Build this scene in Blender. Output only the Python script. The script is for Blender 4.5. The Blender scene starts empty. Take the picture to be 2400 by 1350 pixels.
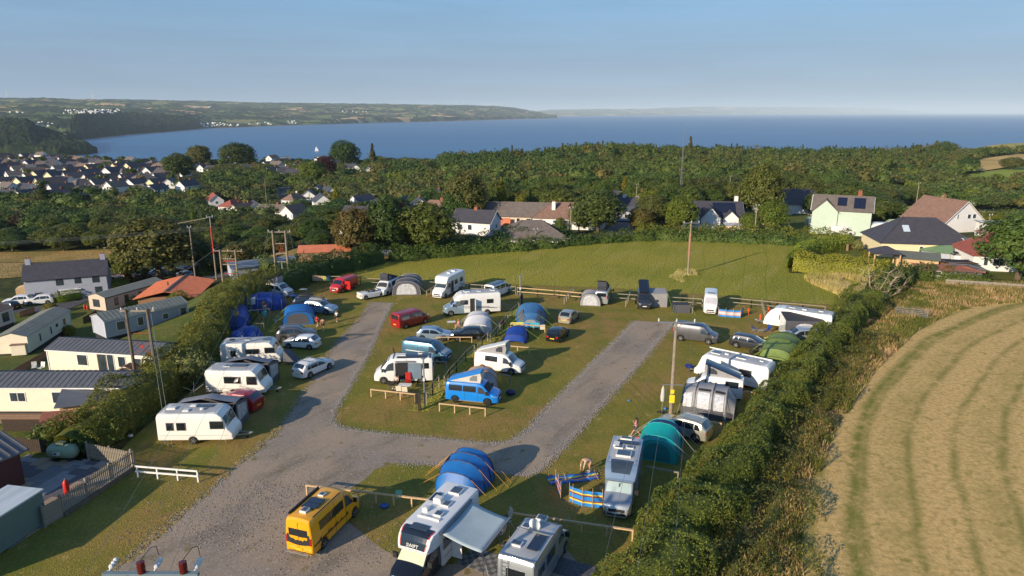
import bpy, bmesh, math, random
import numpy as np
from mathutils import Vector, Matrix
R = math.radians
sc = bpy.context.scene
C = sc.collection
# ------------------------------------------------------------------ camera, light, exposure
CAM_H, PITCH, FPX = 25.5, math.atan(411.5 / 1600), 1600.0
cd = bpy.data.cameras.new('camera'); cam = bpy.data.objects.new('camera', cd); C.objects.link(cam)
cam.location = (0, 0, CAM_H); cam.rotation_euler = (R(90) - PITCH, 0, 0)
cd.sensor_width = 36; cd.lens = 36 * FPX / 2400; cd.clip_start = .5; cd.clip_end = 250000
sc.camera = cam
SUN_EL, SUN_AZ = R(18.5), R(45)          # light travels towards +x +y
world = bpy.data.worlds.new('World'); sc.world = world; world.use_nodes = True
wn = world.node_tree.nodes; wl = world.node_tree.links
bg = wn['Background']
sky = wn.new('ShaderNodeTexSky'); sky.sky_type = 'NISHITA'; sky.sun_disc = False
sky.sun_elevation = SUN_EL; sky.sun_rotation = R(225); sky.altitude = 100
sky.air_density = 1.0; sky.dust_density = 0.0; sky.ozone_density = 4.0
bg.inputs[1].default_value = 0.12
# thin summer haze veiling the lower sky, all round the horizon, with faint streaks
tcw = wn.new('ShaderNodeTexCoord'); sepw = wn.new('ShaderNodeSeparateXYZ'); wl.new(tcw.outputs['Generated'], sepw.inputs[0])
veil = wn.new('ShaderNodeValToRGB'); wl.new(sepw.outputs[2], veil.inputs[0]); ve_ = veil.color_ramp.elements
ve_[0].position = 0; ve_[0].color = (.95, .95, .95, 1); ve_[1].position = 1; ve_[1].color = (.15, .15, .15, 1)
for p_, c_ in ((.07, .92), (.15, .82), (.4, .4)): k_ = ve_.new(p_); k_.color = (c_, c_, c_, 1)
hz = wn.new('ShaderNodeValToRGB'); wl.new(sepw.outputs[2], hz.inputs[0]); he_ = hz.color_ramp.elements
he_[0].position = 0; he_[0].color = (.300, .430, .580, 1); he_[1].position = 1; he_[1].color = (.08, .20, .50, 1)
for p_, c_ in ((.015, (.290, .415, .565)), (.06, (.262, .382, .545)), (.15, (.205, .385, .600))): k_ = he_.new(p_); k_.color = (*c_, 1)
mpw = wn.new('ShaderNodeMapping'); mpw.inputs['Scale'].default_value = (1.5, 1.5, 16); wl.new(tcw.outputs['Generated'], mpw.inputs[0])
nzw = wn.new('ShaderNodeTexNoise'); nzw.inputs['Scale'].default_value = 2.2; nzw.inputs['Detail'].default_value = 6; nzw.inputs['Distortion'].default_value = .8; wl.new(mpw.outputs[0], nzw.inputs['Vector'])
mrw = wn.new('ShaderNodeMapRange'); mrw.inputs[1].default_value = .3; mrw.inputs[2].default_value = .7; mrw.inputs[3].default_value = 4.6; mrw.inputs[4].default_value = 5.3; wl.new(nzw.outputs['Fac'], mrw.inputs[0])
vm = wn.new('ShaderNodeVectorMath'); vm.operation = 'SCALE'; wl.new(hz.outputs[0], vm.inputs[0]); wl.new(mrw.outputs[0], vm.inputs['Scale'])
mxw = wn.new('ShaderNodeMix'); mxw.data_type = 'RGBA'; wl.new(veil.outputs[0], mxw.inputs[0]); wl.new(sky.outputs[0], mxw.inputs[6]); wl.new(vm.outputs[0], mxw.inputs[7])
wl.new(mxw.outputs[2], bg.inputs[0])
sd = bpy.data.lights.new('sun', 'SUN'); sun = bpy.data.objects.new('sun', sd); C.objects.link(sun)
sd.energy = 4.1; sd.angle = R(.5); sd.color = (1, .84, .64)
dirn = Vector((math.sin(SUN_AZ) * math.cos(SUN_EL), math.cos(SUN_AZ) * math.cos(SUN_EL), -math.sin(SUN_EL)))
sun.rotation_euler = dirn.to_track_quat('-Z', 'Y').to_euler(); sun.location = (-60, -60, 90)
vs = sc.view_settings; vs.view_transform = 'Standard'; vs.look = 'None'; vs.gamma = 1; vs.use_curve_mapping = False
vs.exposure = 0.68
cy = sc.cycles
cy.max_bounces = 5; cy.diffuse_bounces = 2; cy.glossy_bounces = 3; cy.transmission_bounces = 3
cy.transparent_max_bounces = 6; cy.volume_bounces = 0
cy.use_denoising = True
try: cy.denoiser = 'OPENIMAGEDENOISE'
except Exception: pass
# ------------------------------------------------------------------ terrain height and pixel rays
SEA = -70.0
TU = np.array([-.95, -.727, -.485, -.242, 0, .14, .242, .485, .727, .95])
TY = np.array([0, 150, 200, 300, 400, 500, 600, 700, 800, 1000, 1300])
TZ = np.array([
 [0, 0, 0, 0, 0, 0, 0, 0, 0, 0],
 [0, 0, 0, 0, 0, 0, 0, 0, 0, 0],
 [-14, -14, -13, -8, -3.5, -3, -2, -1.5, -4, -5],
 [-22, -22, -21, -17, -10, -9, -8, -8, -15, -15],
 [-17, -17, -18, -18, -12, -10.5, -9, -10, -11.5, -10.5],
 [-18, -18, -19, -19, -11, -6.5, -9.5, -12, -10, -8],
 [-20, -20, -21, -21, -22, -14, -15, -16, -8.5, -10],
 [-22, -22, -24, -24, -40, -34, -32, -24, -10, -8],
 [-25, -25, -34, -60, -70, -64, -60, -45, -9, -7],
 [-50, -60, -78, -78, -78, -78, -78, -76, -40, -20],
 [-80, -80, -80, -80, -80, -80, -80, -80, -80, -80]], float)
def sstep(a, b, v):
    t = np.clip((v - a) / (b - a), 0, 1); return t * t * (3 - 2 * t)
def terr(x, y):
    x = np.asarray(x, float); y = np.asarray(y, float)
    yy = np.clip(y, 0, 1300); u = np.clip(x / np.maximum(y, 60), -.95, .95)
    j = np.clip(np.searchsorted(TY, yy, 'right') - 1, 0, len(TY) - 2)
    i = np.clip(np.searchsorted(TU, u, 'right') - 1, 0, len(TU) - 2)
    fy = (yy - TY[j]) / (TY[j + 1] - TY[j]); fu = (u - TU[i]) / (TU[i + 1] - TU[i])
    fu = fu * fu * (3 - 2 * fu)
    z = (TZ[j, i] * (1 - fu) + TZ[j, i + 1] * fu) * (1 - fy) + (TZ[j + 1, i] * (1 - fu) + TZ[j + 1, i + 1] * fu) * fy
    z = z - 7 * sstep(0, 26, -38 - x) * sstep(30, 105, y) * (1 - sstep(170, 260, y))
    return z
def ray(px, py):
    a, b = (px - 1200) / FPX, (675 - py) / FPX
    c, s = math.cos(PITCH), math.sin(PITCH)
    return Vector((a, c + b * s, -s + b * c))
def atz(px, py, z=0.0):
    d = ray(px, py); t = (z - CAM_H) / d.z
    return Vector((d.x * t, d.y * t, z))
def at(px, py, dz=0.0):
    """the point of the terrain seen at a pixel of the 2400 x 1350 photograph"""
    d = ray(px, py); t0 = 20.0; f = lambda t: CAM_H + d.z * t - float(terr(d.x * t, d.y * t)) - dz
    t = t0
    while f(t) > 0 and t < 1600: t0 = t; t *= 1.02
    a, b = t0, t
    for _ in range(24):
        m = (a + b) / 2
        if f(m) > 0: a = m
        else: b = m
    return Vector((d.x * b, d.y * b, CAM_H + d.z * b - dz))
def atD(px, D):
    """terrain point in the direction of a pixel column at ground distance y = D"""
    x = (px - 1200) / 1651 * D
    return Vector((x, D, float(terr(x, D))))
# ------------------------------------------------------------------ materials
MATS = {}
def lin(c): return tuple(((v / 255 + .055) / 1.055) ** 2.4 if v > 10 else v / 255 / 12.92 for v in c)
def M(name, col, rough=.6, metal=0.0, var=.12, scale=2.0, bump=0.0, bscale=30.0, island=0.0, spec=.5, coord='Object', emit=None, coat=0.0, col2=None, stretch=None, trans=0.0):
    if name in MATS: return MATS[name]
    m = bpy.data.materials.new(name); m.use_nodes = True; n = m.node_tree.nodes; l = m.node_tree.links
    p = n['Principled BSDF']; MATS[name] = m
    p.inputs['Roughness'].default_value = rough; p.inputs['Metallic'].default_value = metal
    p.inputs['Specular IOR Level'].default_value = spec; p.inputs['Coat Weight'].default_value = coat
    if coat: p.inputs['Coat Roughness'].default_value = .05
    tc = n.new('ShaderNodeTexCoord')
    src = tc.outputs['Object']
    if coord == 'World': src = n.new('ShaderNodeNewGeometry').outputs['Position']
    if stretch:
        mp = n.new('ShaderNodeMapping'); mp.inputs['Scale'].default_value = stretch; l.new(src, mp.inputs[0]); src = mp.outputs[0]
    nz = n.new('ShaderNodeTexNoise'); nz.inputs['Scale'].default_value = scale; nz.inputs['Detail'].default_value = 5
    l.new(src, nz.inputs['Vector'])
    mx = n.new('ShaderNodeMix'); mx.data_type = 'RGBA'
    mr = n.new('ShaderNodeMapRange'); mr.inputs[1].default_value = .35; mr.inputs[2].default_value = .65
    l.new(nz.outputs['Fac'], mr.inputs[0]); l.new(mr.outputs[0], mx.inputs[0])
    c2 = col2 or tuple(c * (1 - var) for c in col)
    mx.inputs[6].default_value = (*col, 1); mx.inputs[7].default_value = (*c2, 1)
    out = mx.outputs[2]
    if island:
        g = n.new('ShaderNodeNewGeometry'); hs = n.new('ShaderNodeHueSaturation')
        mr2 = n.new('ShaderNodeMapRange'); mr2.inputs[3].default_value = 1 - island; mr2.inputs[4].default_value = 1 + island
        l.new(g.outputs['Random Per Island'], mr2.inputs[0]); l.new(mr2.outputs[0], hs.inputs['Value']); l.new(out, hs.inputs['Color'])
        out = hs.outputs[0]
        oi = n.new('ShaderNodeObjectInfo'); mr3 = n.new('ShaderNodeMapRange'); mr3.inputs[3].default_value = .47; mr3.inputs[4].default_value = .53
        l.new(oi.outputs['Random'], mr3.inputs[0]); l.new(mr3.outputs[0], hs.inputs['Hue'])
    l.new(out, p.inputs['Base Color'])
    if bump:
        nb = n.new('ShaderNodeTexNoise'); nb.inputs['Scale'].default_value = bscale; nb.inputs['Detail'].default_value = 3; l.new(src, nb.inputs['Vector'])
        b = n.new('ShaderNodeBump'); b.inputs['Strength'].default_value = bump; b.inputs['Distance'].default_value = .03
        l.new(nb.outputs['Fac'], b.inputs['Height']); l.new(b.outputs[0], p.inputs['Normal'])
    if emit: p.inputs['Emission Color'].default_value = (*emit, 1); p.inputs['Emission Strength'].default_value = 1
    if trans:
        p.inputs['Transmission Weight'].default_value = trans
    return m
class G:
    """tiny node helper for ground materials"""
    def __init__(s, name, rough=.95):
        s.m = bpy.data.materials.new(name); s.m.use_nodes = True; s.n = s.m.node_tree.nodes; s.l = s.m.node_tree.links
        s.p = s.n['Principled BSDF']; s.p.inputs['Roughness'].default_value = rough; s.p.inputs['Specular IOR Level'].default_value = .15
        s.pos = s.n.new('ShaderNodeNewGeometry').outputs['Position']
    def mapped(s, rot=0, scale=(1, 1, 1)):
        mp = s.n.new('ShaderNodeMapping'); mp.inputs['Rotation'].default_value = (0, 0, rot); s.l.new(s.pos, mp.inputs[0])
        mp2 = s.n.new('ShaderNodeMapping'); mp2.inputs['Scale'].default_value = scale; s.l.new(mp.outputs[0], mp2.inputs[0]); return mp2.outputs[0]
    def noise(s, scale, lo=.4, hi=.6, detail=5, vec=None, dist=0, rough=.55):
        z = s.n.new('ShaderNodeTexNoise'); z.inputs['Scale'].default_value = scale; z.inputs['Detail'].default_value = detail
        z.inputs['Distortion'].default_value = dist; z.inputs['Roughness'].default_value = rough
        s.l.new(vec or s.pos, z.inputs['Vector'])
        r = s.n.new('ShaderNodeMapRange'); r.inputs[1].default_value = lo; r.inputs[2].default_value = hi; r.interpolation_type = 'SMOOTHSTEP'
        s.l.new(z.outputs['Fac'], r.inputs[0]); return r.outputs[0]
    def mix(s, f, a, b, mode='MIX'):
        m = s.n.new('ShaderNodeMix'); m.data_type = 'RGBA'; m.blend_type = mode
        for sock, v in ((m.inputs[0], f), (m.inputs[6], a), (m.inputs[7], b)):
            if isinstance(v, (int, float)): sock.default_value = v
            elif isinstance(v, tuple): sock.default_value = (*v, 1)
            else: s.l.new(v, sock)
        return m.outputs[2]
    def math(s, op, a, b=0.0):
        m = s.n.new('ShaderNodeMath'); m.operation = op
        for sock, v in ((m.inputs[0], a), (m.inputs[1], b)):
            if isinstance(v, (int, float)): sock.default_value = v
            else: s.l.new(v, sock)
        return m.outputs[0]
    def bump(s, f, strength=.6, dist=.1):
        b = s.n.new('ShaderNodeBump'); b.inputs['Strength'].default_value = strength; b.inputs['Distance'].default_value = dist
        s.l.new(f, b.inputs['Height']); s.l.new(b.outputs[0], s.p.inputs['Normal'])
    def done(s, col): s.l.new(col, s.p.inputs['Base Color']); MATS[s.m.name] = s.m; return s.m
# ------------------------------------------------------------------ mesh helpers
class MB:
    def __init__(s): s.v = []; s.f = []; s.mi = []
    def add(s, vs, fs, mi=0):
        k = len(s.v); s.v += [tuple(v) for v in vs]; s.f += [tuple(i + k for i in f) for f in fs]; s.mi += [mi] * len(fs); return s
    def box(s, x0, x1, y0, y1, z0, z1, mi=0, rz=0.0, c=None):
        vs = [Vector((x, y, z)) for z in (z0, z1) for x, y in ((x0, y0), (x1, y0), (x1, y1), (x0, y1))]
        if rz:
            cx = Vector(c or ((x0 + x1) / 2, (y0 + y1) / 2, 0)); m = Matrix.Rotation(rz, 3, 'Z'); vs = [m @ (v - cx) + cx for v in vs]
        return s.add(vs, [(0, 3, 2, 1), (4, 5, 6, 7), (0, 1, 5, 4), (1, 2, 6, 5), (2, 3, 7, 6), (3, 0, 4, 7)], mi)
    def bar(s, a, b, w, h=None, mi=0, up=(0, 0, 1)):
        a, b = Vector(a), Vector(b); d = (b - a).normalized(); h = h or w
        sx = d.cross(Vector(up)); sx = sx.normalized() if sx.length > 1e-4 else Vector((1, 0, 0)); sy = sx.cross(d)
        vs = [p + sx * i * w / 2 + sy * j * h / 2 for p in (a, b) for i, j in ((-1, -1), (1, -1), (1, 1), (-1, 1))]
        return s.add(vs, [(0, 3, 2, 1), (4, 5, 6, 7), (0, 1, 5, 4), (1, 2, 6, 5), (2, 3, 7, 6), (3, 0, 4, 7)], mi)
    def tube(s, pts, r, n=6, mi=0, cap=True):
        pts = [Vector(p) for p in pts]; rs = r if isinstance(r, (list, tuple)) else [r] * len(pts); k = len(s.v); rings = []
        up = Vector((0, 0, 1))
        for i, p in enumerate(pts):
            d = (pts[min(i + 1, len(pts) - 1)] - pts[max(i - 1, 0)]).normalized()
            u = up if abs(d.z) < .9 else Vector((1, 0, 0)); sx = d.cross(u).normalized(); sy = d.cross(sx)
            rings.append([p + (sx * math.cos(t) + sy * math.sin(t)) * rs[i] for t in (2 * math.pi * q / n for q in range(n))])
        vs = [v for r_ in rings for v in r_]
        fs = [(i * n + q, i * n + (q + 1) % n, (i + 1) * n + (q + 1) % n, (i + 1) * n + q) for i in range(len(pts) - 1) for q in range(n)]
        if cap: fs += [tuple(range(n - 1, -1, -1)), tuple((len(pts) - 1) * n + q for q in range(n))]
        return s.add(vs, fs, mi)
    def cyl(s, c, axis, r, L, n=12, mi=0, r2=None):
        c = Vector(c); a = Vector(axis).normalized() * L / 2; return s.tube([c - a, c + a], [r, r if r2 is None else r2], n, mi)
    def poly(s, pts, mi=0): return s.add(pts, [tuple(range(len(pts)))], mi)
    def prism(s, pts, vec, mi=0):
        """closed outline pts (3-D, planar) pushed along vec"""
        n = len(pts); v = Vector(vec); a = [Vector(p) for p in pts]; b = [p + v for p in a]
        return s.add(a + b, [tuple(range(n - 1, -1, -1)), tuple(range(n, 2 * n))] + [(i, (i + 1) % n, n + (i + 1) % n, n + i) for i in range(n)], mi)
    def grid(s, rows, mi=0, close=False):
        n = len(rows[0]); vs = [p for r in rows for p in r]
        fs = [(i * n + j, i * n + (j + 1) % n, (i + 1) * n + (j + 1) % n, (i + 1) * n + j) for i in range(len(rows) - 1) for j in range(n if close else n - 1)]
        return s.add(vs, fs, mi)
    def ball(s, c, r, n=8, m=6, mi=0, sz=1.0, sx=1.0, sy=1.0):
        rows = []
        for i in range(m + 1):
            t = math.pi * i / m
            rows.append([(c[0] + sx * r * math.sin(t) * math.cos(2 * math.pi * j / n), c[1] + sy * r * math.sin(t) * math.sin(2 * math.pi * j / n), c[2] + sz * r * math.cos(t)) for j in range(n)])
        return s.grid(rows, mi, True)
    def build(s, name, mats, parent=None, smooth=None, loc=None, rz=0.0):
        me = bpy.data.meshes.new(name); me.from_pydata(s.v, [], s.f)
        for m in (mats if isinstance(mats, (list, tuple)) else [mats]): me.materials.append(m)
        if any(s.mi): me.polygons.foreach_set('material_index', s.mi)
        bm = bmesh.new(); bm.from_mesh(me); bmesh.ops.recalc_face_normals(bm, faces=bm.faces); bm.to_mesh(me); bm.free()
        if smooth is not None:
            me.polygons.foreach_set('use_smooth', [True] * len(me.polygons)); me.set_sharp_from_angle(angle=R(smooth))
        me.update()
        o = bpy.data.objects.new(name, me); C.objects.link(o)
        if parent is not None: o.parent = parent
        if loc is not None: o.location = loc
        if rz: o.rotation_euler.z = rz
        return o
def tag(o, label=None, cat=None, group=None, kind=None):
    if label: o['label'] = label
    if cat: o['category'] = cat
    if group: o['group'] = group
    if kind: o['kind'] = kind
    return o
def thing(name, label, cat, loc=(0, 0, 0), rz=0.0, group=None, scale=None):
    o = bpy.data.objects.new(name, None); C.objects.link(o); o.location = loc; o.rotation_euler = (0, 0, rz); o.empty_display_size = .3
    if scale: o.scale = scale if isinstance(scale, tuple) else (scale,) * 3
    return tag(o, label, cat, group)
def mcopy(o, parent=None, loc=None, rz=None):
    c = o.copy(); C.objects.link(c); c.parent = parent
    if loc is not None: c.location = loc
    if rz is not None: c.rotation_euler.z = rz
    for k in ('label', 'category', 'group'):
        if parent is not None and k in c: del c[k]
    return c
def copy_tree(o, loc=None, rz=None, label=None, group=None, cat=None, scale=None):
    r = o.copy(); C.objects.link(r)
    if loc is not None: r.location = loc
    if rz is not None: r.rotation_euler = (0, 0, rz)
    if scale: r.scale = scale if isinstance(scale, tuple) else (scale,) * 3
    tag(r, label, cat, group)
    for ch in o.children:
        c = ch.copy(); C.objects.link(c); c.parent = r
        for g in ch.children:
            d = g.copy(); C.objects.link(d); d.parent = c
    return r
def raw_mesh(name, V, F, mats, parent=None, nper=4, smooth=False):
    """numpy arrays straight into a mesh; F is (n, nper)"""
    me = bpy.data.meshes.new(name); V = np.asarray(V, np.float32); F = np.asarray(F, np.int32)
    me.vertices.add(len(V)); me.vertices.foreach_set('co', V.ravel())
    me.loops.add(F.size); me.loops.foreach_set('vertex_index', F.ravel())
    me.polygons.add(len(F)); me.polygons.foreach_set('loop_start', np.arange(0, F.size, nper, dtype=np.int32))
    for m in (mats if isinstance(mats, (list, tuple)) else [mats]): me.materials.append(m)
    me.update(calc_edges=True); me.validate()
    if smooth: me.polygons.foreach_set('use_smooth', [True] * len(me.polygons))
    o = bpy.data.objects.new(name, me); C.objects.link(o)
    if parent is not None: o.parent = parent
    return o
def BX(t, *a, **k): m = MB(); m.box(*a, **k); return m.build(*t)
def TB(t, *a, **k): m = MB(); m.tube(*a, **k); return m.build(*t)
def BR(t, *a, **k): m = MB(); m.bar(*a, **k); return m.build(*t)
def BL(t, *a, **k): m = MB(); m.ball(*a, **k); return m.build(*t)
# ------------------------------------------------------------------ ground, sea, far land
rng = np.random.default_rng(5); random.seed(5)
def gridmesh(name, X, Y, Z, mat, smooth=True):
    ny, nx = X.shape; V = np.stack([X, Y, Z], -1).reshape(-1, 3)
    i = np.arange(ny - 1)[:, None] * nx + np.arange(nx - 1)[None]; i = i.ravel()
    return raw_mesh(name, V, np.stack([i, i + 1, i + nx + 1, i + nx], -1), mat, smooth=smooth)
g = G('woodland_floor')
col = g.mix(g.noise(.05), lin((62, 66, 30)), lin((84, 82, 42))); col = g.mix(g.noise(.6), col, lin((50, 58, 26)))
m_floor = g.done(col)
ys = np.concatenate([np.arange(-60, 30, 15), np.arange(30, 220, 4), np.geomspace(220, 1320, 110)])
us = np.linspace(-1, 1, 161)
Xg = us[None] * np.maximum(ys, 90)[:, None] * 1.3; Yg = np.repeat(ys[:, None], len(us), 1)
o = gridmesh('ground', Xg, Yg, terr(Xg, Yg) - .05, m_floor); tag(o, kind='structure')
# --- sheets that follow the terrain
def inpoly(x, y, poly):
    r = np.zeros(x.shape, bool); n = len(poly); j = n - 1
    for i in range(n):
        xi, yi = poly[i][:2]; xj, yj = poly[j][:2]
        c = ((yi > y) != (yj > y)) & (x < (xj - xi) * (y - yi) / (yj - yi + 1e-12) + xi); r ^= c; j = i
    return r
def smoothpoly(P, k=3):
    P = [Vector(p) for p in P]; out = []; n = len(P)
    for i in range(n):
        a, b, c, d = P[i - 1], P[i], P[(i + 1) % n], P[(i + 2) % n]
        for t in (q / k for q in range(k)):
            out.append(.5 * ((2 * b) + (c - a) * t + (2 * a - 5 * b + 4 * c - d) * t * t + (3 * b - a - 3 * c + d) * t ** 3))
    return out
def sheet(name, P, dz, mat, cell=None, kind='structure', label=None, cat=None):
    bm = bmesh.new(); vs = [bm.verts.new((p[0], p[1], 0)) for p in P]; f = bm.faces.new(vs)
    if cell:
        xs = [p[0] for p in P]; yy = [p[1] for p in P]
        for ax, lo, hi in ((0, min(xs), max(xs)), (1, min(yy), max(yy))):
            k = lo + cell
            while k < hi:
                co = (k, 0, 0) if ax == 0 else (0, k, 0); no = (1, 0, 0) if ax == 0 else (0, 1, 0)
                bmesh.ops.bisect_plane(bm, geom=bm.verts[:] + bm.edges[:] + bm.faces[:], plane_co=co, plane_no=no); k += cell
    bmesh.ops.triangulate(bm, faces=bm.faces)
    for v in bm.verts: v.co.z = float(terr(v.co.x, v.co.y)) + dz
    for fc in bm.faces:
        if fc.normal.z < 0: fc.normal_flip()
    me = bpy.data.meshes.new(name); bm.normal_update()
    for fc in bm.faces:
        if fc.normal.z < 0: fc.normal_flip()
    bm.to_mesh(me); bm.free(); me.materials.append(mat)
    ob = bpy.data.objects.new(name, me); C.objects.link(ob); return tag(ob, label, cat, kind=kind)
def px(*pts): return [at(*p) for p in pts]
# camp grass: worn, brownish where it is walked on
g = G('camp_grass')
a = g.mix(g.noise(.07, .40, .64, 7), lin((150, 136, 60)), lin((168, 134, 78)))
a = g.mix(g.noise(.22, .40, .66, 8, rough=.7), a, lin((122, 124, 48)))
fine = g.noise(5, .3, .7, 6, rough=.7); a = g.mix(fine, a, g.mix(.5, a, lin((60, 66, 24))))
a = g.mix(g.noise(.9, .58, .72, 6, rough=.7), a, lin((172, 146, 94)))
a = g.mix(g.math('MULTIPLY', g.noise(.7, .56, .62, 3, g.mapped(-.25, (3.2, .25, 1))), .35), a, lin((112, 92, 56)))
g.bump(g.noise(11, .2, .8, 4), .55, .06); m_camp = g.done(a)
g = G('meadow_grass')
a = g.mix(g.noise(.04, .42, .60, 5), lin((170, 160, 62)), lin((150, 150, 54)))
a = g.mix(g.noise(.35, .45, .7, 5, g.mapped(.5, (1, .25, 1))), a, lin((174, 162, 78)))
tr = g.n.new('ShaderNodeTexWave'); tr.inputs['Scale'].default_value = .09; tr.inputs['Distortion'].default_value = 6; tr.inputs['Detail'].default_value = 1; tr.inputs['Detail Scale'].default_value = .3
g.l.new(g.mapped(.35, (1, 1, 1)), tr.inputs['Vector'])
a = g.mix(g.math('MULTIPLY', g.math('GREATER_THAN', tr.outputs['Fac'], .995), .3), a, lin((84, 92, 32)))
a = g.mix(g.noise(2.5, .3, .7, 5), a, g.mix(.45, a, lin((70, 80, 24))))
g.bump(g.noise(3.5, .2, .8, 5), .8, .25); m_meadow = g.done(a)
g = G('dry_grass')
a = g.mix(g.noise(.12, .4, .6), lin((186, 158, 98)), lin((150, 136, 72))); a = g.mix(g.noise(2.2, .35, .65, 6), a, lin((128, 104, 62)))
g.bump(g.noise(3, .2, .8), .8, .2); m_dry = g.done(a)
g = G('lawn_grass')
a = g.mix(g.noise(.3, .4, .6), lin((98, 108, 44)), lin((122, 118, 58))); a = g.mix(g.noise(4, .3, .7), a, lin((66, 78, 30)))
g.bump(g.noise(8, .2, .8), .5, .05); m_lawn = g.done(a)
g = G('gravel')
a = g.mix(g.noise(.12, .4, .62, 6), lin((172, 152, 128)), lin((152, 140, 126)))
a = g.mix(g.noise(.45, .45, .7, 5, g.mapped(.6, (1, .35, 1))), a, lin((134, 122, 106)))
vo = g.n.new('ShaderNodeTexVoronoi'); vo.inputs['Scale'].default_value = 17; g.l.new(g.pos, vo.inputs['Vector'])
a = g.mix(g.math('MULTIPLY', vo.outputs['Distance'], .35), a, lin((80, 72, 64)))
a = g.mix(g.noise(5, .5, .75, 6), a, lin((168, 160, 152)))
a = g.mix(g.noise(.9, .60, .72, 6), a, lin((120, 108, 66)))
g.bump(vo.outputs['Distance'], .35, .03); m_gravel = g.done(a)
g = G('pale_gravel')
a = g.mix(g.noise(14, .3, .7, 4), lin((178, 172, 166)), lin((140, 132, 126))); a = g.mix(g.noise(.8, .5, .66), a, lin((116, 106, 70)))
g.bump(g.noise(14, .2, .8), .8, .06); m_pale = g.done(a)
g = G('tarmac', .85); a = g.mix(g.noise(.5), lin((88, 88, 92)), lin((104, 102, 102))); m_tar = g.done(g.mix(g.noise(9), a, lin((74, 74, 78))))
# hay field: cut stubble with green wheel lines bending round the slope
g = G('mown_hay')
cen = Vector((125, -9, 0)); sub = g.n.new('ShaderNodeVectorMath'); sub.operation = 'SUBTRACT'; g.l.new(g.pos, sub.inputs[0]); sub.inputs[1].default_value = cen
scl = g.n.new('ShaderNodeVectorMath'); scl.operation = 'MULTIPLY'; scl.inputs[1].default_value = (1, 1, 0); g.l.new(sub.outputs[0], scl.inputs[0])
ln = g.n.new('ShaderNodeVectorMath'); ln.operation = 'LENGTH'; g.l.new(scl.outputs[0], ln.inputs[0])
wob = g.noise(.07, 0, 1, 2); rad = g.math('ADD', ln.outputs['Value'], g.math('MULTIPLY', wob, 1.2))
def ringy(freq, ph, sharp, breakup):
    w = g.math('SINE', g.math('ADD', g.math('MULTIPLY', rad, freq), ph)); w = g.math('ADD', g.math('MULTIPLY', w, .5), .5)
    w = g.math('POWER', w, sharp); return g.math('MULTIPLY', w, breakup)
fib = g.noise(15, .25, .75, 5, g.mapped(-.5, (1, .28, 1)))
a = g.mix(fib, lin((230, 194, 130)), lin((186, 152, 92)))
a = g.mix(g.math('MULTIPLY', g.noise(2.4, .4, .7, 6), .6), a, lin((150, 130, 76)))
a = g.mix(g.math('MULTIPLY', ringy(1.02, .9, 2, g.noise(.3, .2, .8, 5)), .6), a, lin((142, 132, 68)))
a = g.mix(g.math('MULTIPLY', ringy(.51, -.18, 55, g.noise(.5, .28, .56, 7, rough=.8)), .85), a, lin((98, 108, 38)))
a = g.mix(g.math('MULTIPLY', ringy(2.04, 2.2, 9, g.noise(.35, .36, .56, 7, rough=.8)), .7), a, lin((116, 116, 50)))
a = g.mix(g.math('MULTIPLY', g.noise(1.1, .56, .70, 5), .6), a, lin((120, 118, 48)))
g.bump(fib, .35, .06); m_hay = g.done(a)
def wpt(px_, py_): return at(px_, py_)
CAMP = px((560, 1420), (100, 1420), (-150, 1290), (150, 1180), (330, 1010), (520, 860), (640, 690), (740, 645), (1000, 657), (1500, 678), (1960, 715), (1990, 760), (1900, 850), (1560, 1200), (1420, 1420))
sheet('campsite_grass', CAMP, .004, m_camp, cell=8)
MEADOW = px((640, 690), (740, 645), (1000, 657), (1500, 678), (1960, 715), (2050, 700), (2060, 645), (1850, 640), (1845, 600), (1880, 572), (1500, 560), (1100, 590), (905, 612), (880, 622), (720, 650))
sheet('meadow', MEADOW, .008, m_meadow, cell=12)
HAY = px((1890, 1420), (1883, 1300), (1890, 1180), (1960, 1010), (2050, 870), (2150, 775), (2240, 728), (2330, 712), (2480, 700), (2900, 760), (3100, 1420))
sheet('hay_field', smoothpoly(HAY, 3), .010, m_hay)
VERGE = px((1400, 1420), (1560, 1200), (1900, 850), (1990, 760), (1960, 715), (2050, 700), (2110, 640), (2260, 655), (2420, 665), (2600, 690), (2480, 702), (2330, 714), (2240, 730), (2150, 777), (2050, 872), (1960, 1012), (1890, 1182), (1883, 1302), (1890, 1420))
sheet('rough_verge', VERGE, .007, m_dry)
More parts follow.
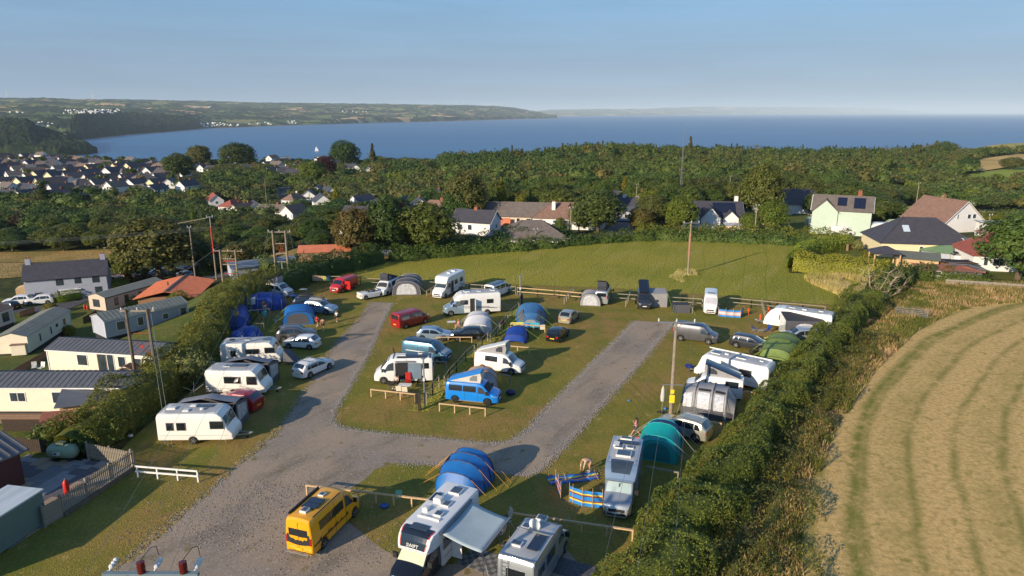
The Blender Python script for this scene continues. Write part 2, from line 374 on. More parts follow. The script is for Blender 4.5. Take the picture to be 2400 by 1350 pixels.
# roads
ROADL = px((868, 708), (845, 745), (790, 800), (740, 880), (700, 935), (655, 1005), (560, 1085), (470, 1170), (360, 1260), (250, 1350), (160, 1420))
LOOP = [(868, 708), (918, 710), (900, 745), (862, 830), (820, 905), (786, 960), (778, 985), (800, 1003), (860, 1012), (960, 1022), (1080, 1034), (1150, 1040), (1195, 1034), (1222, 1020), (1290, 950), (1400, 840), (1490, 752), (1578, 757), (1500, 850), (1400, 960), (1330, 1040), (1265, 1105), (1225, 1117), (1140, 1103), (1000, 1088), (930, 1085), (880, 1100), (855, 1125), (830, 1140), (760, 1180), (900, 1290), (1000, 1330), (1330, 1290), (1440, 1420), (160, 1420), (250, 1350), (360, 1260), (470, 1170), (560, 1085), (655, 1005), (700, 935), (740, 880), (790, 800), (845, 745)]
sheet('gravel_track', px(*LOOP), .012, m_gravel)
def strip(name, pts, w, dz, mat, side=0, jit=.05):
    P = []; 
    for a_, b_ in zip(pts, pts[1:]):
        k = max(1, int((b_ - a_).length / .45)); P += [a_.lerp(b_, q / k) for q in range(k)]
    P.append(pts[-1]); A = []; B = []
    for i, p in enumerate(P):
        d = (P[min(i + 1, len(P) - 1)] - P[max(i - 1, 0)]); nrm = Vector((-d.y, d.x, 0)).normalized()
        A.append(p + nrm * (w / 2 + side + random.uniform(-jit, jit))); B.append(p - nrm * (w / 2 - side + random.uniform(-jit, jit)))
    mb = MB(); mb.grid([[(*v.xy, float(terr(v.x, v.y)) + dz) for v in A], [(*v.xy, float(terr(v.x, v.y)) + dz) for v in B]])
    return tag(mb.build(name, mat), kind='structure')
def pebbles(name, pts, w, dens, mat, seed):
    rg = np.random.default_rng(seed); V = []
    for a_, b_ in zip(pts, pts[1:]):
        L = (b_ - a_).length; n = int(L * w * dens); u = rg.uniform(0, 1, n)[:, None]; d = (b_ - a_) / L; nr = np.array([-d.y, d.x, 0]); V.append(np.array(a_)[None] * (1 - u) + np.array(b_)[None] * u + nr[None] * rg.normal(0, w * .36, n)[:, None])
    P = np.concatenate(V); n = len(P); P[:, 2] = .012; s_ = rg.uniform(.03, .075, n)[:, None]; a = rg.uniform(0, 6.28, n)
    K = [np.stack([np.cos(a + k) * s_[:, 0], np.sin(a + k) * s_[:, 0], 0 * a], -1) for k in (0, 2.1, 4.2)]
    V = np.stack([P + K[0], P + K[1], P + K[2], P + np.stack([0 * a, 0 * a, s_[:, 0] * .8], -1)], 1).reshape(-1, 3)
    F = np.array([(0, 1, 3), (1, 2, 3), (2, 0, 3)])[None] + 4 * np.arange(n)[:, None, None]; return tag(raw_mesh(name, V, F.reshape(-1, 3), mat, nper=3), kind='stuff')
m_peb = M('pale_stones', lin((168, 160, 150)), .9, var=.3, scale=4, island=.3); m_peb2 = M('track_stones', lin((160, 148, 134)), .9, var=.3, scale=4, island=.35)
pebbles('gravel_spill', px((918, 710), (900, 745), (862, 830), (820, 905), (786, 960), (778, 985), (800, 1003), (860, 1012), (960, 1022), (1080, 1034), (1150, 1040), (1195, 1034), (1222, 1020), (1290, 950), (1400, 840), (1490, 752)), .62, 110, m_peb, 61)
pebbles('gravel_spill', px((1574, 760), (1500, 850), (1400, 960), (1330, 1040), (1262, 1105), (1225, 1114), (1140, 1100), (1000, 1087), (930, 1086)), .7, 110, m_peb, 62)
pebbles('gravel_spill', px((868, 708), (845, 745), (790, 800), (740, 880), (700, 935), (655, 1005), (560, 1085), (470, 1170), (360, 1260), (250, 1350)), .5, 90, m_peb2, 63)
pebbles('loose_gravel', px((900, 1320), (620, 1130), (480, 1290)), 9, 12, m_peb2, 64)
strip('gravel_edge', px((868, 708), (845, 745), (790, 800), (740, 880), (700, 935), (655, 1005)), .3, .020, m_dry, jit=.2)
strip('gravel_edge', px((655, 1005), (560, 1085), (470, 1170), (360, 1260), (250, 1350)), .5, .022, m_dry, jit=.25)
strip('dirt_path', px((930, 706), (940, 697)), .7, .024, m_dry)
strip('green_bank', px((985, 965), (1041, 905), (1111, 825), (1149, 795), (1216, 722)), 1.6, .014, m_meadow, jit=.4)
# left side: lawns of the caravan park, tan field behind
LAWN = [at(-400, 1150), at(150, 1080), at(330, 1000), at(520, 845), at(640, 690), at(560, 650), at(-300, 690), at(-700, 850)]
sheet('park_lawn', LAWN, .05, m_lawn, cell=3)
sheet('tan_field', px((-500, 680), (-20, 655), (200, 640), (330, 625), (345, 600), (300, 583), (100, 590), (-500, 600)), .09, m_dry, cell=6)
sheet('car_park', px((-60, 740), (190, 705), (230, 672), (600, 610), (640, 625), (480, 655), (250, 690), (150, 730)), .12, m_tar, cell=4)
sheet('tan_field', px((590, 615), (760, 585), (900, 590), (890, 600), (640, 625)), .10, m_dry, cell=6)
sheet('lane', px((1375, 553), (1412, 548), (1448, 520), (1495, 500), (1500, 515), (1482, 550), (1470, 559)), .12, m_tar, cell=6)
sheet('lane', px((905, 612), (885, 616), (900, 600), (912, 590), (930, 590), (925, 600)), .12, m_dry, cell=6)
sheet('road', px((640, 495), (690, 492), (680, 440), (645, 440)), .5, m_tar, cell=12)
g = G('far_pasture'); m_past = g.done(g.mix(g.noise(.03), lin((140, 150, 62)), lin((118, 134, 50))))
g = G('far_stubble'); m_stub = g.done(g.mix(g.noise(.04), lin((196, 164, 104)), lin((170, 146, 86))))
g = G('far_hay'); m_fhay = g.done(g.mix(g.noise(.04), lin((176, 160, 96)), lin((150, 148, 74))))
sheet('pasture', px((2235, 425), (2280, 408), (2420, 388), (2700, 380), (2700, 440), (2420, 425), (2330, 428), (2250, 440)), .6, m_past, cell=15)
sheet('stubble_field', px((2255, 398), (2262, 384), (2300, 374), (2420, 358), (2700, 345), (2700, 376), (2420, 384), (2300, 403)), .6, m_stub, cell=15)
sheet('hay_meadow', px((2200, 368), (2290, 342), (2420, 330), (2700, 325), (2700, 342), (2420, 352), (2300, 362)), .8, m_fhay, cell=20)
sheet('hay_meadow', px((2068, 490), (2160, 484), (2400, 498), (2420, 520), (2280, 520), (2200, 500), (2075, 500)), .3, m_fhay, cell=8)
sheet('hay_meadow', px((2270, 520), (2420, 525), (2600, 530), (2600, 545), (2390, 535), (2290, 530)), .3, m_dry, cell=8)
sheet('garden_lawn', px((1830, 545), (1925, 545), (1935, 520), (1880, 500), (1830, 510)), .3, m_lawn, cell=6)
sheet('garden_lawn', px((1960, 600), (2060, 612), (2200, 640), (2280, 650), (2400, 660), (2500, 600), (2250, 560), (2000, 560)), .03, m_lawn, cell=6)
# sea
g = G('sea_water', .12); g.p.inputs['Specular IOR Level'].default_value = .5
nz = g.noise(.004, .35, .65, 6, g.mapped(.15, (.25, 1, 1)))
a = g.mix(nz, (.004, .078, .20), (.014, .122, .275)); a = g.mix(g.noise(.0006, .4, .6, 4, g.mapped(.1, (.3, 1, 1))), a, (.006, .092, .23))
g.p.inputs['Roughness'].default_value = .35
g.bump(g.noise(.06, .2, .8, 6, g.mapped(.3, (.5, 1, 1))), .35, .6); m_sea = g.done(a)
mb = MB(); mb.add([(-40000, 700, SEA), (60000, 700, SEA), (90000, 90000, SEA), (-60000, 90000, SEA)], [(0, 1, 2, 3)])
tag(mb.build('sea', m_sea), kind='structure')
# far land across the bay: patchwork of fields, hedges, woods
def farmat(name, woody, dry=.5, scale=.004):
    g = G(name)
    vo = g.n.new('ShaderNodeTexVoronoi'); vo.inputs['Scale'].default_value = scale; g.l.new(g.mapped(.3, (.8, .5, 0)), vo.inputs['Vector'])
    ve = g.n.new('ShaderNodeTexVoronoi'); ve.feature = 'DISTANCE_TO_EDGE'; ve.inputs['Scale'].default_value = scale; g.l.new(g.mapped(.3, (.8, .5, 0)), ve.inputs['Vector'])
    sp = g.n.new('ShaderNodeSeparateColor'); g.l.new(vo.outputs['Color'], sp.inputs[0])
    rp = g.n.new('ShaderNodeValToRGB'); rp.color_ramp.interpolation = 'CONSTANT'; e = rp.color_ramp.elements
    cols = [(0, (96, 110, 60)), (.2, (118, 130, 70)), (.42, (80, 98, 54)), (.52, (206, 168, 120)), (.55 + .15 * dry, (134, 134, 78)), (.8, (200, 168, 116)), (.8 + .08 * dry, (98, 118, 56)), (.95, (170, 162, 98))]
    e[0].position = 0; e[0].color = (*lin(cols[0][1]), 1); e[1].position = cols[1][0]; e[1].color = (*lin(cols[1][1]), 1)
    for p_, c_ in cols[2:]: k = e.new(p_); k.color = (*lin(c_), 1)
    g.l.new(sp.outputs[0], rp.inputs[0]); a = rp.outputs[0]
    a = g.mix(g.noise(.02, .4, .6), a, g.mix(.2, a, lin((70, 80, 40))))
    he = g.math('LESS_THAN', ve.outputs['Distance'], .055); dark = lin((38, 52, 32))
    a = g.mix(he, a, dark)
    wood = g.noise(scale * .55, woody, woody + .03, 6, None, .6, .62); a = g.mix(wood, a, g.mix(g.noise(.03), lin((34, 50, 30)), lin((54, 66, 36))))
    g.bump(g.math('ADD', wood, he), 1, 6); return g.done(a)
m_far = farmat('far_fields', .48, .5, .0058); m_farw = farmat('wooded_cliff', .25, .4, .006); m_farh = farmat('hazy_coast', .6, .8, .0015)
g = G('shore_sand'); m_sand = g.done(g.mix(g.noise(.01), lin((176, 146, 122)), lin((140, 112, 96))))
def ang(y): return math.atan((675 - y) / FPX) - PITCH          # angle above the horizontal
def interp(x, tab): return np.interp(x, [t[0] for t in tab], [t[1] for t in tab])
def fbm(x, y, s, seed=0, oc=5):
    out = 0; amp = 1.0; r = np.random.default_rng(seed)
    for k in range(oc):
        a1, a2, p1, p2 = r.uniform(0, 6.28, 4); f = 2 ** k / s
        out = out + amp * np.sin((x * math.cos(a1) + y * math.sin(a1)) * f + p1) * np.sin((x * math.cos(a2) - y * math.sin(a2)) * f * 1.3 + p2); amp *= .5
    return out
def farland(name, pxs, ycoast, yridge, depth, cliff, mat, rows=46, rough=1.0, seed=0, extra=1.4, power=.8, rug=0):
    P = np.arange(pxs[0], pxs[1] + 1, pxs[2], float)
    yc, yr = interp(P, ycoast), interp(P, yridge)
    dc = np.array([(CAM_H - SEA) / math.tan(-ang(v)) for v in yc]); dr = dc + interp(P, depth)
    hr = CAM_H + dr * np.tan([ang(v) for v in yr]); cl = interp(P, cliff)
    t = np.concatenate([[0, .004, .012, .03], np.linspace(.05, 1, rows), [extra]])
    D = dc[None] + (dr - dc)[None] * t[:, None]; X = (P[None] - 1200) / 1651 * D
    tt = np.clip(t, 0, 1)[:, None]; ramp = tt ** power
    Z = SEA + (hr - SEA)[None] * ramp + 0 * D
    Z = np.maximum(Z, SEA + cl[None] * np.clip((t[:, None] - .003) / .02, 0, 1))
    amp = (hr - SEA)[None] * .17 * np.sin(np.pi * np.clip(tt, 0.02, 1)) ** .7 * rough
    Z = Z + amp * fbm(X, D, 380, seed) * (t[:, None] > .02)
    Z = np.minimum(Z, SEA + (hr - SEA)[None] * (tt * .9 + .12) + cl[None] * .3)
    Z = Z + np.random.default_rng(seed).uniform(0, 1, Z.shape) * rug * (t[:, None] > .02)
    Z[0] = SEA - 2; Z[1] = SEA + 2; Z[-1] = hr - 60
    o = gridmesh(name, X, D, Z, mat); return tag(o, kind='structure'), (X, D, Z)
YC = [(-500, 345), (100, 335), (195, 325), (300, 314), (470, 301), (560, 298), (650, 294), (830, 289), (900, 287), (1000, 285), (1200, 279), (1290, 277), (1330, 275)]
YR = [(-500, 228), (0, 231), (110, 230), (180, 233), (330, 234), (500, 238), (620, 241), (800, 243), (900, 244), (1000, 246), (1100, 247), (1170, 249), (1215, 254), (1260, 262), (1290, 270), (1330, 274)]
farland('far_hills', (-500, 1310, 7), YC, YR, [(-500, 5500), (500, 5200), (900, 4200), (1290, 2500)], [(-500, 20), (400, 30), (480, 6), (690, 8), (760, 35), (1290, 45)], m_far, 70, 1.0, 3, rug=9)
farland('wooded_headland', (160, 478, 4), [(160, 332), (195, 325), (300, 314), (400, 307), (478, 300)], [(160, 292), (180, 272), (230, 263), (300, 266), (400, 272), (450, 274), (466, 285), (478, 299)], [(160, 500), (300, 900), (478, 700)], [(160, 30), (470, 45)], m_farw, 44, .5, 8, 1.5, .5, 14)
farland('beach', (195, 480, 6), [(195, 327), (300, 316.5), (400, 309), (480, 302)], [(195, 325), (300, 314.6), (400, 307), (480, 301)], [(195, 60), (480, 80)], [(160, 1), (480, 1)], m_sand, 4, 0, 2)
farland('beach', (470, 1310, 8), [(470, 302.5), (650, 295), (830, 290.2), (1000, 286), (1200, 280), (1310, 277.6)], [(470, 301), (650, 293.8), (830, 289.3), (1000, 285), (1200, 279.2), (1310, 277)], [(470, 120), (1310, 500)], [(470, 1), (1310, 1)], m_sand, 4, 0, 2)
farland('near_headland', (-300, 218, 4), [(-300, 372), (0, 368), (120, 366), (190, 362), (218, 358)], [(-300, 268), (0, 280), (60, 282), (90, 300), (140, 318), (170, 330), (200, 346), (218, 357)], [(-300, 700), (100, 500), (218, 160)], [(-300, 40), (150, 22), (218, 10)], m_farw, 60, .6, 4, 1.5, .55, 9)
farland('hazy_far_coast', (1240, 2200, 12), [(1240, 272.5), (1300, 272.5), (1700, 268.5), (2200, 266.2)], [(1240, 262), (1290, 257), (1400, 255), (1500, 255), (1560, 252), (1640, 250), (1900, 251), (2000, 252), (2080, 255), (2150, 261), (2200, 266)], [(1240, 9000), (2200, 9000)], [(1240, 5), (2200, 5)], m_farh, 14, .4, 12, 1.2, 1.6)
# the air
def haze_box(dens, x0, x1, y0, y1, z0, z1):
    m = bpy.data.materials.new('haze'); m.use_nodes = True; n = m.node_tree.nodes; l = m.node_tree.links; n.remove(n['Principled BSDF'])
    v = n.new('ShaderNodeVolumePrincipled'); v.inputs['Density'].default_value = dens; v.inputs['Color'].default_value = (.70, .86, 1.0, 1); v.inputs['Anisotropy'].default_value = -.15
    l.new(v.outputs[0], n['Material Output'].inputs['Volume'])
    mb = MB(); mb.box(x0, x1, y0, y1, z0, z1); o = mb.build('haze', m); return tag(o, kind='stuff')
# ------------------------------------------------------------------ foliage
def leafmat(name, c, c2=None, isl=.26, tl=.24):
    m = M(name, lin(c), .55, 0, .3, .35, island=isl, spec=.25, col2=lin(c2) if c2 else None)
    p = m.node_tree.nodes['Principled BSDF']; n = m.node_tree.nodes; l = m.node_tree.links
    tr = n.new('ShaderNodeBsdfTranslucent'); mx = n.new('ShaderNodeMixShader'); mx.inputs[0].default_value = tl
    l.new(p.inputs['Base Color'].links[0].from_socket, tr.inputs['Color'])
    l.new(p.outputs[0], mx.inputs[1]); l.new(tr.outputs[0], mx.inputs[2]); l.new(mx.outputs[0], n['Material Output'].inputs['Surface'])
    return m
LM = dict(dark=leafmat('dark_leaves', (62, 82, 36), (78, 94, 40)), mid=leafmat('green_leaves', (80, 96, 40), (96, 106, 46)),
          olive=leafmat('olive_leaves', (98, 102, 50), (82, 90, 42)), bright=leafmat('bright_leaves', (112, 118, 42), (94, 106, 36)),
          brown=leafmat('brownish_leaves', (112, 98, 50), (92, 94, 44)), conifer=leafmat('conifer_needles', (72, 88, 44), (98, 94, 54)),
          copper=leafmat('copper_leaves', (72, 42, 36), (56, 40, 34)), yellow=leafmat('yellow_leaves', (138, 130, 38), (112, 116, 36)),
          pale=leafmat('pale_leaves', (138, 138, 82), (112, 118, 60)), grey=leafmat('bare_twigs', (124, 104, 84), (92, 82, 62)),
          bramble=leafmat('bramble_leaves', (134, 132, 60), (104, 110, 48), .26, .4), strawy=leafmat('dry_stalks', (220, 192, 136), (182, 162, 96), .26, .45), hedge=leafmat('hedge_leaves', (118, 124, 48), (92, 104, 42)), clipped=leafmat('clipped_hedge', (146, 152, 48), (122, 130, 44)))
m_bark = M('bark', lin((96, 82, 64)), .9, bump=.5, bscale=8); m_deadbark = M('bare_bark', lin((176, 158, 132)), .9)
def leaves(P, N, size, rng, asp=.55, up=0.0, tri=False):
    n = len(P); N = N + rng.normal(0, .55, (n, 3)); N /= np.linalg.norm(N, axis=1, keepdims=True) + 1e-9
    T = rng.normal(0, 1, (n, 3)); T[:, 2] += up; T -= N * (T * N).sum(1, keepdims=True); T /= np.linalg.norm(T, axis=1, keepdims=True) + 1e-9
    B = np.cross(N, T); s = (size * rng.uniform(.6, 1.35, n))[:, None]
    if tri:
        V = np.stack([P - B * s * asp - T * s * .5, P + B * s * asp - T * s * .5, P + T * s], 1).reshape(-1, 3)
        return V, np.arange(n * 3).reshape(n, 3)
    V = np.stack([P - T * s, P + B * s * asp, P + T * s, P - B * s * asp], 1).reshape(-1, 3)
    return V, np.arange(n * 4).reshape(n, 4)
def sphere_pts(n, rng):
    v = rng.normal(0, 1, (n, 3)); return v / np.linalg.norm(v, axis=1, keepdims=True)
def crown_pts(rng, n, w, h, lobes, kind='round', flat=.0):
    """points on many overlapping clumps that fill a crown of radius w/2, height h, base at z=0"""
    c = sphere_pts(lobes, rng); r = rng.uniform(.25, .95, lobes) ** .5
    c = c * r[:, None]; c[:, 2] = np.where(c[:, 2] < -.8, -c[:, 2] * .4, c[:, 2])
    lr = rng.uniform(.10, .24, lobes)
    if kind == 'cone':
        zz = rng.uniform(0, 1, lobes) ** .8; a = rng.uniform(0, 6.28, lobes); rad = (1 - zz) * .8 * rng.uniform(.6, 1, lobes)
        c = np.stack([np.cos(a) * rad, np.sin(a) * rad, zz * 2 - 1], 1); lr = .10 + .16 * (1 - zz)
    m = int(n * .5) if kind == 'round' else 0; sd_ = int(rng.integers(0, 9999)); ds = sphere_pts(m, rng); ds[:, 2] = np.where(ds[:, 2] < -.5, -ds[:, 2], ds[:, 2])
    rad = 1 + .20 * fbm(ds[:, 0] * 3 + ds[:, 2] * 2, ds[:, 1] * 3 - ds[:, 2] * 2, 1.1, sd_, 5); rad = rad * rng.uniform(.86, 1.04, m); n -= m
    k = rng.integers(0, lobes, n); d = sphere_pts(n, rng); d[:, 2] = np.abs(d[:, 2]) * np.where(rng.random(n) < .8, 1, -1)
    dist = rng.uniform(.45, 1.18, n) ** .7
    P = c[k] + d * (lr[k] * dist)[:, None]
    N = d * .8 + c[k] * .5 + np.array([0, 0, .25])
    P = np.concatenate([P, ds * rad[:, None] * .95]); N = np.concatenate([N, ds + np.array([0, 0, .25])]); c = np.concatenate([c * .9, [[0, 0, 0]]]); lr = np.concatenate([lr * .85, [.74 if kind == 'round' else .1]])
    P = P * np.array([w / 2 * .85, w / 2 * .85, h / 2 * .88]); P[:, 2] += h * .5
    P[:, 2] = np.maximum(P[:, 2], 0)
    return P, N, c, lr
def core(c, lr, w, h, k=.80):
    """opaque inner masses of the clumps: low octahedra-like balls"""
    t = (1 + 5 ** .5) / 2
    iv = np.array([(-1, t, 0), (1, t, 0), (-1, -t, 0), (1, -t, 0), (0, -1, t), (0, 1, t), (0, -1, -t), (0, 1, -t), (t, 0, -1), (t, 0, 1), (-t, 0, -1), (-t, 0, 1)]) / math.hypot(1, t)
    it = np.array([(0, 11, 5), (0, 5, 1), (0, 1, 7), (0, 7, 10), (0, 10, 11), (1, 5, 9), (5, 11, 4), (11, 10, 2), (10, 7, 6), (7, 1, 8), (3, 9, 4), (3, 4, 2), (3, 2, 6), (3, 6, 8), (3, 8, 9), (4, 9, 5), (2, 4, 11), (6, 2, 10), (8, 6, 7), (9, 8, 1)])
    V = (c[:, None] + iv[None] * (lr * k)[:, None, None]) * np.array([w / 2 * .85, w / 2 * .85, h / 2 * .88]); V[..., 2] += h * .5
    V[..., 2] = np.maximum(V[..., 2], 0.02)
    F = (it[None] + 12 * np.arange(len(c))[:, None, None]).reshape(-1, 3)
    return V.reshape(-1, 3), F
def crown_mesh(name, mat, seed, w, h, n, leaf, lobes=42, kind='round', parent=None, z=0.0):
    rg = np.random.default_rng(seed); P, N, c, lr = crown_pts(rg, n, w, h, lobes, kind)
    V, F = leaves(P, N, leaf, rg); V2, F2 = core(c, lr, w, h)
    V3 = np.concatenate([V, V2]); F2q = np.stack([F2[:, 0], F2[:, 1], F2[:, 2], F2[:, 2]], 1) + len(V)
    # leaves as two triangles each so that one array serves both
    Ft = np.concatenate([F[:, [0, 1, 2]], F[:, [0, 2, 3]], F2 + len(V)])
    V3[:, 2] += z
    return raw_mesh(name, V3, Ft, mat, parent, 3)
def trunk(parent, h, r, seed, spread=.25, mat=None, name='trunk'):
    rr = random.Random(seed); mb = MB()
    top = Vector((rr.uniform(-.05, .05) * h, rr.uniform(-.05, .05) * h, h * .75)); mb.tube([(0, 0, -.3), (top.x * .3, top.y * .3, h * .35), top], [r, r * .8, r * .35], 7)
    for i in range(5):
        a = i * 1.26 + rr.random(); s = h * (.3 + .09 * i); L = h * spread
        p0 = Vector((top.x * .4, top.y * .4, s)); mb.tube([p0, p0 + Vector((math.cos(a) * L * .6, math.sin(a) * L * .6, L * .5)), p0 + Vector((math.cos(a) * L, math.sin(a) * L, L * 1.1))], [r * .45, r * .3, r * .12], 5)
    return mb.build(name, mat or m_bark, parent)
TREE = {}
def proto(kind, var):
    """a tree built once per kind and shape; later ones are copies sharing its meshes"""
    key = (kind, var)
    if key in TREE: return TREE[key]
    col = kind; sd = sum(map(ord, kind)) * 7 + var
    root = thing('tree', None, 'tree')
    if kind == 'conifer':
        crown_mesh('crown', LM['conifer'], sd, 6, 10.6, 2600, .30, 60, 'cone', root, .9)
    elif kind == 'yellow':
        crown_mesh('crown', LM['yellow'], sd, 6.5, 10.2, 2600, .26, 60, 'cone', root, .4)
    elif kind == 'grey':
        crown_mesh('crown', LM['grey'], sd, 9, 9.2, 1800, .22, 44, 'round', root, .8)
    else:
        crown_mesh('crown', LM[col], sd, 10, 9.7, 8000, .21, 90, 'round', root, .45)
    trunk(root, 8, .34, sd)
    TREE[key] = (root, [False]); return TREE[key]
GROUPT = {}
TONE = dict(dark='dark green', mid='mid green', olive='olive green', bright='bright green', brown='brownish', conifer='dark pointed conifer', copper='copper-leaved', yellow='golden pointed conifer', pale='pale silvery green', grey='thin grey half-bare')
def tree(loc, kind='mid', w=10.0, h=9.5, label=None, group=None, name=None):
    var = random.randint(0, 2) if kind in ('dark', 'mid', 'olive') else 0
    root, used = proto(kind, var)
    if used[0]: t = copy_tree(root)
    else: t = root; used[0] = True
    bw = 6.3 if kind in ('conifer', 'yellow') else 10
    t.location = (loc[0], loc[1], loc[2] - .1); t.rotation_euler = (0, 0, random.uniform(0, 6.28)); t.scale = (w / bw, w / bw * random.uniform(.9, 1.1), h / 10.0)
    if name: t.name = name
    for k in ('label', 'group'):
        if k in t: del t[k]
    tag(t, label, 'tree', group); return t
def hedge(name, label, pts, w, h, mat, dens, leaf, cat='hedge', seed=0, wob=.25, parent=None, kind=None, up=.0, core_k=.7, jitter=.3, mats2=None):
    """a hedge along pts: leaf faces over an uneven rounded body plus stems"""
    rg = np.random.default_rng(seed); P = [Vector(p) for p in pts]
    ws = w if isinstance(w, (list, tuple)) else [w] * len(P); hs = h if isinstance(h, (list, tuple)) else [h] * len(P)
    seg = [(a, b) for a, b in zip(P, P[1:])]; Ls = np.array([(b - a).length for a, b in seg]); tot = Ls.sum()
    cum = np.concatenate([[0], np.cumsum(Ls)])
    xs = np.array([p.x for p in P]); ysn = np.array([p.y for p in P])
    def pos(s): return np.interp(s, cum, xs), np.interp(s, cum, ysn)
    area = tot * (max(ws) + 2 * max(hs)) * .75; n = int(area * dens)
    s = rg.uniform(0, tot, n); th = rg.uniform(-.05, 1.05, n) * np.pi
    def prof(s, th, k=1.0):
        W = np.interp(s, cum, ws) / 2 * k; H = np.interp(s, cum, hs) * k
        lump = 1 + wob * (fbm(s, th * 1.3, 1.1, seed + 3, 4)) * .55 + wob * .5 * np.sin(s * .9 + 2 * np.cos(th))
        ct, st = np.cos(th), np.sin(th); e = .62
        u = np.sign(ct) * np.abs(ct) ** e * W * lump; z = np.abs(st) ** e * H * lump * np.where(st < 0, 0, 1)
        x0, y0 = pos(s); x1, y1 = pos(np.minimum(s + .3, tot)); x2, y2 = pos(np.maximum(s - .3, 0)); dx, dy = x1 - x2, y1 - y2; L = np.hypot(dx, dy) + 1e-9
        nx, ny = -dy / L, dx / L
        X = x0 + nx * u; Y = y0 + ny * u
        return np.stack([X, Y, terr(X, Y) + z], -1), np.stack([nx * ct, ny * ct, st], -1)
    Q, N = prof(s, th); Q = Q + rg.normal(0, jitter * .4, (n, 3)) * (leaf * 2.2); Q[:, 2] += np.abs(rg.normal(0, leaf * 1.5, n)) * (th > .3) * (th < 2.8)
    if up: T = None
    V, F = leaves(Q, N, leaf, rg, .5, up)
    # inner body
    ns = max(3, int(tot / 1.2)); SS, TH = np.meshgrid(np.linspace(0, tot, ns), np.linspace(0, np.pi, 9), indexing='ij')
    B, _ = prof(SS.ravel(), TH.ravel(), core_k); nb = len(V); i = np.arange(ns - 1)[:, None] * 9 + np.arange(8)[None]; i = i.ravel() + nb
    FB = np.stack([i, i + 1, i + 10, i + 9], -1)
    Fa = np.concatenate([F, FB])
    o = raw_mesh(name, np.concatenate([V, B]), Fa, mat, parent)
    return tag(o, label, cat, kind=kind) if parent is None else tag(o, label, kind=kind)
# ------------------------------------------------------------------ hedges
R1 = px((1380, 1640), (1500, 1440), (1600, 1270), (1695, 1140), (1775, 1030), (1848, 930), (1912, 850), (1972, 775), (2035, 715))
hedge('hedge', 'long bushy green hedge down the right side of the campsite', R1, [4.6, 4.6, 4.4, 3.8, 3.4, 3.2, 3.2, 3.6, 4.6], [1.9, 1.9, 2.0, 2.0, 2.0, 2.0, 2.0, 2.2, 2.6], LM['hedge'], 230, .075, seed=11, wob=.42)
hedge('hedge', 'dark leafy hedge between the blue tents and the holiday park', px((175, 1075), (255, 1010), (350, 945), (430, 880), (480, 830), (515, 760), (570, 710), (640, 685)), [3.5, 4, 4, 4, 4, 4, 4, 3.5], [2.4, 2.8, 3.0, 3.2, 3.2, 3.3, 3.4, 3.2], LM['hedge'], 130, .095, seed=12, wob=.3)
hedge('hedge', 'dark hedge curving from the tall pole frame to the meadow gate', px((640, 688), (700, 665), (760, 645), (830, 630), (885, 615)), 4, 3.0, LM['dark'], 34, .17, seed=13, wob=.3)
hedge('hedge', 'low straggling hedge along the far edge of the green meadow', px((915, 612), (1000, 604), (1100, 594), (1250, 583), (1390, 570), (1520, 562), (1700, 566), (1870, 574), (1935, 580)), 3.2, 1.7, LM['mid'], 26, .2, seed=14, wob=.5)
hedge('hedge', 'second hedge in front of the bungalow gardens beyond the meadow', px((880, 598), (1000, 598), (1120, 585), (1220, 572), (1340, 563)), 3.2, 2.6, LM['dark'], 26, .2, seed=15, wob=.4)
hedge('hedge', 'hedge in front of the white gabled house and the field bungalows', px((1490, 556), (1600, 556), (1760, 560), (1900, 565), (1985, 572)), 3, 2.2, LM['hedge'], 26, .2, seed=16, wob=.4)
hedge('hedge', 'clipped bright green topped hedge at the corner of the meadow', px((1858, 632), (1900, 636), (1990, 645), (2080, 655)), 2.6, 2.9, LM['clipped'], 60, .12, seed=17, wob=.12)
hedge('hedge', 'bright hedge running back beside the garden of the black roofed bungalow', px((1858, 630), (1880, 605), (1930, 592), (1985, 582)), 2.4, 2.6, LM['clipped'], 55, .13, seed=18, wob=.15)
hedge('hedge', 'clipped yellow-green hedge behind the long park home', px((130, 712), (215, 690), (300, 668)), 1.6, 1.6, LM['clipped'], 60, .1, seed=19, wob=.08)
hedge('hedge', 'hedge around the far car park beside the tarmac', px((470, 650), (560, 622), (640, 632)), 2.2, 1.5, LM['mid'], 30, .16, seed=20, wob=.2)
hedge('hedge', 'low hedge bank below the far right hay meadow', px((2080, 515), (2200, 525), (2300, 528), (2400, 525), (2500, 520)), 4, 2.6, LM['mid'], 14, .3, seed=21, wob=.4)
hedge('hedge', 'bushy hedge behind the red roofed shed', px((2050, 700), (2100, 665), (2170, 655), (2240, 662), (2320, 668)), [3, 3.2, 3, 2.2, 1.6], [2.6, 2.4, 2.0, 1.4, 1.0], LM['mid'], 40, .16, seed=22, wob=.5)
hedge('hedge', 'green hedge between the orange roofed building and the park home', px((285, 722), (360, 716), (430, 712)), 2, 1.8, LM['bright'], 50, .12, seed=23, wob=.2)
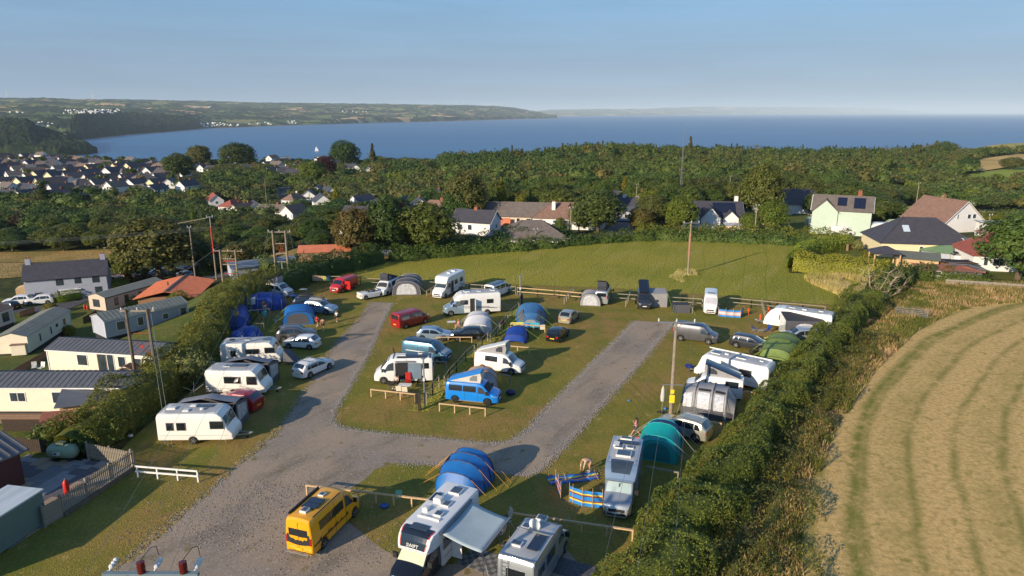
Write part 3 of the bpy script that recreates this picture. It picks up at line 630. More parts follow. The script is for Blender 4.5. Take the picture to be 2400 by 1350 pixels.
# tall dry grass and brambles of the verge: nobody could count the stalks
def tuftfield(name, poly, n, hgt, mat, seed, wid=.03, lean=.5, label=None):
    rg = np.random.default_rng(seed); xs = [p[0] for p in poly]; yy = [p[1] for p in poly]
    x = rg.uniform(min(xs), max(xs), n * 3); y = rg.uniform(min(yy), max(yy), n * 3); ok = inpoly(x, y, poly) & (fbm(x, y, 2.2, seed) > -.55)
    x, y = x[ok][:n], y[ok][:n]; n = len(x); z = terr(x, y); a = rg.uniform(0, 6.28, n); h = hgt * rg.uniform(.4, 1.1, n) * (1 + .35 * fbm(x, y, 3.0, seed + 1))
    lx, ly = np.cos(a) * h * lean * rg.random(n), np.sin(a) * h * lean * rg.random(n); b = rg.uniform(0, 6.28, n); dx, dy = np.cos(b) * wid, np.sin(b) * wid
    V = np.stack([np.stack([x - dx, y - dy, z], -1), np.stack([x + dx, y + dy, z], -1), np.stack([x + lx, y + ly, z + h], -1)], 1).reshape(-1, 3)
    o = raw_mesh(name, V, np.arange(n * 3).reshape(n, 3), mat, nper=3); return tag(o, label, kind='stuff')
tuftfield('tall_dry_grass', VERGE, 70000, .46, LM['strawy'], 31, .05, .7)
tuftfield('tall_green_grass', VERGE, 110000, .50, LM['bramble'], 32, .05, .7)
hedge('bramble_bank', None, px((1830, 1430), (1800, 1250), (1830, 1120), (1880, 1010), (1960, 890), (2060, 790)), [4.5, 4, 3.6, 3.2, 3, 2.6], [1.0, 1.0, .95, .9, .9, .8], LM['bramble'], 80, .08, cat=None, seed=33, wob=.75, kind='stuff', core_k=.2)
hedge('bramble_bank', None, px((1700, 1430), (1730, 1260), (1780, 1120), (1850, 990), (1930, 880), (2010, 790)), [3, 3, 3, 3, 2.6, 2.6], [1.4, 1.4, 1.3, 1.2, 1.1, 1.0], LM['olive'], 70, .08, cat=None, seed=34, wob=.75, kind='stuff', core_k=.2)
ROUGH = px((1880, 652), (2060, 645), (2050, 705), (1990, 722), (1960, 690), (1900, 665))
tuftfield('tall_dry_grass', ROUGH, 16000, .8, LM['strawy'], 35, .07, .7)
# short grass standing in the camp and the meadow, stubble in the hay field
#tuftfield('short_grass', CAMP, 1, .08, LM['bramble'], 36, .02)
HAYN = px((1890, 1350), (1883, 1300), (1890, 1180), (1960, 1010), (2050, 870), (2400, 850), (2420, 1350))
g = leafmat('stubble_straw', (206, 176, 118), (160, 132, 82))
#tuftfield('hay_stubble', HAYN, 120000, .10, g, 37, .035, 1.8)
tuftfield('tall_dry_grass', px((1566, 650), (1590, 632), (1630, 632), (1638, 652), (1600, 662)), 1300, .42, LM['strawy'], 38, .07, 1.2)
# ------------------------------------------------------------------ trees with their own place
for a in [  # pixel of the foot, width m, height m, kind, label
 (300, 655, 7.5, 6.5, 'bright', 'small bright round tree beside the grey farmhouse'),
 (375, 655, 20, 13, 'olive', 'big olive-brown spreading tree over the left car park'),
 (560, 640, 7, 6, 'brown', 'small autumn-tinted tree by the far car park'),
 (1000, 595, 13, 10, 'mid', 'large round tree on the left of the white cottage'),
 (905, 600, 10, 11, 'dark', 'dark tree at the field gate'),
 (835, 605, 9, 10, 'brown', 'brownish tree left of the field gate'),
 (1400, 548, 14, 9.5, 'olive', 'wide olive tree beside the tarmac lane'),
 (1565, 530, 9, 9, 'dark', 'dark tree right of the tarmac lane'),
 (1500, 545, 7, 6, 'brown', 'small brown tree right of the tarmac lane'),
 (1780, 515, 13, 14, 'mid', 'tall full green tree between the two far roofs'),
 (1665, 505, 11, 9, 'dark', 'round green tree behind the white gabled house'),
 (1905, 505, 6.5, 6, 'mid', 'small round tree in front of the slate hipped house'),
 (1755, 545, 5, 4.5, 'bright', 'low yellow-green tree beside the wooden shed'),
 (2385, 655, 14, 11, 'mid', 'big green tree at the right edge by the red roofed bungalow'),
 (2330, 530, 6, 3.5, 'bright', 'low bushy tree beyond the white house'),
 (1265, 560, 2.5, 3.2, 'yellow', 'small golden conifer in the bungalow garden'),
 (1312, 555, 3, 4.2, 'mid', 'clipped cone-shaped tree in the bungalow garden'),
 (1176, 520, 6, 11, 'yellow', 'golden conifer among the dark trees'),
 (1095, 530, 12, 13, 'olive', 'large olive tree right of the grey roofed houses'),
 (790, 505, 9, 11, 'yellow', 'golden cypress beside the white gabled chapel-like house'),
 (840, 525, 8, 8, 'olive', 'olive tree in front of the white twin-gabled house'),
 (2265, 402, 15, 9, 'dark', 'dark round tree alone in the hay hill hedge'),
 (2370, 400, 17, 9, 'olive', 'broad tree alone near the right edge of the hill hedge'),
 (2195, 350, 16, 20, 'olive', 'tall rounded tree standing above the right skyline'),
 (1615, 385, 9, 17, 'conifer', 'tall conifer rising above the wood'),
 (560, 395, 36, 22, 'dark', 'broad dome-shaped tree against the sea above the town'),
 (470, 395, 26, 21, 'brown', 'flat-topped pine against the sea above the town'),
 (810, 395, 30, 24, 'dark', 'large dark tree against the sea right of the sailing boat'),
 (875, 398, 14, 19, 'conifer', 'spiky conifer against the sea'),
 (420, 420, 24, 18, 'dark', 'big dark tree in the middle of the town'),
 (105, 480, 16, 10, 'conifer', 'dark spruce in front of the nearest town houses'),
 (735, 430, 20, 15, 'bright', 'bright tree beside the road into town'),
 (765, 420, 18, 16, 'copper', 'copper beech beside the white town house'),
]: tree(at(a[0], a[1]), a[4], a[2], a[3], a[5])
def shrub(loc, w, h, kind, label, group=None, leaf=.12, n=900):
    t = thing('shrub', label, 'shrub', loc, random.uniform(0, 6), group)
    crown_mesh('foliage', LM[kind], random.randint(0, 999), w, h, n, leaf, 22, 'round', t); mb = MB(); mb.tube([(0, 0, -.2), (0, 0, h * .6)], [.08, .04], 5); mb.build('stem', m_bark, t); return t
for a in [(120, 735, 2.6, 1.9, 'yellow', 'golden rounded shrub behind the white estate cars'), (165, 790, 2.2, 2.0, 'yellow', 'golden rounded shrub at the corner of the cream park home'),
          (2010, 590, 2.6, 2.4, 'pale', 'pale rounded shrub beside the pickup'), (2030, 612, 2.4, 2.2, 'bright', 'bright round bush in the bungalow garden'), (2180, 600, 4, 2.6, 'bright', 'bush beside the green roofed lean-to'),
          (2262, 580, 5, 2.2, 'bright', 'mounded shrub in front of the white gable'), (2310, 590, 5, 3, 'bright', 'bush beside the far right utility pole'), (2290, 655, 3, 2, 'copper', 'pinkish shrub right of the red roofed shed'),
          (445, 1045, 0.01, .01, 'mid', None), (205, 1062, 2.6, 2.2, 'dark', 'dark shrub over the green gas tank'), (125, 1040, 3.5, 2.0, 'mid', 'leafy shrub left of the gas tank'), (455, 905, 4.5, 3.9, 'pale', 'tall pale feathery bush in the hedge behind the caravans'), (260, 1040, 3.6, 2.8, 'hedge', 'yellow-green bush at the end of the caravan park hedge')]:
    if a[5]: shrub(at(a[0], a[1]), a[2], a[3], a[4], a[5])
# fallen bare tree at the meadow corner
def branchy(root, seed, L, n, r, mat, name='branch'):
    rr = random.Random(seed)
    for i in range(n):
        mb = MB(); a = rr.uniform(0, 6.28); p = Vector((0, 0, .2)); d = Vector((math.cos(a), math.sin(a), rr.uniform(.5, 1.3))).normalized(); pts = [p.copy()]
        for k in range(5): p += d * L / 5; d = (d + Vector((rr.uniform(-.4, .4), rr.uniform(-.4, .4), rr.uniform(-.15, .35)))).normalized(); pts.append(p.copy())
        mb.tube(pts, [r * (1 - k / 6.5) for k in range(6)], 5)
        for k in range(1, 6):
            for q in range(3):
                dd = Vector((rr.uniform(-1, 1), rr.uniform(-1, 1), rr.uniform(0, 1))).normalized(); e = pts[k] + dd * L * .22; mb.tube([pts[k], pts[k] + dd * L * .1, e, e + Vector((rr.uniform(-.3, .3), rr.uniform(-.3, .3), .3))], [r * .35, r * .28, r * .2, r * .08], 4)
        mb.build(name, mat, root)
t = thing('dead_tree', 'bare bleached dead tree at the corner of the meadow', 'tree', at(2065, 705)); branchy(t, 5, 4.6, 7, .08, m_deadbark)
t = thing('dead_tree', 'smaller bare tangle of branches leaning left of the dead tree', 'tree', at(2015, 690)); branchy(t, 9, 3.4, 5, .07, m_deadbark)
# ------------------------------------------------------------------ the wooded slopes: keep-out shapes first
KEEP = []
def keep(px_, py_, r): p = at(px_, py_); KEEP.append((p.x, p.y, r))
for p_ in [(1115, 545), (1210, 525), (1240, 565), (1320, 530), (1650, 530), (1700, 530), (2005, 545), (1960, 545), (2050, 560), (2140, 595), (2100, 590), (2180, 595), (2220, 520), (2160, 510), (2330, 610), (2280, 620), (2200, 645), (2360, 560), (2203, 536), (2190, 552), (2215, 550), (1865, 490), (1820, 495), (1940, 500), (1800, 510)]: keep(*p_, 13)
OPEN = [[at(*q) for q in poly] for poly in (
    [(-300, 700), (-300, 590), (100, 588), (330, 590), (345, 612), (480, 640), (640, 600), (760, 585), (905, 592), (905, 640), (640, 720), (300, 760)],
    [(905, 640), (905, 600), (1100, 572), (1340, 548), (1375, 545), (1448, 515), (1500, 515), (1520, 548), (1900, 548), (1990, 560), (2080, 600), (2420, 640), (2420, 800), (900, 800)],
    [(1360, 560), (1440, 505), (1510, 500), (1490, 560)],
    [(2225, 445), (2235, 420), (2280, 405), (2700, 380), (2700, 440), (2330, 432)], [(2245, 402), (2262, 382), (2300, 372), (2700, 345), (2700, 376), (2300, 406)], [(2200, 370), (2290, 341), (2700, 322), (2700, 345), (2300, 364)],
    [(2060, 505), (2060, 482), (2160, 478), (2420, 490), (2700, 510), (2700, 560), (2420, 545), (2260, 535)], [(1820, 550), (1820, 505), (1885, 495), (1945, 515), (1930, 550)],
    [(625, 500), (640, 435), (685, 435), (700, 500)], [(1950, 560), (1950, 540), (2400, 540), (2450, 660), (2050, 640)])]
HOUSES = []   # filled here so that trees keep clear of the houses placed later
def town_spots():
    rr = random.Random(77); out = []
    rows = [(0, 600, 373, 18, 15), (0, 620, 380, 20, 16), (-10, 480, 389, 22, 18), (-30, 440, 400, 27, 22), (-10, 430, 412, 31, 26), (-20, 410, 425, 36, 30), (-30, 400, 440, 41, 34), (-30, 380, 456, 47, 34), (-20, 150, 472, 54, 40)]
    for x0, x1, y, dx, sz in rows:
        x = x0 + rr.uniform(0, dx)
        while x < x1:
            out.append((x, y + rr.uniform(-3, 3), rr)); x += dx * rr.uniform(.8, 1.25)
    for x, y in [(615, 380), (640, 384), (655, 377), (672, 390), (690, 381), (706, 375), (722, 382), (738, 377), (756, 386), (748, 392), (632, 396), (650, 400), (700, 398), (770, 384), (785, 392), (640, 410), (760, 400)]: out.append((x, y, rr))
    return [(a, b) for a, b, _ in out]
TOWN = town_spots()
for a_, b_ in TOWN: p = at(a_, b_); KEEP.append((p.x, p.y, 6.5))
MID = [(665, 405, 1), (820, 400, 1), (835, 402, 1), (865, 408, 1), (545, 400, 0), (585, 402, 0), (480, 402, 0), (500, 405, 0), (690, 415, 0), (668, 412, 1), (505, 480, 3), (548, 495, 4), (575, 505, 5), (640, 510, 6), (690, 512, 7), (725, 470, 8), (690, 480, 9), (745, 460, 0), (770, 462, 0), (755, 495, 10), (850, 500, 11), (905, 500, 0), (940, 495, 12), (985, 500, 13), (1020, 510, 14), (1030, 475, 0), (870, 545, 0), (1100, 432, 0), (1465, 402, 0), (1120, 500, 0), (1230, 500, 0), (1300, 497, 0), (1450, 490, 0), (1500, 500, 0), (1550, 475, 0), (1590, 470, 0), (1440, 510, 0), (600, 500, 0), (440, 445, 0), (400, 440, 0)]
for a_, b_, _ in MID: p = at(a_, b_); KEEP.append((p.x, p.y, 7.5))
for a_, b_, k in MID:
    if k:
        p = at(a_, b_)
        for q in (9, 18, 27): KEEP.append((p.x * (1 - q / p.y), p.y - q, 8))
for a in [(1000, 595), (375, 655)]: keep(*a, 9)
def scatter(seed, n, u0, u1, y0, y1, mind):
    """tree feet spread at random over the slope between two distances, minus openings and houses"""
    rg = np.random.default_rng(seed); y = np.sqrt(rg.uniform(y0 ** 2, y1 ** 2, n)); x = rg.uniform(u0, u1, n) * y
    bad = np.zeros(n, bool)
    for poly in OPEN: bad |= inpoly(x, y, poly)
    for kx, ky, r in KEEP: bad |= (x - kx) ** 2 + (y - ky) ** 2 < r * r
    bad |= terr(x, y) < -52
    pts = []; cell = {}
    for i in np.nonzero(~bad)[0]:
        q = (int(x[i] // mind), int(y[i] // mind)); hit = False
        for a in (-1, 0, 1):
            for b in (-1, 0, 1):
                for (u, v) in cell.get((q[0] + a, q[1] + b), ()):
                    if (u - x[i]) ** 2 + (v - y[i]) ** 2 < mind ** 2: hit = True
        if not hit: cell.setdefault(q, []).append((x[i], y[i])); pts.append((float(x[i]), float(y[i])))
    return pts
nearT = scatter(1, 9000, -.85, .85, 128, 300, 6.4)
nearT.sort(key=lambda p: p[1])
def zone(x, y):
    u = x / y
    for lim, w in ((-.60, 'beyond the farmhouse'), (-.5, 'beyond the spreading tree'), (-.42, 'behind the transformer poles'), (-.33, 'behind the tall pole frame'), (-.24, 'behind the tiled barn'), (-.14, 'behind the field gate'), (-.04, 'behind the white cottage'), (.06, 'behind the peach bungalow'), (.15, 'near the tarmac lane'), (.24, 'under the radio mast'), (.34, 'around the modern white house'), (.45, 'behind the slate house'), (.55, 'behind the mint green house'), (2, 'beyond the white gable')):
        if u < lim: break
    return w + (', front rank' if y < 155 else ', second rank' if y < 185 else ', third rank' if y < 215 else ', back rank')
SIZES = ((0, 'small'), (8.5, 'medium'), (10.5, 'large'))
cnt = 0; overflow = []
zone_kinds = {}
for x, y in nearT:
    f = float(fbm(np.array(x), np.array(y), 30, 50)); r_ = random.random(); u = x / y
    if u < -.3: k = 'olive' if f > -.2 else 'mid'
    elif u < .2: k = 'dark' if f > .3 else 'mid'
    else: k = 'olive' if f > .1 else 'mid'
    if r_ < .10: k = 'dark'
    elif r_ < .15: k = 'bright'
    elif r_ < .17: k = 'brown'
    elif r_ < .178: k = 'copper'
    elif r_ < .19: k = 'pale'
    elif r_ < .20: k = 'yellow'
    elif r_ < .215: k = 'grey'
    lim = 8 if y < 160 else 13
    w = random.uniform(6.5, 12.5) * (.8 if y < 150 else 1.1); h = random.uniform(7, 11) * (.72 if u < -.45 else .52 if u < -.08 and y < 195 else .66 if u < -.08 else .9 if u < .5 else .55)
    if k in ('yellow', 'conifer'): w *= .55
    if cnt >= 262: overflow.append((x, y, w, h, k)); continue
    cnt += 1; s = 'small' if w < 8.5 else 'medium-sized' if w < 11 else 'large'; z_ = zone(x, y)
    tree((x, y, float(terr(x, y))), k, w, h, f'{s} {TONE[k]} tree {z_}', 'trees ' + z_.split(',')[0])
farT = scatter(2, 16000, -.85, .85, 300, 900, 8.4)
def woods(name, pts, mats, nl, leaf, lobes, seed):
    """trees past the first three hundred, as one mass; each still its own crown"""
    rg = np.random.default_rng(seed); Vs = []; Fs = []; Ms = []; k = 0
    for x, y, w, h, mi, kd in pts:
        P, N, c, lr = crown_pts(rg, nl, w, h, lobes, kd); V, F = leaves(P, N, leaf, rg, .6, tri=True); V2, F2 = core(c, lr, w, h, .92)
        base = np.array([x, y, float(terr(x, y)) + (.6 if kd == 'round' else .2)])
        Vs += [V + base, V2 + base]; Fs += [F + k, F2 + k + len(V)]; k += len(V) + len(V2); Ms.append(np.full(len(F) + len(F2), mi, np.int32))
    o = raw_mesh(name, np.concatenate(Vs), np.concatenate(Fs), mats, nper=3); o.data.polygons.foreach_set('material_index', np.concatenate(Ms)); return tag(o, kind='stuff')
WM = [LM['dark'], LM['mid'], LM['olive'], LM['bright'], LM['brown'], LM['conifer'], LM['copper'], LM['pale']]
pts = []
KI = dict(dark=0, mid=1, olive=2, bright=3, brown=4, conifer=5, copper=6, pale=7, yellow=3, grey=4)
for x, y, w, h, k in overflow: pts.append((x, y, w, h, KI[k], 'cone' if k == 'yellow' else 'round'))
woods('woodland', pts, WM, 760, .36, 40, 40)
pts = []
for x, y in farT:
    u = x / y; f = float(fbm(np.array(x), np.array(y), 60, 51)); town = (u < -.44 and y > 368) or (u < -.2 and y > 560)
    if town and random.random() < (.82 if u < -.44 else .6): continue
    con = (u > .0 and y > 380 and f > -.5) and u < .62
    r_ = random.random(); mi = 0 if f > .5 else 1 if f > -.3 else 2
    if r_ < .12: mi = 0
    elif r_ < .15: mi = 3 if y < 420 else 2
    elif r_ < .25: mi = 4
    if con and random.random() < .32: pts.append((x, y, random.uniform(5, 7), random.uniform(10, 15), 5, 'cone')); continue
    w = random.uniform(11, 19) * (.6 if town else 1); h = random.uniform(9.5, 13.5) * (.5 if town or u < -.2 else .7 if u < -.1 else 1 if u < .54 or y > 620 else .55)
    pts.append((x, y, w, h, mi, 'round'))
print('trees', cnt, len(overflow), len(pts))
woods('far_woodland', pts, WM, 300, .7, 20, 41)
# shrubs and trees on the wooded headland across the town
rg = np.random.default_rng(9)
# ------------------------------------------------------------------ vehicles
def paint(name, c, rough=.28, metal=0.0, coat=.8): return M('paint_' + name, lin(c), rough, metal, .03, 1.5, coat=coat)
P_WHITE = paint('white', (226, 226, 222)); P_CREAM = paint('cream', (236, 232, 222), .4, 0, .4); P_RED = paint('red', (150, 22, 30)); P_BRIGHTRED = paint('bright_red', (190, 34, 34))
P_BLUE = paint('sky_blue', (20, 128, 214)); P_STEEL = paint('steel_blue', (70, 116, 142), .3, .4); P_NAVY = paint('navy', (34, 48, 70), .3, .3); P_SILVER = paint('silver', (178, 184, 188), .3, .6)
P_GREY = paint('grey', (98, 98, 102), .3, .5); P_DARK = paint('dark_grey', (58, 60, 66), .3, .4); P_BLACK = paint('black', (20, 22, 26), .22); P_YELLOW = paint('yellow', (236, 166, 16)); P_PALEBLUE = paint('pale_blue', (150, 172, 192), .3, .5)
P_BURG = paint('burgundy', (96, 20, 34)); P_SAGE = paint('champagne', (178, 176, 160), .3, .5)
m_glass = M('dark_glass', (.012, .016, .02), .06, 0, 0, spec=.8, coat=1); m_glassl = M('window_glass', (.05, .07, .09), .08, 0, .4, .8, spec=.8, coat=1)
m_tyre = M('tyre_rubber', (.018, .018, .018), .85); m_rim = M('alloy', lin((170, 172, 176)), .35, .8); m_plastic = M('black_plastic', (.02, .02, .022), .6); m_lamp = M('headlamp', lin((205, 212, 218)), .15, .3, coat=1); m_tail = M('tail_lamp', lin((170, 16, 20)), .2, coat=1)
m_platey = M('yellow_plate', lin((232, 190, 40)), .5); m_platew = M('white_plate', lin((226, 226, 220)), .5); m_silverscreen = M('silver_blind', lin((196, 214, 206)), .35, .3); m_trimgrey = M('grey_trim', lin((120, 122, 126)), .6)
m_roofgrey = M('grp_roof', lin((176, 178, 178)), .55, var=.16, scale=.9); m_solar = M('solar_panel', (.012, .014, .03), .15, coat=1); m_whitep = M('white_plastic', lin((224, 222, 216)), .45, var=.1)
m_steel = M('galvanised_steel', lin((150, 154, 158)), .5, .6); m_red = M('red_plastic', lin((196, 40, 30)), .5)
WHEEL = {}
def wheel(parent, x, y, r, w=.2, rim=None):
    key = (round(r, 2), round(w, 2), (rim or m_rim).name)
    if key not in WHEEL:
        mb = MB(); mb.tube([(0, -w / 2, 0), (0, -w / 2 + .03, 0), (0, w / 2 - .03, 0), (0, w / 2, 0)], [r * .86, r, r, r * .86], 18); ty = mb.build('tyre', m_tyre, smooth=40)
        mb = MB()
        for s in (-1, 1):
            mb.cyl((0, s * (w / 2 + .002), 0), (0, 1, 0), r * .2, .02, 8)
            for k in range(5):
                a = k * 1.2566; p = Vector((math.cos(a), 0, math.sin(a))); q = Vector((-p.z, 0, p.x)); y0 = s * (w / 2 + .004)
                mb.prism([p * r * .12 + q * r * .09 + Vector((0, y0, 0)), p * r * .66 + q * r * .13 + Vector((0, y0, 0)), p * r * .66 - q * r * .13 + Vector((0, y0, 0)), p * r * .12 - q * r * .09 + Vector((0, y0, 0))], (0, s * .012, 0))
            mb.tube([(0, s * (w / 2 - .02), 0), (0, s * (w / 2 + .012), 0)], [r * .68, r * .70], 18, cap=False)
        ri = mb.build('rim', rim or m_rim)
        WHEEL[key] = (ty.data, ri.data); bpy.data.objects.remove(ty); bpy.data.objects.remove(ri)
    wdat = bpy.data.objects.new('wheel', None); C.objects.link(wdat); wdat.parent = parent; wdat.location = (x, y, r); wdat.empty_display_size = .2
    for nm, me in zip(('tyre', 'rim'), WHEEL[key]):
        o = bpy.data.objects.new(nm, me); C.objects.link(o); o.parent = wdat
    return wdat
def ip(x, T): return float(np.interp(x, [t[0] for t in T], [t[1] for t in T]))
class Body:
    """a vehicle skin: side profile top(x), belt line, half-width and wheel arches, with window patches laid on the same surface"""
    def __init__(s, top, belt, hw, sill=.24, tumble=.28, axles=(), wr=.33, crown=.05, redge=.12, bot=None, flat=False):
        s.top, s.belt, s.hw, s.sill, s.tumble, s.axles, s.wr, s.crown, s.redge, s.bot = top, belt, hw, sill, tumble, axles, wr, crown, redge, bot
    def bottom(s, x):
        z = ip(x, s.bot) if s.bot else s.sill
        for a in s.axles:
            r = s.wr + .07; d = r * r - (x - a) ** 2
            if d > 0: z = max(z, s.wr * .9 + math.sqrt(d))
        return z
    def sec(s, x):
        T = ip(x, s.top); W = ip(x, s.hw); z0 = min(s.bottom(x), T - .06); b = min(ip(x, s.belt), T - .05); b = max(b, z0 + .02); dz = max(T - b, 0); r = min(s.redge, dz * .6 + .02)
        Wr = W - s.tumble * dz; zm = z0 + (b - z0) * .5
        return [(0, z0), (W * .9, z0), (W * .985, z0 + min(.06, (b - z0) * .3)), (W * 1.0, zm), (W * .99, b), (W - s.tumble * dz * .5 - .005, b + dz * .5), (Wr, T - r), (Wr - r * .35, T - r * .28), (Wr - r * 1.3, T), (Wr * .45, T + s.crown * .75), (0, T + s.crown)]
    def stations(s):
        xs = set(t[0] for t in s.top) | set(t[0] for t in s.hw) | set(t[0] for t in s.belt)
        for a in s.axles:
            r = s.wr + .07; xs |= {a + r * k for k in (-1.02, -1.0, -.92, -.75, -.45, 0, .45, .75, .92, 1.0, 1.02)}
        lo, hi = min(xs), max(xs); xs |= set(np.linspace(lo, hi, 24)); xs = sorted(xs); out = [xs[0]]
        for x in xs[1:]:
            if x - out[-1] > .008: out.append(x)
        return out
    def build(s, name, mats, parent, twotone=None, smooth=32):
        rows = []
        for x in s.stations():
            h = s.sec(x); rows.append([(x, y, z) for y, z in h] + [(x, -y, z) for y, z in h[-2:0:-1]])
        mb = MB(); n = len(rows[0]); mb.grid(rows, 0, True); k = len(mb.v)
        mb.add(rows[0], [tuple(range(n))]); mb.add(rows[-1], [tuple(range(n))])
        if twotone is not None:
            for i, f in enumerate(mb.f):
                zc = sum(mb.v[q][2] for q in f) / len(f)
                if zc < twotone and len(f) == 4: mb.mi[i] = 1
        return mb.build(name, mats, parent, smooth=smooth)
    def side(s, sgn, x, t):
        """point of the side wall at x, t from 0 (belt) to 1 (roof edge)"""
        h = s.sec(x); a, b, c = h[4], h[5], h[6]
        y, z = (a[0] + (b[0] - a[0]) * t * 2, a[1] + (b[1] - a[1]) * t * 2) if t < .5 else (b[0] + (c[0] - b[0]) * (t * 2 - 1), b[1] + (c[1] - b[1]) * (t * 2 - 1))
        return Vector((x, sgn * (y + .012), z + .004))
    def sidewin(s, name, mat, parent, sgn, xb0, xb1, xt0, xt1, t0=.08, t1=.92, n=4):
        rows = []
        for i in range(n + 1):
            u = i / n; rows.append([s.side(sgn, xb0 + (xb1 - xb0) * u, t0), s.side(sgn, (xb0 + xt0) / 2 + ((xb1 + xt1) / 2 - (xb0 + xt0) / 2) * u, (t0 + t1) / 2), s.side(sgn, xt0 + (xt1 - xt0) * u, t1)])
        mb = MB(); mb.grid(rows); return mb.build(name, mat, parent)
    def topz(s, x, y):
        h = s.sec(x); P = [h[10], h[9], h[8], h[7], h[6]]; y = abs(y)
        return float(np.interp(y, [p[0] for p in P], [p[1] for p in P]))
    def screen(s, name, mat, parent, x0, x1, k0=.84, k1=.84, n=6, off=.016, y0=-1, y1=1):
        """glass or a hatch laid on the top surface between two x, e.g. a windscreen"""
        rows = []
        e = .01
        for i in range(n + 1):
            x = x0 + (x1 - x0) * i / n; W = s.sec(x)[7][0]; kk = k0 + (k1 - k0) * i / n; sl = (ip(x + e, s.top) - ip(x - e, s.top)) / (2 * e); L = math.hypot(1, sl)
            rows.append([(x - sl / L * off, y * W * kk, s.topz(x, y * W * kk) + off / L) for y in np.linspace(y0, y1, 7)])
        mb = MB(); mb.grid(rows); return mb.build(name, mat, parent)
def lamp(name, mat, parent, x, y, z, dx, dy, dz):
    mb = MB(); mb.box(x - dx / 2, x + dx / 2, y - dy / 2, y + dy / 2, z - dz / 2, z + dz / 2); o = mb.build(name, mat, parent); return o
def lampp(name, mat, parent, pts, vec):
    mb = MB(); mb.prism(pts, vec); return mb.build(name, mat, parent)
def seam(parent, B, sgn, x, mat=None, z0=None):
    mb = MB(); pts = [Vector((x, sgn * (B.sec(x)[k][0] + .004), B.sec(x)[k][1])) for k in (2, 3, 4, 5, 6)]
    for a, b in zip(pts, pts[1:]): mb.bar(a, b, .02, .012, up=(1, 0, 0))
    return mb
CARS = {
 'hatch': dict(L=4.05, W=.87, top=[(0, .62), (.02, .92), (.14, 1.02), (.55, 1.40), (1.1, 1.46), (1.9, 1.45), (2.35, 1.34), (3.05, .97), (3.6, .88), (3.92, .74), (4.05, .52)], belt=[(0, .88), (4.05, .78)], ax=(.72, 3.22), wr=.31, rear=(.16, .56), ws=(2.36, 3.02), sw=[(.62, 1.55, .86, 1.55), (1.63, 2.86, 1.63, 2.32)]),
 'estate': dict(L=4.55, W=.9, top=[(0, .62), (.02, .95), (.10, 1.06), (.45, 1.42), (.9, 1.48), (2.1, 1.48), (2.6, 1.36), (3.3, 1.0), (4.0, .88), (4.4, .74), (4.55, .52)], belt=[(0, .92), (4.55, .8)], ax=(.82, 3.55), wr=.33, rear=(.14, .46), ws=(2.62, 3.27), sw=[(.5, 1.0, .68, 1.0), (1.05, 1.95, 1.05, 1.95), (2.02, 3.1, 2.02, 2.58)]),
 'suv': dict(L=4.5, W=.93, top=[(0, .7), (.02, 1.05), (.10, 1.14), (.5, 1.58), (1.0, 1.66), (2.1, 1.65), (2.6, 1.52), (3.25, 1.14), (4.0, 1.02), (4.38, .84), (4.5, .56)], belt=[(0, 1.02), (4.5, .92)], ax=(.85, 3.55), wr=.36, rear=(.14, .5), ws=(2.62, 3.22), sw=[(.52, 1.0, .72, 1.0), (1.05, 1.95, 1.05, 1.95), (2.02, 3.05, 2.02, 2.58)]),
}
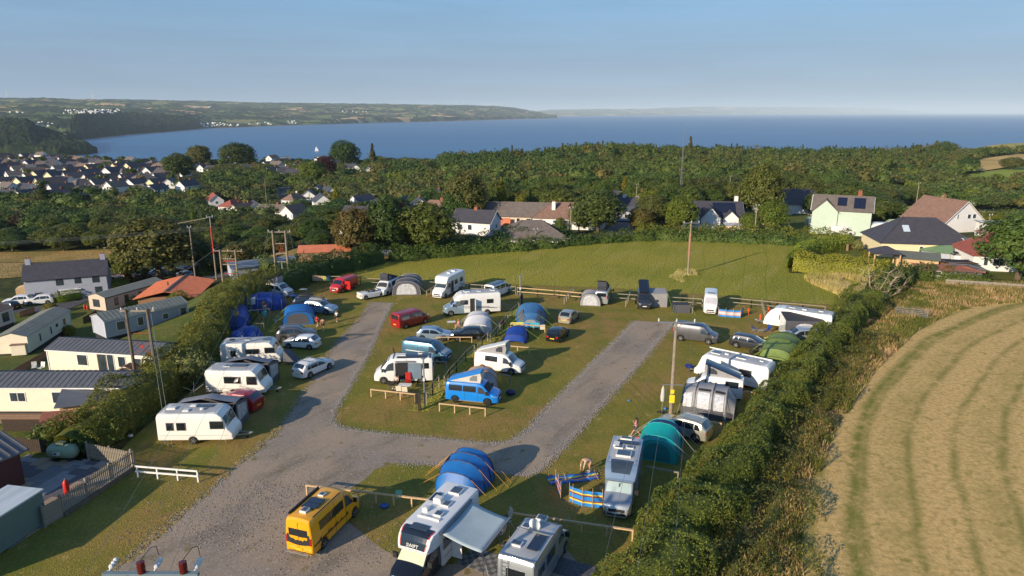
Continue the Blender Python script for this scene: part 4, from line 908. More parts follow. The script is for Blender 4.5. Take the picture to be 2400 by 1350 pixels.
def car(label, kind='hatch', paint_=None, loc=(0, 0, 0), rz=0.0, sc_=1.0, cat='car', rails=False, box=None, soft=False, group=None, simple=False, plate='y', rimm=None):
    K = CARS[kind]; L, W = K['L'], K['W']
    t = thing('parked_car', label, cat, loc, rz, group, sc_ if sc_ != 1 else None)
    hw = [(0, W * .80), (.08, W * .9), (.4, W), (L * .5, W), (L - .55, W * .97), (L - .18, W * .86), (L, W * .70)]
    top = K['top']
    if soft: top = [(0, .55), (.02, .85), (.12, .93), (.9, .95), (2.2, .92), (2.35, .93), (3.05, .95), (3.6, .86), (3.95, .72), (4.05, .52)]; 
    B = Body(top, K['belt'], hw, .22, .24, K['ax'], K['wr'])
    for v in (B,): v.top = [(x - L / 2, z) for x, z in v.top]; v.hw = [(x - L / 2, z) for x, z in v.hw]; v.belt = [(x - L / 2, z) for x, z in v.belt]; v.axles = [a - L / 2 for a in K['ax']]
    B.build('body', [paint_, m_plastic], t, twotone=.34)
    for a in B.axles:
        for s in (1, -1): wheel(t, a, s * (W - .11), K['wr'], .21, rimm)
    o = L / 2
    if soft:
        BX(('cabin_opening', m_plastic, t), .35 - o + .6, 2.9 - o, -.62, .62, .90, .965)
        for y in (-.34, .34):
            for x in (1.3, 2.1): BX(('seat', m_plastic, t), x - o, x - o + .12, y - .22, y + .22, .95, 1.22)
        mb = MB(); mb.prism([(2.95 - o, -.66, .96), (2.95 - o, .66, .96), (2.55 - o, .56, 1.32), (2.55 - o, -.56, 1.32)], (.02, 0, .01)); mb.build('windscreen', m_glass, t)
    else:
        B.screen('windscreen', m_glass, t, K['ws'][0] - o, K['ws'][1] - o, .86, .92); B.screen('rear_window', m_glass, t, K['rear'][0] - o, K['rear'][1] - o, .8, .8)
        for s in (1, -1):
            for a in K['sw']: B.sidewin('side_window', m_glass, t, s, a[0] - o, a[1] - o, a[2] - o, a[3] - o)
    for s in (1, -1):
        mb = MB(); mb.prism([(o - .42, s * W * .93, .72), (o - .12, s * W * .78, .68), (o - .06, s * W * .55, .66), (o - .16, s * W * .55, .78), (o - .46, s * W * .90, .84)], (.03, s * .03, .02)); mb.build('headlight', m_lamp, t)
        mb = MB(); zb = B.sec(-o + .05)[8][1]; mb.prism([(-o - .012, s * W * .80, zb - .30), (-o - .012, s * W * .50, zb - .28), (-o - .012, s * W * .50, zb - .14), (-o + .0, s * W * .80, zb - .10)], (.05, s * .04, 0)); mb.build('tail_light', m_tail, t)
        if not soft:
            BL(('mirror', paint_, t), (K['ws'][1] - o - .22, s * (W + .07), B.belt[0][1] + .08), .1, 6, 4, sx=.6, sy=1.0, sz=.7)
    BX(('number_plate', m_platey if plate == 'y' else m_platew, t), -o - .02, -o + .01, -.26, .26, .52, .63)
    BX(('number_plate', m_platew, t), o - .02, o + .015, -.26, .26, .36, .47)
    BX(('grille', m_plastic, t), o - .10, o - .005, -.42, .42, .50, .66)
    if rails:
        for s in (1, -1):
            mb = MB(); x0, x1 = K['rear'][1] - o + .3, K['ws'][0] - o - .1; y = B.sec((x0 + x1) / 2)[7][0] * .93; z = K['top'][4][1]; mb.tube([(x0, s * y, z + .0), (x0 + .1, s * y, z + .07), (x1 - .1, s * y, z + .07), (x1, s * y, z)], .02, 5); mb.build('roof_rail', m_rim, t)
    if rails == 'bars':
        for x in (1.1, 2.0): BX(('roof_bar', m_rim, t), x - o, x - o + .08, -.62, .62, K['top'][4][1] + .09, K['top'][4][1] + .13)
    if box:
        z = K['top'][4][1] + .12; mb = MB(); rows = []
        for i in range(9):
            u = i / 8; x = -.1 - o + .9 + u * 1.9; w = .36 * math.sin(math.pi * (.12 + .76 * u)) ** .4; h = .30 * math.sin(math.pi * (.1 + .8 * u)) ** .5; rows.append([(x, -w, z), (x, -w * .9, z + h * .7), (x, -w * .5, z + h), (x, w * .5, z + h), (x, w * .9, z + h * .7), (x, w, z)])
        mb.grid(rows); mb.add(rows[0], [tuple(range(6))]); mb.add(rows[-1], [tuple(range(6))]); mb.build('roof_box', box, t, smooth=40)
    return t
VANS = {  # length, half width, top profile, belt, axles, wheel radius, windscreen x range, cab window, rear window
 't5': dict(L=4.9, W=.95, top=[(0, 1.35), (.03, 1.80), (.12, 1.93), (.4, 1.97), (3.0, 1.97), (3.35, 1.90), (3.55, 1.78), (4.12, 1.22), (4.3, 1.14), (4.75, .98), (4.86, .78), (4.9, .55)], belt=[(0, 1.12), (3.6, 1.08), (4.9, .95)], ax=(.95, 3.97), wr=.34, ws=(3.58, 4.10), cab=(3.1, 4.0, 3.1, 3.52), tumble=.16),
 'ducato': dict(L=5.7, W=1.02, top=[(0, 2.0), (.03, 2.48), (.12, 2.56), (.4, 2.60), (3.6, 2.60), (4.0, 2.50), (4.35, 2.25), (5.05, 1.42), (5.2, 1.34), (5.58, 1.05), (5.68, .8), (5.7, .5)], belt=[(0, 1.35), (4.3, 1.3), (5.7, 1.0)], ax=(1.1, 4.75), wr=.35, ws=(4.38, 5.02), cab=(3.75, 4.75, 3.75, 4.3), tumble=.10),
 'sprinter': dict(L=5.9, W=1.0, top=[(0, 2.0), (.03, 2.5), (.14, 2.62), (.5, 2.66), (3.7, 2.66), (4.1, 2.52), (4.4, 2.25), (4.95, 1.5), (5.1, 1.38), (5.7, 1.14), (5.86, .86), (5.9, .5)], belt=[(0, 1.35), (4.3, 1.3), (5.9, 1.1)], ax=(1.25, 4.9), wr=.36, ws=(4.42, 4.93), cab=(3.85, 4.75, 3.85, 4.35), tumble=.10),
}
def van(label, kind='t5', paint_=None, loc=(0, 0, 0), rz=0.0, sc_=1.0, cat='van', roof=None, windows=((.5, 1.6), (1.75, 3.0)), side_w=(1, -1), rearwin=True, lower=None, pop=None, screenmat=None, cabmat=None, group=None, rimm=None, plate=True, name='camper_van', awning=None, grillemat=None):
    K = VANS[kind]; L, W = K['L'], K['W']; o = L / 2; t = thing(name, label, cat, loc, rz, group, sc_ if sc_ != 1 else None)
    hw = [(0, W * .9), (.06, W * .97), (.3, W), (L * .6, W), (L - 1.0, W * .98), (L - .45, W * .93), (L - .12, W * .80), (L, W * .68)]
    sh = lambda T: [(x - o, z) for x, z in T]
    B = Body(sh(K['top']), sh(K['belt']), sh(hw), .26, K['tumble'], [a - o for a in K['ax']], K['wr'], .05, .14); t_ = B
    B.build('body', [paint_, lower or m_plastic], t, twotone=.42)
    for a in B.axles:
        for s in (1, -1): wheel(t, a, s * (W - .12), K['wr'], .22, rimm)
    B.screen('windscreen', screenmat or m_glass, t, K['ws'][0] - o, K['ws'][1] - o, .88, .92, off=.02)
    for s in (1, -1):
        c = K['cab']; B.sidewin('cab_window', cabmat or m_glassl, t, s, c[0] - o, c[1] - o, c[2] - o, c[3] - o, .06, .74 if kind != 't5' else .84)
        if s in side_w:
            for a, b in windows: B.sidewin('side_window', m_glass, t, s, a - o, b - o, a - o, b - o, .12 if kind == 't5' else .14, .84 if kind == 't5' else .62, 2)
        seam(t, B, s, c[0] - o - .06).build('door_seam', m_plastic, t); seam(t, B, s, c[0] - o - 1.25).build('door_seam', m_plastic, t)
        zb = .93 if kind == 't5' else 1.05
        mb = MB(); mb.prism([(o - .55, s * W * .93, zb - .06), (o - .10, s * W * .74, zb - .12), (o - .06, s * W * .52, zb - .14), (o - .16, s * W * .52, zb - .02), (o - .62, s * W * .90, zb + .10)], (.04, s * .03, .02)); mb.build('headlight', m_lamp, t)
        BX(('tail_light', m_tail, t), -o - .015, -o + .10, s * W * .84 - .07, s * W * .84 + .07 + 0, .95, 1.45)
        BX(('mirror', m_plastic, t), K['ws'][1] - o - .25, K['ws'][1] - o - .12, s * (W + .02), s * (W + .24), K['belt'][1][1] + .02, K['belt'][1][1] + .32)
    if rearwin: mb = MB(); z = K['belt'][0][1]; mb.box(-o - .012, -o + .05, -W * .68, W * .68, z + .12, z + .62); mb.build('rear_window', m_glass, t)
    mb = MB(); mb.box(o - .10, o + .008, -.5, .5, .62, .80); mb.box(o - .10, o + .006, -.6, .6, .36, .50); mb.build('grille', grillemat or m_plastic, t)
    BX(('number_plate', m_platey, t), -o - .05, -o - .03, -.26, .26, .55, .67)
    BX(('number_plate', m_platew, t), o - .02, o + .03, -.26, .26, .5, .61)
    if roof:
        r2 = B.screen('roof_panel', roof, t, -o + .16, K['ws'][0] - o - .12, 1.0, 1.0, 8, .02)
    if pop:  # dict(hinge='rear'|'front', roof, canvas, h)
        zr = K['top'][4][1] + .05; x0, x1 = -o + .35, K['ws'][0] - o - .35; w = W - .26; h = pop.get('h', 1.0)
        lo, hi = (x0, x1) if pop['hinge'] == 'rear' else (x1, x0)
        a = Vector((lo, 0, zr + .06)); b = Vector((hi, 0, zr + h))
        mb = MB(); pr = []; 
        for i in range(7):
            u = i / 6; p = a.lerp(b, u * 1.04 - .02); pr.append([(p.x, -w, p.z - .04), (p.x, -w, p.z + .05), (p.x, -w * .5, p.z + .11), (p.x, w * .5, p.z + .11), (p.x, w, p.z + .05), (p.x, w, p.z - .04)])
        mb.grid(pr, 0, True); mb.add(pr[0], [tuple(range(6))]); mb.add(pr[-1], [tuple(range(6))]); mb.build('pop_top_roof', pop['roof'], t, smooth=35)
        wc = w - .08
        for s in (1, -1):
            mb = MB(); mb.prism([(lo, s * wc, zr - .03), (hi, s * wc, zr - .03), (hi + (.12 if hi > lo else -.12), s * wc, zr + h * .5), (hi, s * wc, zr + h - .04), (lo, s * wc, zr + .03)], (0, -s * .02, 0)); mb.build('canvas_side', pop['canvas'], t)
            xm = hi + (lo - hi) * .34; xn = hi + (lo - hi) * .10
            mb = MB(); mb.prism([(xn, s * (wc + .012), zr + .14), (xm, s * (wc + .012), zr + .14), (xm, s * (wc + .012), zr + h * .42), ((xm + xn) / 2, s * (wc + .012), zr + h * .66), (xn, s * (wc + .012), zr + h * .66)], (0, s * .006, 0)); mb.build('canvas_window', pop.get('win', m_trimgrey), t)
        mb = MB(); e = .12 if hi > lo else -.12; mb.add([(hi, -wc, zr - .03), (hi, wc, zr - .03), (hi + e, wc, zr + h * .5), (hi + e, -wc, zr + h * .5), (hi, -wc, zr + h - .04), (hi, wc, zr + h - .04)], [(0, 1, 2, 3), (3, 2, 5, 4)]); mb.build('canvas_front', pop['canvas'], t)
    return t, B, o
def vent(parent, x, y, z, w=.5, d=.5, h=.12, mat=None, name='roof_hatch', tilt=0):
    mb = MB(); mb.box(x - w / 2, x + w / 2, y - d / 2, y + d / 2, z, z + h); o = mb.build(name, mat or m_whitep, parent)
    BX(('hatch_glass', m_glassl if mat is None else mat, o), x - w / 2 + .06, x + w / 2 - .06, y - d / 2 + .06, y + d / 2 - .06, z + h, z + h + .02); return o
def winbox(parent, x0, x1, sgn, y, z0, z1, fr=None, name='window', gl=None):
    mb = MB(); ys = sorted((sgn * (y - .02), sgn * (y + .02))); mb.box(x0 - .04, x1 + .04, *ys, z0 - .04, z1 + .04); o = mb.build(name, fr or m_trimgrey, parent)
    mb = MB(); ys = sorted((sgn * (y + .02), sgn * (y + .03))); mb.box(x0, x1, *ys, z0, z1); mb.build('pane', gl or m_glass, o); return o
def caravan(label, loc, rz, L=5.9, W=1.12, paint_=None, wins_r=(), wins_l=(), frontw=True, roofm=None, H=2.55, stripe=None, hitch_cover=None, nose='slope', name='touring_caravan', skirt=None, stripes=True):
    """front (+x) carries the drawbar"""
    paint_ = paint_ or P_WHITE; t = thing(name, label, 'caravan', loc, rz); o = L / 2
    if nose == 'slope': top = [(-o, 1.2), (-o + .02, H - .25), (-o + .15, H - .02), (-o + .4, H), (o - 1.3, H), (o - 1.0, H - .05), (o - .72, H - .28), (o - .28, 1.25), (o - .1, 1.05), (o, .9), (o + .02, .6)]
    else: top = [(-o, 1.2), (-o + .02, H - .2), (-o + .12, H - .02), (-o + .4, H), (o - 1.8, H), (o - 1.2, H - .10), (o - .7, H - .42), (o - .25, H - 1.05), (o - .05, H - 1.5), (o, .7)]
    hw = [(-o, W * .95), (-o + .08, W), (o - .6, W), (o - .1, W * .95), (o + .02, W * .92)]
    B = Body(top, [(-o, 1.0), (o, .95)], hw, .34, .02, [-.15], .31, .04, .09); B.build('body', [paint_, skirt or paint_], t, twotone=.5)
    r = B.screen('roof_skin', roofm or m_roofgrey, t, -o + .18, o - (1.25 if nose == 'slope' else 1.6), 1.0, 1.0, 6, .012)
    for s in (1, -1): wheel(t, -.15, s * (W - .12), .31, .2)
    for s, ws in ((-1, wins_r), (1, wins_l)):
        for x0, x1, z0, z1 in ws: winbox(t, x0, x1, s, W * 1.0, z0, z1, m_trimgrey)
        if stripes:
            BX(('side_trim', m_trimgrey, t), -o + .2, o - .35, *sorted((s * (W + .004), s * (W + .012))), .78, .80)
    if frontw and nose == 'slope':
        for a, b in ((-.92, -.36), (-.32, .32), (.36, .92)): B.screen('front_window', m_glass, t, o - .66, o - .36, .94, .94, 3, .02, a, b)
    elif frontw:
        B.screen('front_window', m_glass, t, o - 1.0, o - .45, .7, .7, 4, .02)
    for s in (-1, 1): BX(('tail_light', m_tail, t), -o - .02, -o + .05, s * W * .86 - .08, s * W * .86 + .08, .55, .95)
    BX(('rear_window', m_glass, t), -o - .015, -o + .06, -.7, .7, 1.35, 1.9)
    # drawbar
    mb = MB(); mb.bar((o - .3, .5, .42), (o + 1.15, .03, .42), .07); mb.bar((o - .3, -.5, .42), (o + 1.15, -.03, .42), .07); mb.tube([(o + .8, 0, .5), (o + .8, 0, .06)], .03, 6); mb.bar((o + .95, 0, .46), (o + 1.25, 0, .5), .1, .1); mb.build('drawbar', m_steel, t)
    mb = MB(); mb.cyl((o + .8, 0, .1), (0, 1, 0), .1, .06, 10); mb.build('jockey_wheel', m_tyre, t)
    if hitch_cover: BL(('hitch_cover', hitch_cover, t), (o + 1.0, 0, .55), .32, 8, 5, sx=1.5, sz=.7)
    for s in (-1, 1):
        for x in (-o + .3, o - .7): BR(('corner_steady', m_steel, t), (x, s * .85, .36), (x + .12, s * .85, .0), .05)
    return t, B, o
# ------------------------------------------------------------------ motorhomes, tents and people
def wp(rear, front, side, kind_ax, L, ht):
    """pose of a vehicle from the ground points of its two visible wheels; side +1 = its left side is seen"""
    a, b = at(*rear), at(*front); rz = math.atan2(b.y - a.y, b.x - a.x); m = (a + b) / 2
    off = Vector(((kind_ax[0] + kind_ax[1]) / 2 - L / 2, side * ht, 0)); off.rotate(Matrix.Rotation(rz, 3, 'Z')); p = m - off; p.z = (a.z + b.z) / 2; return p, rz
def vp(kind, rear, front, side): K = VANS[kind]; return wp(rear, front, side, K['ax'], K['L'], K['W'])
def cp(kind, rear, front, side): K = CARS[kind]; return wp(rear, front, side, K['ax'], K['L'], K['W'])
def text(s, size, mat, parent, M4, name='lettering', depth=.004):
    cu = bpy.data.curves.new(name, 'FONT'); cu.body = s; cu.size = size; cu.extrude = depth; cu.align_x = 'CENTER'; cu.align_y = 'CENTER'
    tmp = bpy.data.objects.new('t', cu); me = bpy.data.meshes.new_from_object(tmp); bpy.data.objects.remove(tmp); me.materials.append(mat)
    o = bpy.data.objects.new(name, me); C.objects.link(o); o.parent = parent; o.matrix_local = M4; return o
def frame(o, x, y):
    """local matrix with origin o, text direction x and text up y"""
    x = Vector(x).normalized(); y = Vector(y).normalized(); z = x.cross(y); m = Matrix((x, y, z)).transposed().to_4x4(); m.translation = Vector(o); return m
def motorhome(label, loc, rz, L=7.0, W=1.14, H=2.9, body=None, cab=None, nose='low', screenm=None, wins_r=(), wins_l=(), door=None, lower=None, roof=None, twin=False, group=None, solar=(), hatches=()):
    t = thing('motorhome', label, 'motorhome', loc, rz, group); o = L / 2
    C0 = Body([(o - 3.0, 2.1), (o - 1.75, 2.12), (o - 1.6, 2.02), (o - .95, 1.40), (o - .8, 1.32), (o - .18, 1.02), (o - .04, .82), (o, .5)], [(o - 3, 1.3), (o - 1.5, 1.28), (o, 1.0)], [(o - 3, .98), (o - 1.2, .96), (o - .5, .93), (o - .12, .80), (o, .68)], .26, .10, [o - .95], .35, .05, .12)
    C0.build('cab', [cab or body, m_plastic], t, twotone=.44)
    if nose == 'low': top = [(-o, 1.3), (-o + .02, H - .2), (-o + .12, H - .02), (-o + .4, H), (o - 3.0, H), (o - 2.4, H - .05), (o - 1.9, H - .32), (o - 1.5, H - .72), (o - 1.36, 2.08)]
    else: top = [(-o, 1.3), (-o + .02, H - .15), (-o + .12, H - .02), (-o + .4, H), (o - 2.4, H), (o - 1.75, H - .06), (o - 1.5, H - .22), (o - 1.3, H - .62), (o - 1.22, 2.1)]
    xf = top[-1][0]
    bot = [(-o, .38), (o - 2.62, .38), (o - 2.60, 1.98), (xf, 1.98)]
    hw = [(-o, W * .97), (-o + .06, W), (o - 2.6, W), (o - 2.0, W * .98), (xf - .15, W * .88), (xf, W * .8)]
    ax = [-o + 1.75] + ([-o + 1.0] if twin else [])
    B = Body(top, [(-o, 1.2), (o - 2.7, 1.2), (o - 2.5, 2.1), (xf, 2.06)], hw, .38, .01, ax, .34, .03, .08, bot=bot); B.build('coach_body', [body, lower or body], t, twotone=.62)
    if roof: B.screen('roof_skin', roof, t, -o + .16, o - 2.5, 1.0, 1.0, 6, .012)
    C0.screen('windscreen', screenm or m_glass, t, o - 1.56, o - .98, .9, .94, 4, .02)
    for s in (1, -1):
        C0.sidewin('cab_window', m_glassl, t, s, o - 2.3, o - 1.25, o - 2.3, o - 1.75, .06, .8)
        wheel(t, o - .95, s * .86, .35, .23)
        for a in ax: wheel(t, a, s * (W - .13), .35, .23)
        mb = MB(); mb.prism([(o - .52, s * .88, .96), (o - .12, s * .74, .88), (o - .07, s * .50, .86), (o - .18, s * .52, .99), (o - .6, s * .86, 1.12)], (.04, s * .03, .02)); mb.build('headlight', m_lamp, t)
        BX(('mirror', m_plastic, t), o - 1.3, o - 1.16, *sorted((s * 1.0, s * 1.26)), 1.32, 1.64)
        BX(('tail_light', m_tail, t), -o - .02, -o + .06, *sorted((s * (W - .24), s * (W - .06))), .55, 1.15)
    for s, ws in ((-1, wins_r), (1, wins_l)):
        for x0, x1, z0, z1 in ws: winbox(t, x0, x1, s, W, z0, z1, m_trimgrey)
        BX(('side_trim', m_trimgrey, t), -o + .1, o - 2.7, *sorted((s * (W + .003), s * (W + .012))), .96, 1.0)
    mb = MB(); mb.box(o - .10, o + .006, -.52, .52, .60, .80); mb.box(o - .10, o + .004, -.6, .6, .36, .5); mb.build('grille', m_plastic, t)
    BX(('number_plate', m_platew, t), o - .02, o + .03, -.26, .26, .5, .61)
    BX(('number_plate', m_platey, t), -o - .03, -o + .01, -.26, .26, .7, .82)
    BX(('rear_window', m_glass, t), -o - .012, -o + .03, -.55, .55, 1.6, 2.15)
    for h in hatches: vent(t, *h)
    for x, y, w, d in solar:
        BX(('solar_panel', m_solar, t), x - w / 2, x + w / 2, y - d / 2, y + d / 2, H + .07, H + .11)
    return t, B, o, C0
m_tblue = M('tent_blue', lin((28, 66, 152)), .5, 0, .25, 1.2, .3, 4); m_tblue2 = M('tent_bright_blue', lin((26, 104, 176)), .5, 0, .2, 1.2, .3, 4); m_tteal = M('tent_teal', lin((10, 150, 150)), .5, 0, .15, 1.2, .3, 4); m_tnavy = M('tent_navy', lin((16, 38, 110)), .5, 0, .15, 1.2, .3, 4)
m_tgrey = M('tent_grey', lin((150, 148, 148)), .6, 0, .12, 1, .3, 3); m_tdgrey = M('tent_dark_grey', lin((84, 84, 90)), .6, 0, .12, 1, .3, 3); m_tgreen = M('tent_green', lin((112, 132, 62)), .55, 0, .18, 1.5, .3, 4); m_twhite = M('tent_pale', lin((206, 206, 208)), .6, 0, .1, 1, .3, 3)
m_tair = M('tent_mid_blue', lin((56, 104, 150)), .6, 0, .15, 1.2, .3, 3); m_clear = M('clear_window', lin((206, 208, 212)), .12, 0, .3, 4, .6, 7, coat=1); m_pole = M('tent_pole', lin((40, 48, 80)), .5); m_guy = M('guy_line', lin((150, 190, 70)), .7); m_guyw = M('pale_guy_line', lin((170, 176, 178)), .7); m_mesh = M('mesh_panel', lin((50, 52, 58)), .8)
m_peg = M('tent_peg', lin((210, 150, 60)), .5)
def arch(w, h, n=13, e=.72):
    return [(w * math.copysign(abs(math.cos(a)) ** e, math.cos(a)), h * max(math.sin(a), 0) ** .82) for a in (math.pi * i / (n - 1) for i in range(n))]
def tent(label, A, B_, arches, mats, poles=True, wins=(), guys=m_guy, seg_mats=None, name='tunnel_tent', skirt=None, ends=(None, None), polemat=None, gl=1.3, e=.72, cat='tent', group=None, nguy=True):
    A, B_ = Vector(A), Vector(B_); L = (B_ - A).length; rz = math.atan2(B_.y - A.y, B_.x - A.x); mid = (A + B_) / 2; t = thing(name, label, cat, mid, rz, group)
    X = [-L / 2 + a[0] * L for a in arches]; mats = mats if isinstance(mats, list) else [mats]
    def sec(x):
        w = float(np.interp(x, X, [a[1] for a in arches])); h = float(np.interp(x, X, [a[2] for a in arches])); return w, h
    mb = MB(); rr = random.Random(len(label))
    for i in range(len(arches) - 1):
        rows = []; K = 4
        for k in range(K + 1):
            u = k / K; x = X[i] + (X[i + 1] - X[i]) * u; w, h = sec(x); sag = 1 - .035 * math.sin(math.pi * u) * (1 if min(arches[i][2], arches[i + 1][2]) > .6 else 0)
            rows.append([(x, y * sag, z * sag + rr.uniform(-.012, .012) * (z > .2)) for y, z in arch(w, h, e=e)])
        mb.grid(rows, (seg_mats[i] if seg_mats else 0))
    for j, i in ((0, 0), (1, -1)):
        w, h = arches[i][1:]
        if h > .3: mb.add([(X[i], y, z) for y, z in arch(w, h, e=e)], [tuple(range(13))], seg_mats[i] if seg_mats else 0)
    mb.build('flysheet', mats, t, smooth=50)
    if poles:
        for i, a in enumerate(arches):
            if a[2] > .8: TB(('pole_sleeve', polemat or m_pole, t), [(X[i], y * 1.012, z * 1.012) for y, z in arch(a[1], a[2], e=e)], .035, 5)
    def surf(x, th, k=1.02):
        w, h = sec(x); a = math.pi * th; return Vector((x, w * k * math.copysign(abs(math.cos(a)) ** e, math.cos(a)), h * k * max(math.sin(a), 0) ** .82))
    for x0, x1, th0, th1, m in wins:
        rows = [[surf(-L / 2 + (x0 + (x1 - x0) * i / 4) * L, th0 + (th1 - th0) * j / 4) for j in range(5)] for i in range(5)]; mb = MB(); mb.grid(rows); mb.build('window', m, t)
    if skirt: 
        for s in (0, 1):
            rows = [[surf(x, th if s == 0 else 1 - th, 1.015) for th in (0, .05, .10)] for x in np.linspace(X[0], X[-1], 9)]; mb = MB(); mb.grid(rows); mb.build('mud_skirt', skirt, t)
    for j, i, sg in ((0, 0, -1), (1, -1, 1)):
        if ends[j]:
            w, h = arches[i][1:]; mb = MB(); mb.add([(X[i] + sg * .02, y * .72, .12 + z * .80) for y, z in arch(w, h, e=e)], [tuple(range(13))]); mb.build('door_panel', ends[j], t)
    if nguy:
        for i, a in enumerate(arches):
            if a[2] > 1.0:
                for s in (0.28, .72):
                    p = surf(X[i], s); sg = 1 if s < .5 else -1; q = Vector((p.x + rr.uniform(-.3, .3), sg * (a[1] + gl), .02)); TB(('guy_line', guys, t), [p, q], .014, 4, cap=False)
    return t
m_skin = M('skin', lin((196, 140, 110)), .6, var=.05); HAIRM = M('dark_hair', lin((36, 26, 22)), .7); HAIRL = M('fair_hair', lin((150, 112, 70)), .7)
def skinned(name, verts, edges, rad, mat, parent, root=0):
    me = bpy.data.meshes.new(name); me.from_pydata(verts, edges, []); o = bpy.data.objects.new(name, me); C.objects.link(o); o.parent = parent; me.materials.append(mat)
    md = o.modifiers.new('Skin', 'SKIN'); md.use_smooth_shade = True
    if not me.skin_vertices: 
        a = me.attributes.get('skin_vertex')
    sv = me.skin_vertices[0].data if me.skin_vertices else None
    if sv is None:
        bm = bmesh.new(); bm.from_mesh(me); ly = bm.verts.layers.skin.verify(); bm.to_mesh(me); bm.free(); sv = me.skin_vertices[0].data
    for i, r in enumerate(rad): sv[i].radius = (r, r) if not isinstance(r, tuple) else r; sv[i].use_root = (i == root)
    s = o.modifiers.new('Subdivision', 'SUBSURF'); s.levels = 1; s.render_levels = 1; return o
def hand(p, d, V, E, Rr, k):
    d = d.normalized(); s = d.cross(Vector((0, 0, 1))); s = s.normalized() if s.length > .1 else Vector((1, 0, 0)); b = len(V)
    V.append(p + d * .08); E.append((k, b)); Rr.append((.036, .02))
    for i, (o_, L) in enumerate(((-.034, .075), (-.012, .09), (.012, .085), (.034, .065))):
        V.append(p + d * (.10 + L) + s * o_ * 1.2 + Vector((0, 0, -.012))); E.append((b, len(V) - 1)); Rr.append(.009)
    V.append(p + d * .10 + s * .065); E.append((b, len(V) - 1)); Rr.append(.010)
def person(label, loc, rz, top, bottom, hair=None, pose='walk', h=1.75, long_hair=False, sleeves='short', legs='short', group=None, shoes=None, skirt=False):
    """joints in metres for 1.75 m, facing +x"""
    t = thing('person', label, 'person', loc, rz, group, h / 1.75)
    J = dict(pel=(0, 0, .93), spi=(0, 0, 1.12), che=(.0, 0, 1.32), nek=(.0, 0, 1.49), hed=(.01, 0, 1.60), top=(.01, 0, 1.70))
    for s, q in ((1, 'l'), (-1, 'r')):
        J['hip' + q] = (0, s * .10, .90); J['kne' + q] = (.03, s * .11, .50); J['ank' + q] = (-.01, s * .11, .08); J['toe' + q] = (.16, s * .13, .035)
        J['sho' + q] = (0, s * .19, 1.42); J['elb' + q] = (-.03, s * .25, 1.15); J['wri' + q] = (.06, s * .26, .92)
    if pose == 'walk':
        J['knel'] = (.22, .10, .52); J['ankl'] = (.30, .10, .09); J['toel'] = (.46, .11, .04); J['kner'] = (-.06, -.10, .50); J['ankr'] = (-.34, -.10, .14); J['toer'] = (-.22, -.11, .03)
        J['elbl'] = (-.16, .25, 1.18); J['wril'] = (-.10, .24, .95); J['elbr'] = (.10, -.25, 1.17); J['wrir'] = (.28, -.22, 1.06)
    if pose == 'stride':
        J['knel'] = (.26, .10, .52); J['ankl'] = (.42, .11, .09); J['toel'] = (.58, .12, .04); J['kner'] = (-.10, -.10, .50); J['ankr'] = (-.44, -.10, .14); J['toer'] = (-.30, -.11, .03)
        J['elbl'] = (.10, .26, 1.25); J['wril'] = (.22, .16, 1.42); J['elbr'] = (-.08, -.25, 1.18); J['wrir'] = (.10, -.24, 1.02)
    if pose == 'bend':
        J.update(spi=(.14, 0, 1.06), che=(.38, 0, 1.10), nek=(.56, 0, 1.02), hed=(.66, 0, .94), top=(.74, 0, .88))
        J['shol'] = (.50, .18, 1.04); J['shor'] = (.50, -.18, 1.04); J['elbl'] = (.60, .20, .74); J['wril'] = (.62, .14, .48); J['elbr'] = (.62, -.20, .74); J['wrir'] = (.70, -.14, .46)
        J['knel'] = (.10, .11, .50); J['kner'] = (.02, -.12, .50); J['ankl'] = (.06, .12, .08); J['ankr'] = (-.10, -.12, .08); J['toel'] = (.22, .13, .035); J['toer'] = (.06, -.13, .035)
    if pose == 'sit':
        for k in list(J): J[k] = (J[k][0], J[k][1], J[k][2] - .43)
        for s, q in ((1, 'l'), (-1, 'r')):
            J['kne' + q] = (.44, s * .12, .50); J['ank' + q] = (.46, s * .12, .08); J['toe' + q] = (.62, s * .13, .035); J['elb' + q] = (.06, s * .26, .76); J['wri' + q] = (.28, s * .18, .62)
    N = list(J); ix = {n: i for i, n in enumerate(N)}; V = [Vector(J[n]) for n in N]
    Rd = dict(pel=(.15, .11), spi=(.125, .10), che=(.15, .105), nek=.055, hed=(.085, .10), top=.075, hip=.09, kne=.056, ank=.038, toe=.035, sho=.055, elb=.04, wri=.028)
    Rr = [Rd[n] if n in Rd else Rd[n[:3]] for n in N]
    E = [('pel', 'spi'), ('spi', 'che'), ('che', 'nek'), ('nek', 'hed'), ('hed', 'top')] + [e for q in 'lr' for e in (('pel', 'hip' + q), ('hip' + q, 'kne' + q), ('kne' + q, 'ank' + q), ('ank' + q, 'toe' + q), ('che', 'sho' + q), ('sho' + q, 'elb' + q), ('elb' + q, 'wri' + q))]
    E = [(ix[a], ix[b]) for a, b in E]
    for q in 'lr': hand(V[ix['wri' + q]], V[ix['wri' + q]] - V[ix['elb' + q]], V, E, Rr, ix['wri' + q])
    skinned('body', V, E, Rr, m_skin, t, ix['pel'])
    def cloth(name, path, grow, mat):
        names = sorted({n for e in path for n in e}, key=lambda n: n); k = {n: i for i, n in enumerate(names)}; vv = []; rr = []
        for n in names:
            if ':' in n: a, b, f = n.split(':'); p = Vector(J[a]).lerp(Vector(J[b]), float(f)); r = Rd[b[:3]] if b[:3] in Rd else .06; r = r if not isinstance(r, tuple) else r[0]; r = r * 1.15
            else: p = Vector(J[n]); r = Rd.get(n, Rd.get(n[:3]))
            vv.append(p); rr.append(tuple(x + grow for x in r) if isinstance(r, tuple) else r + grow)
        skinned(name, vv, [(k[a], k[b]) for a, b in path], rr, mat, t, k.get('pel', k.get('spi', 0)))
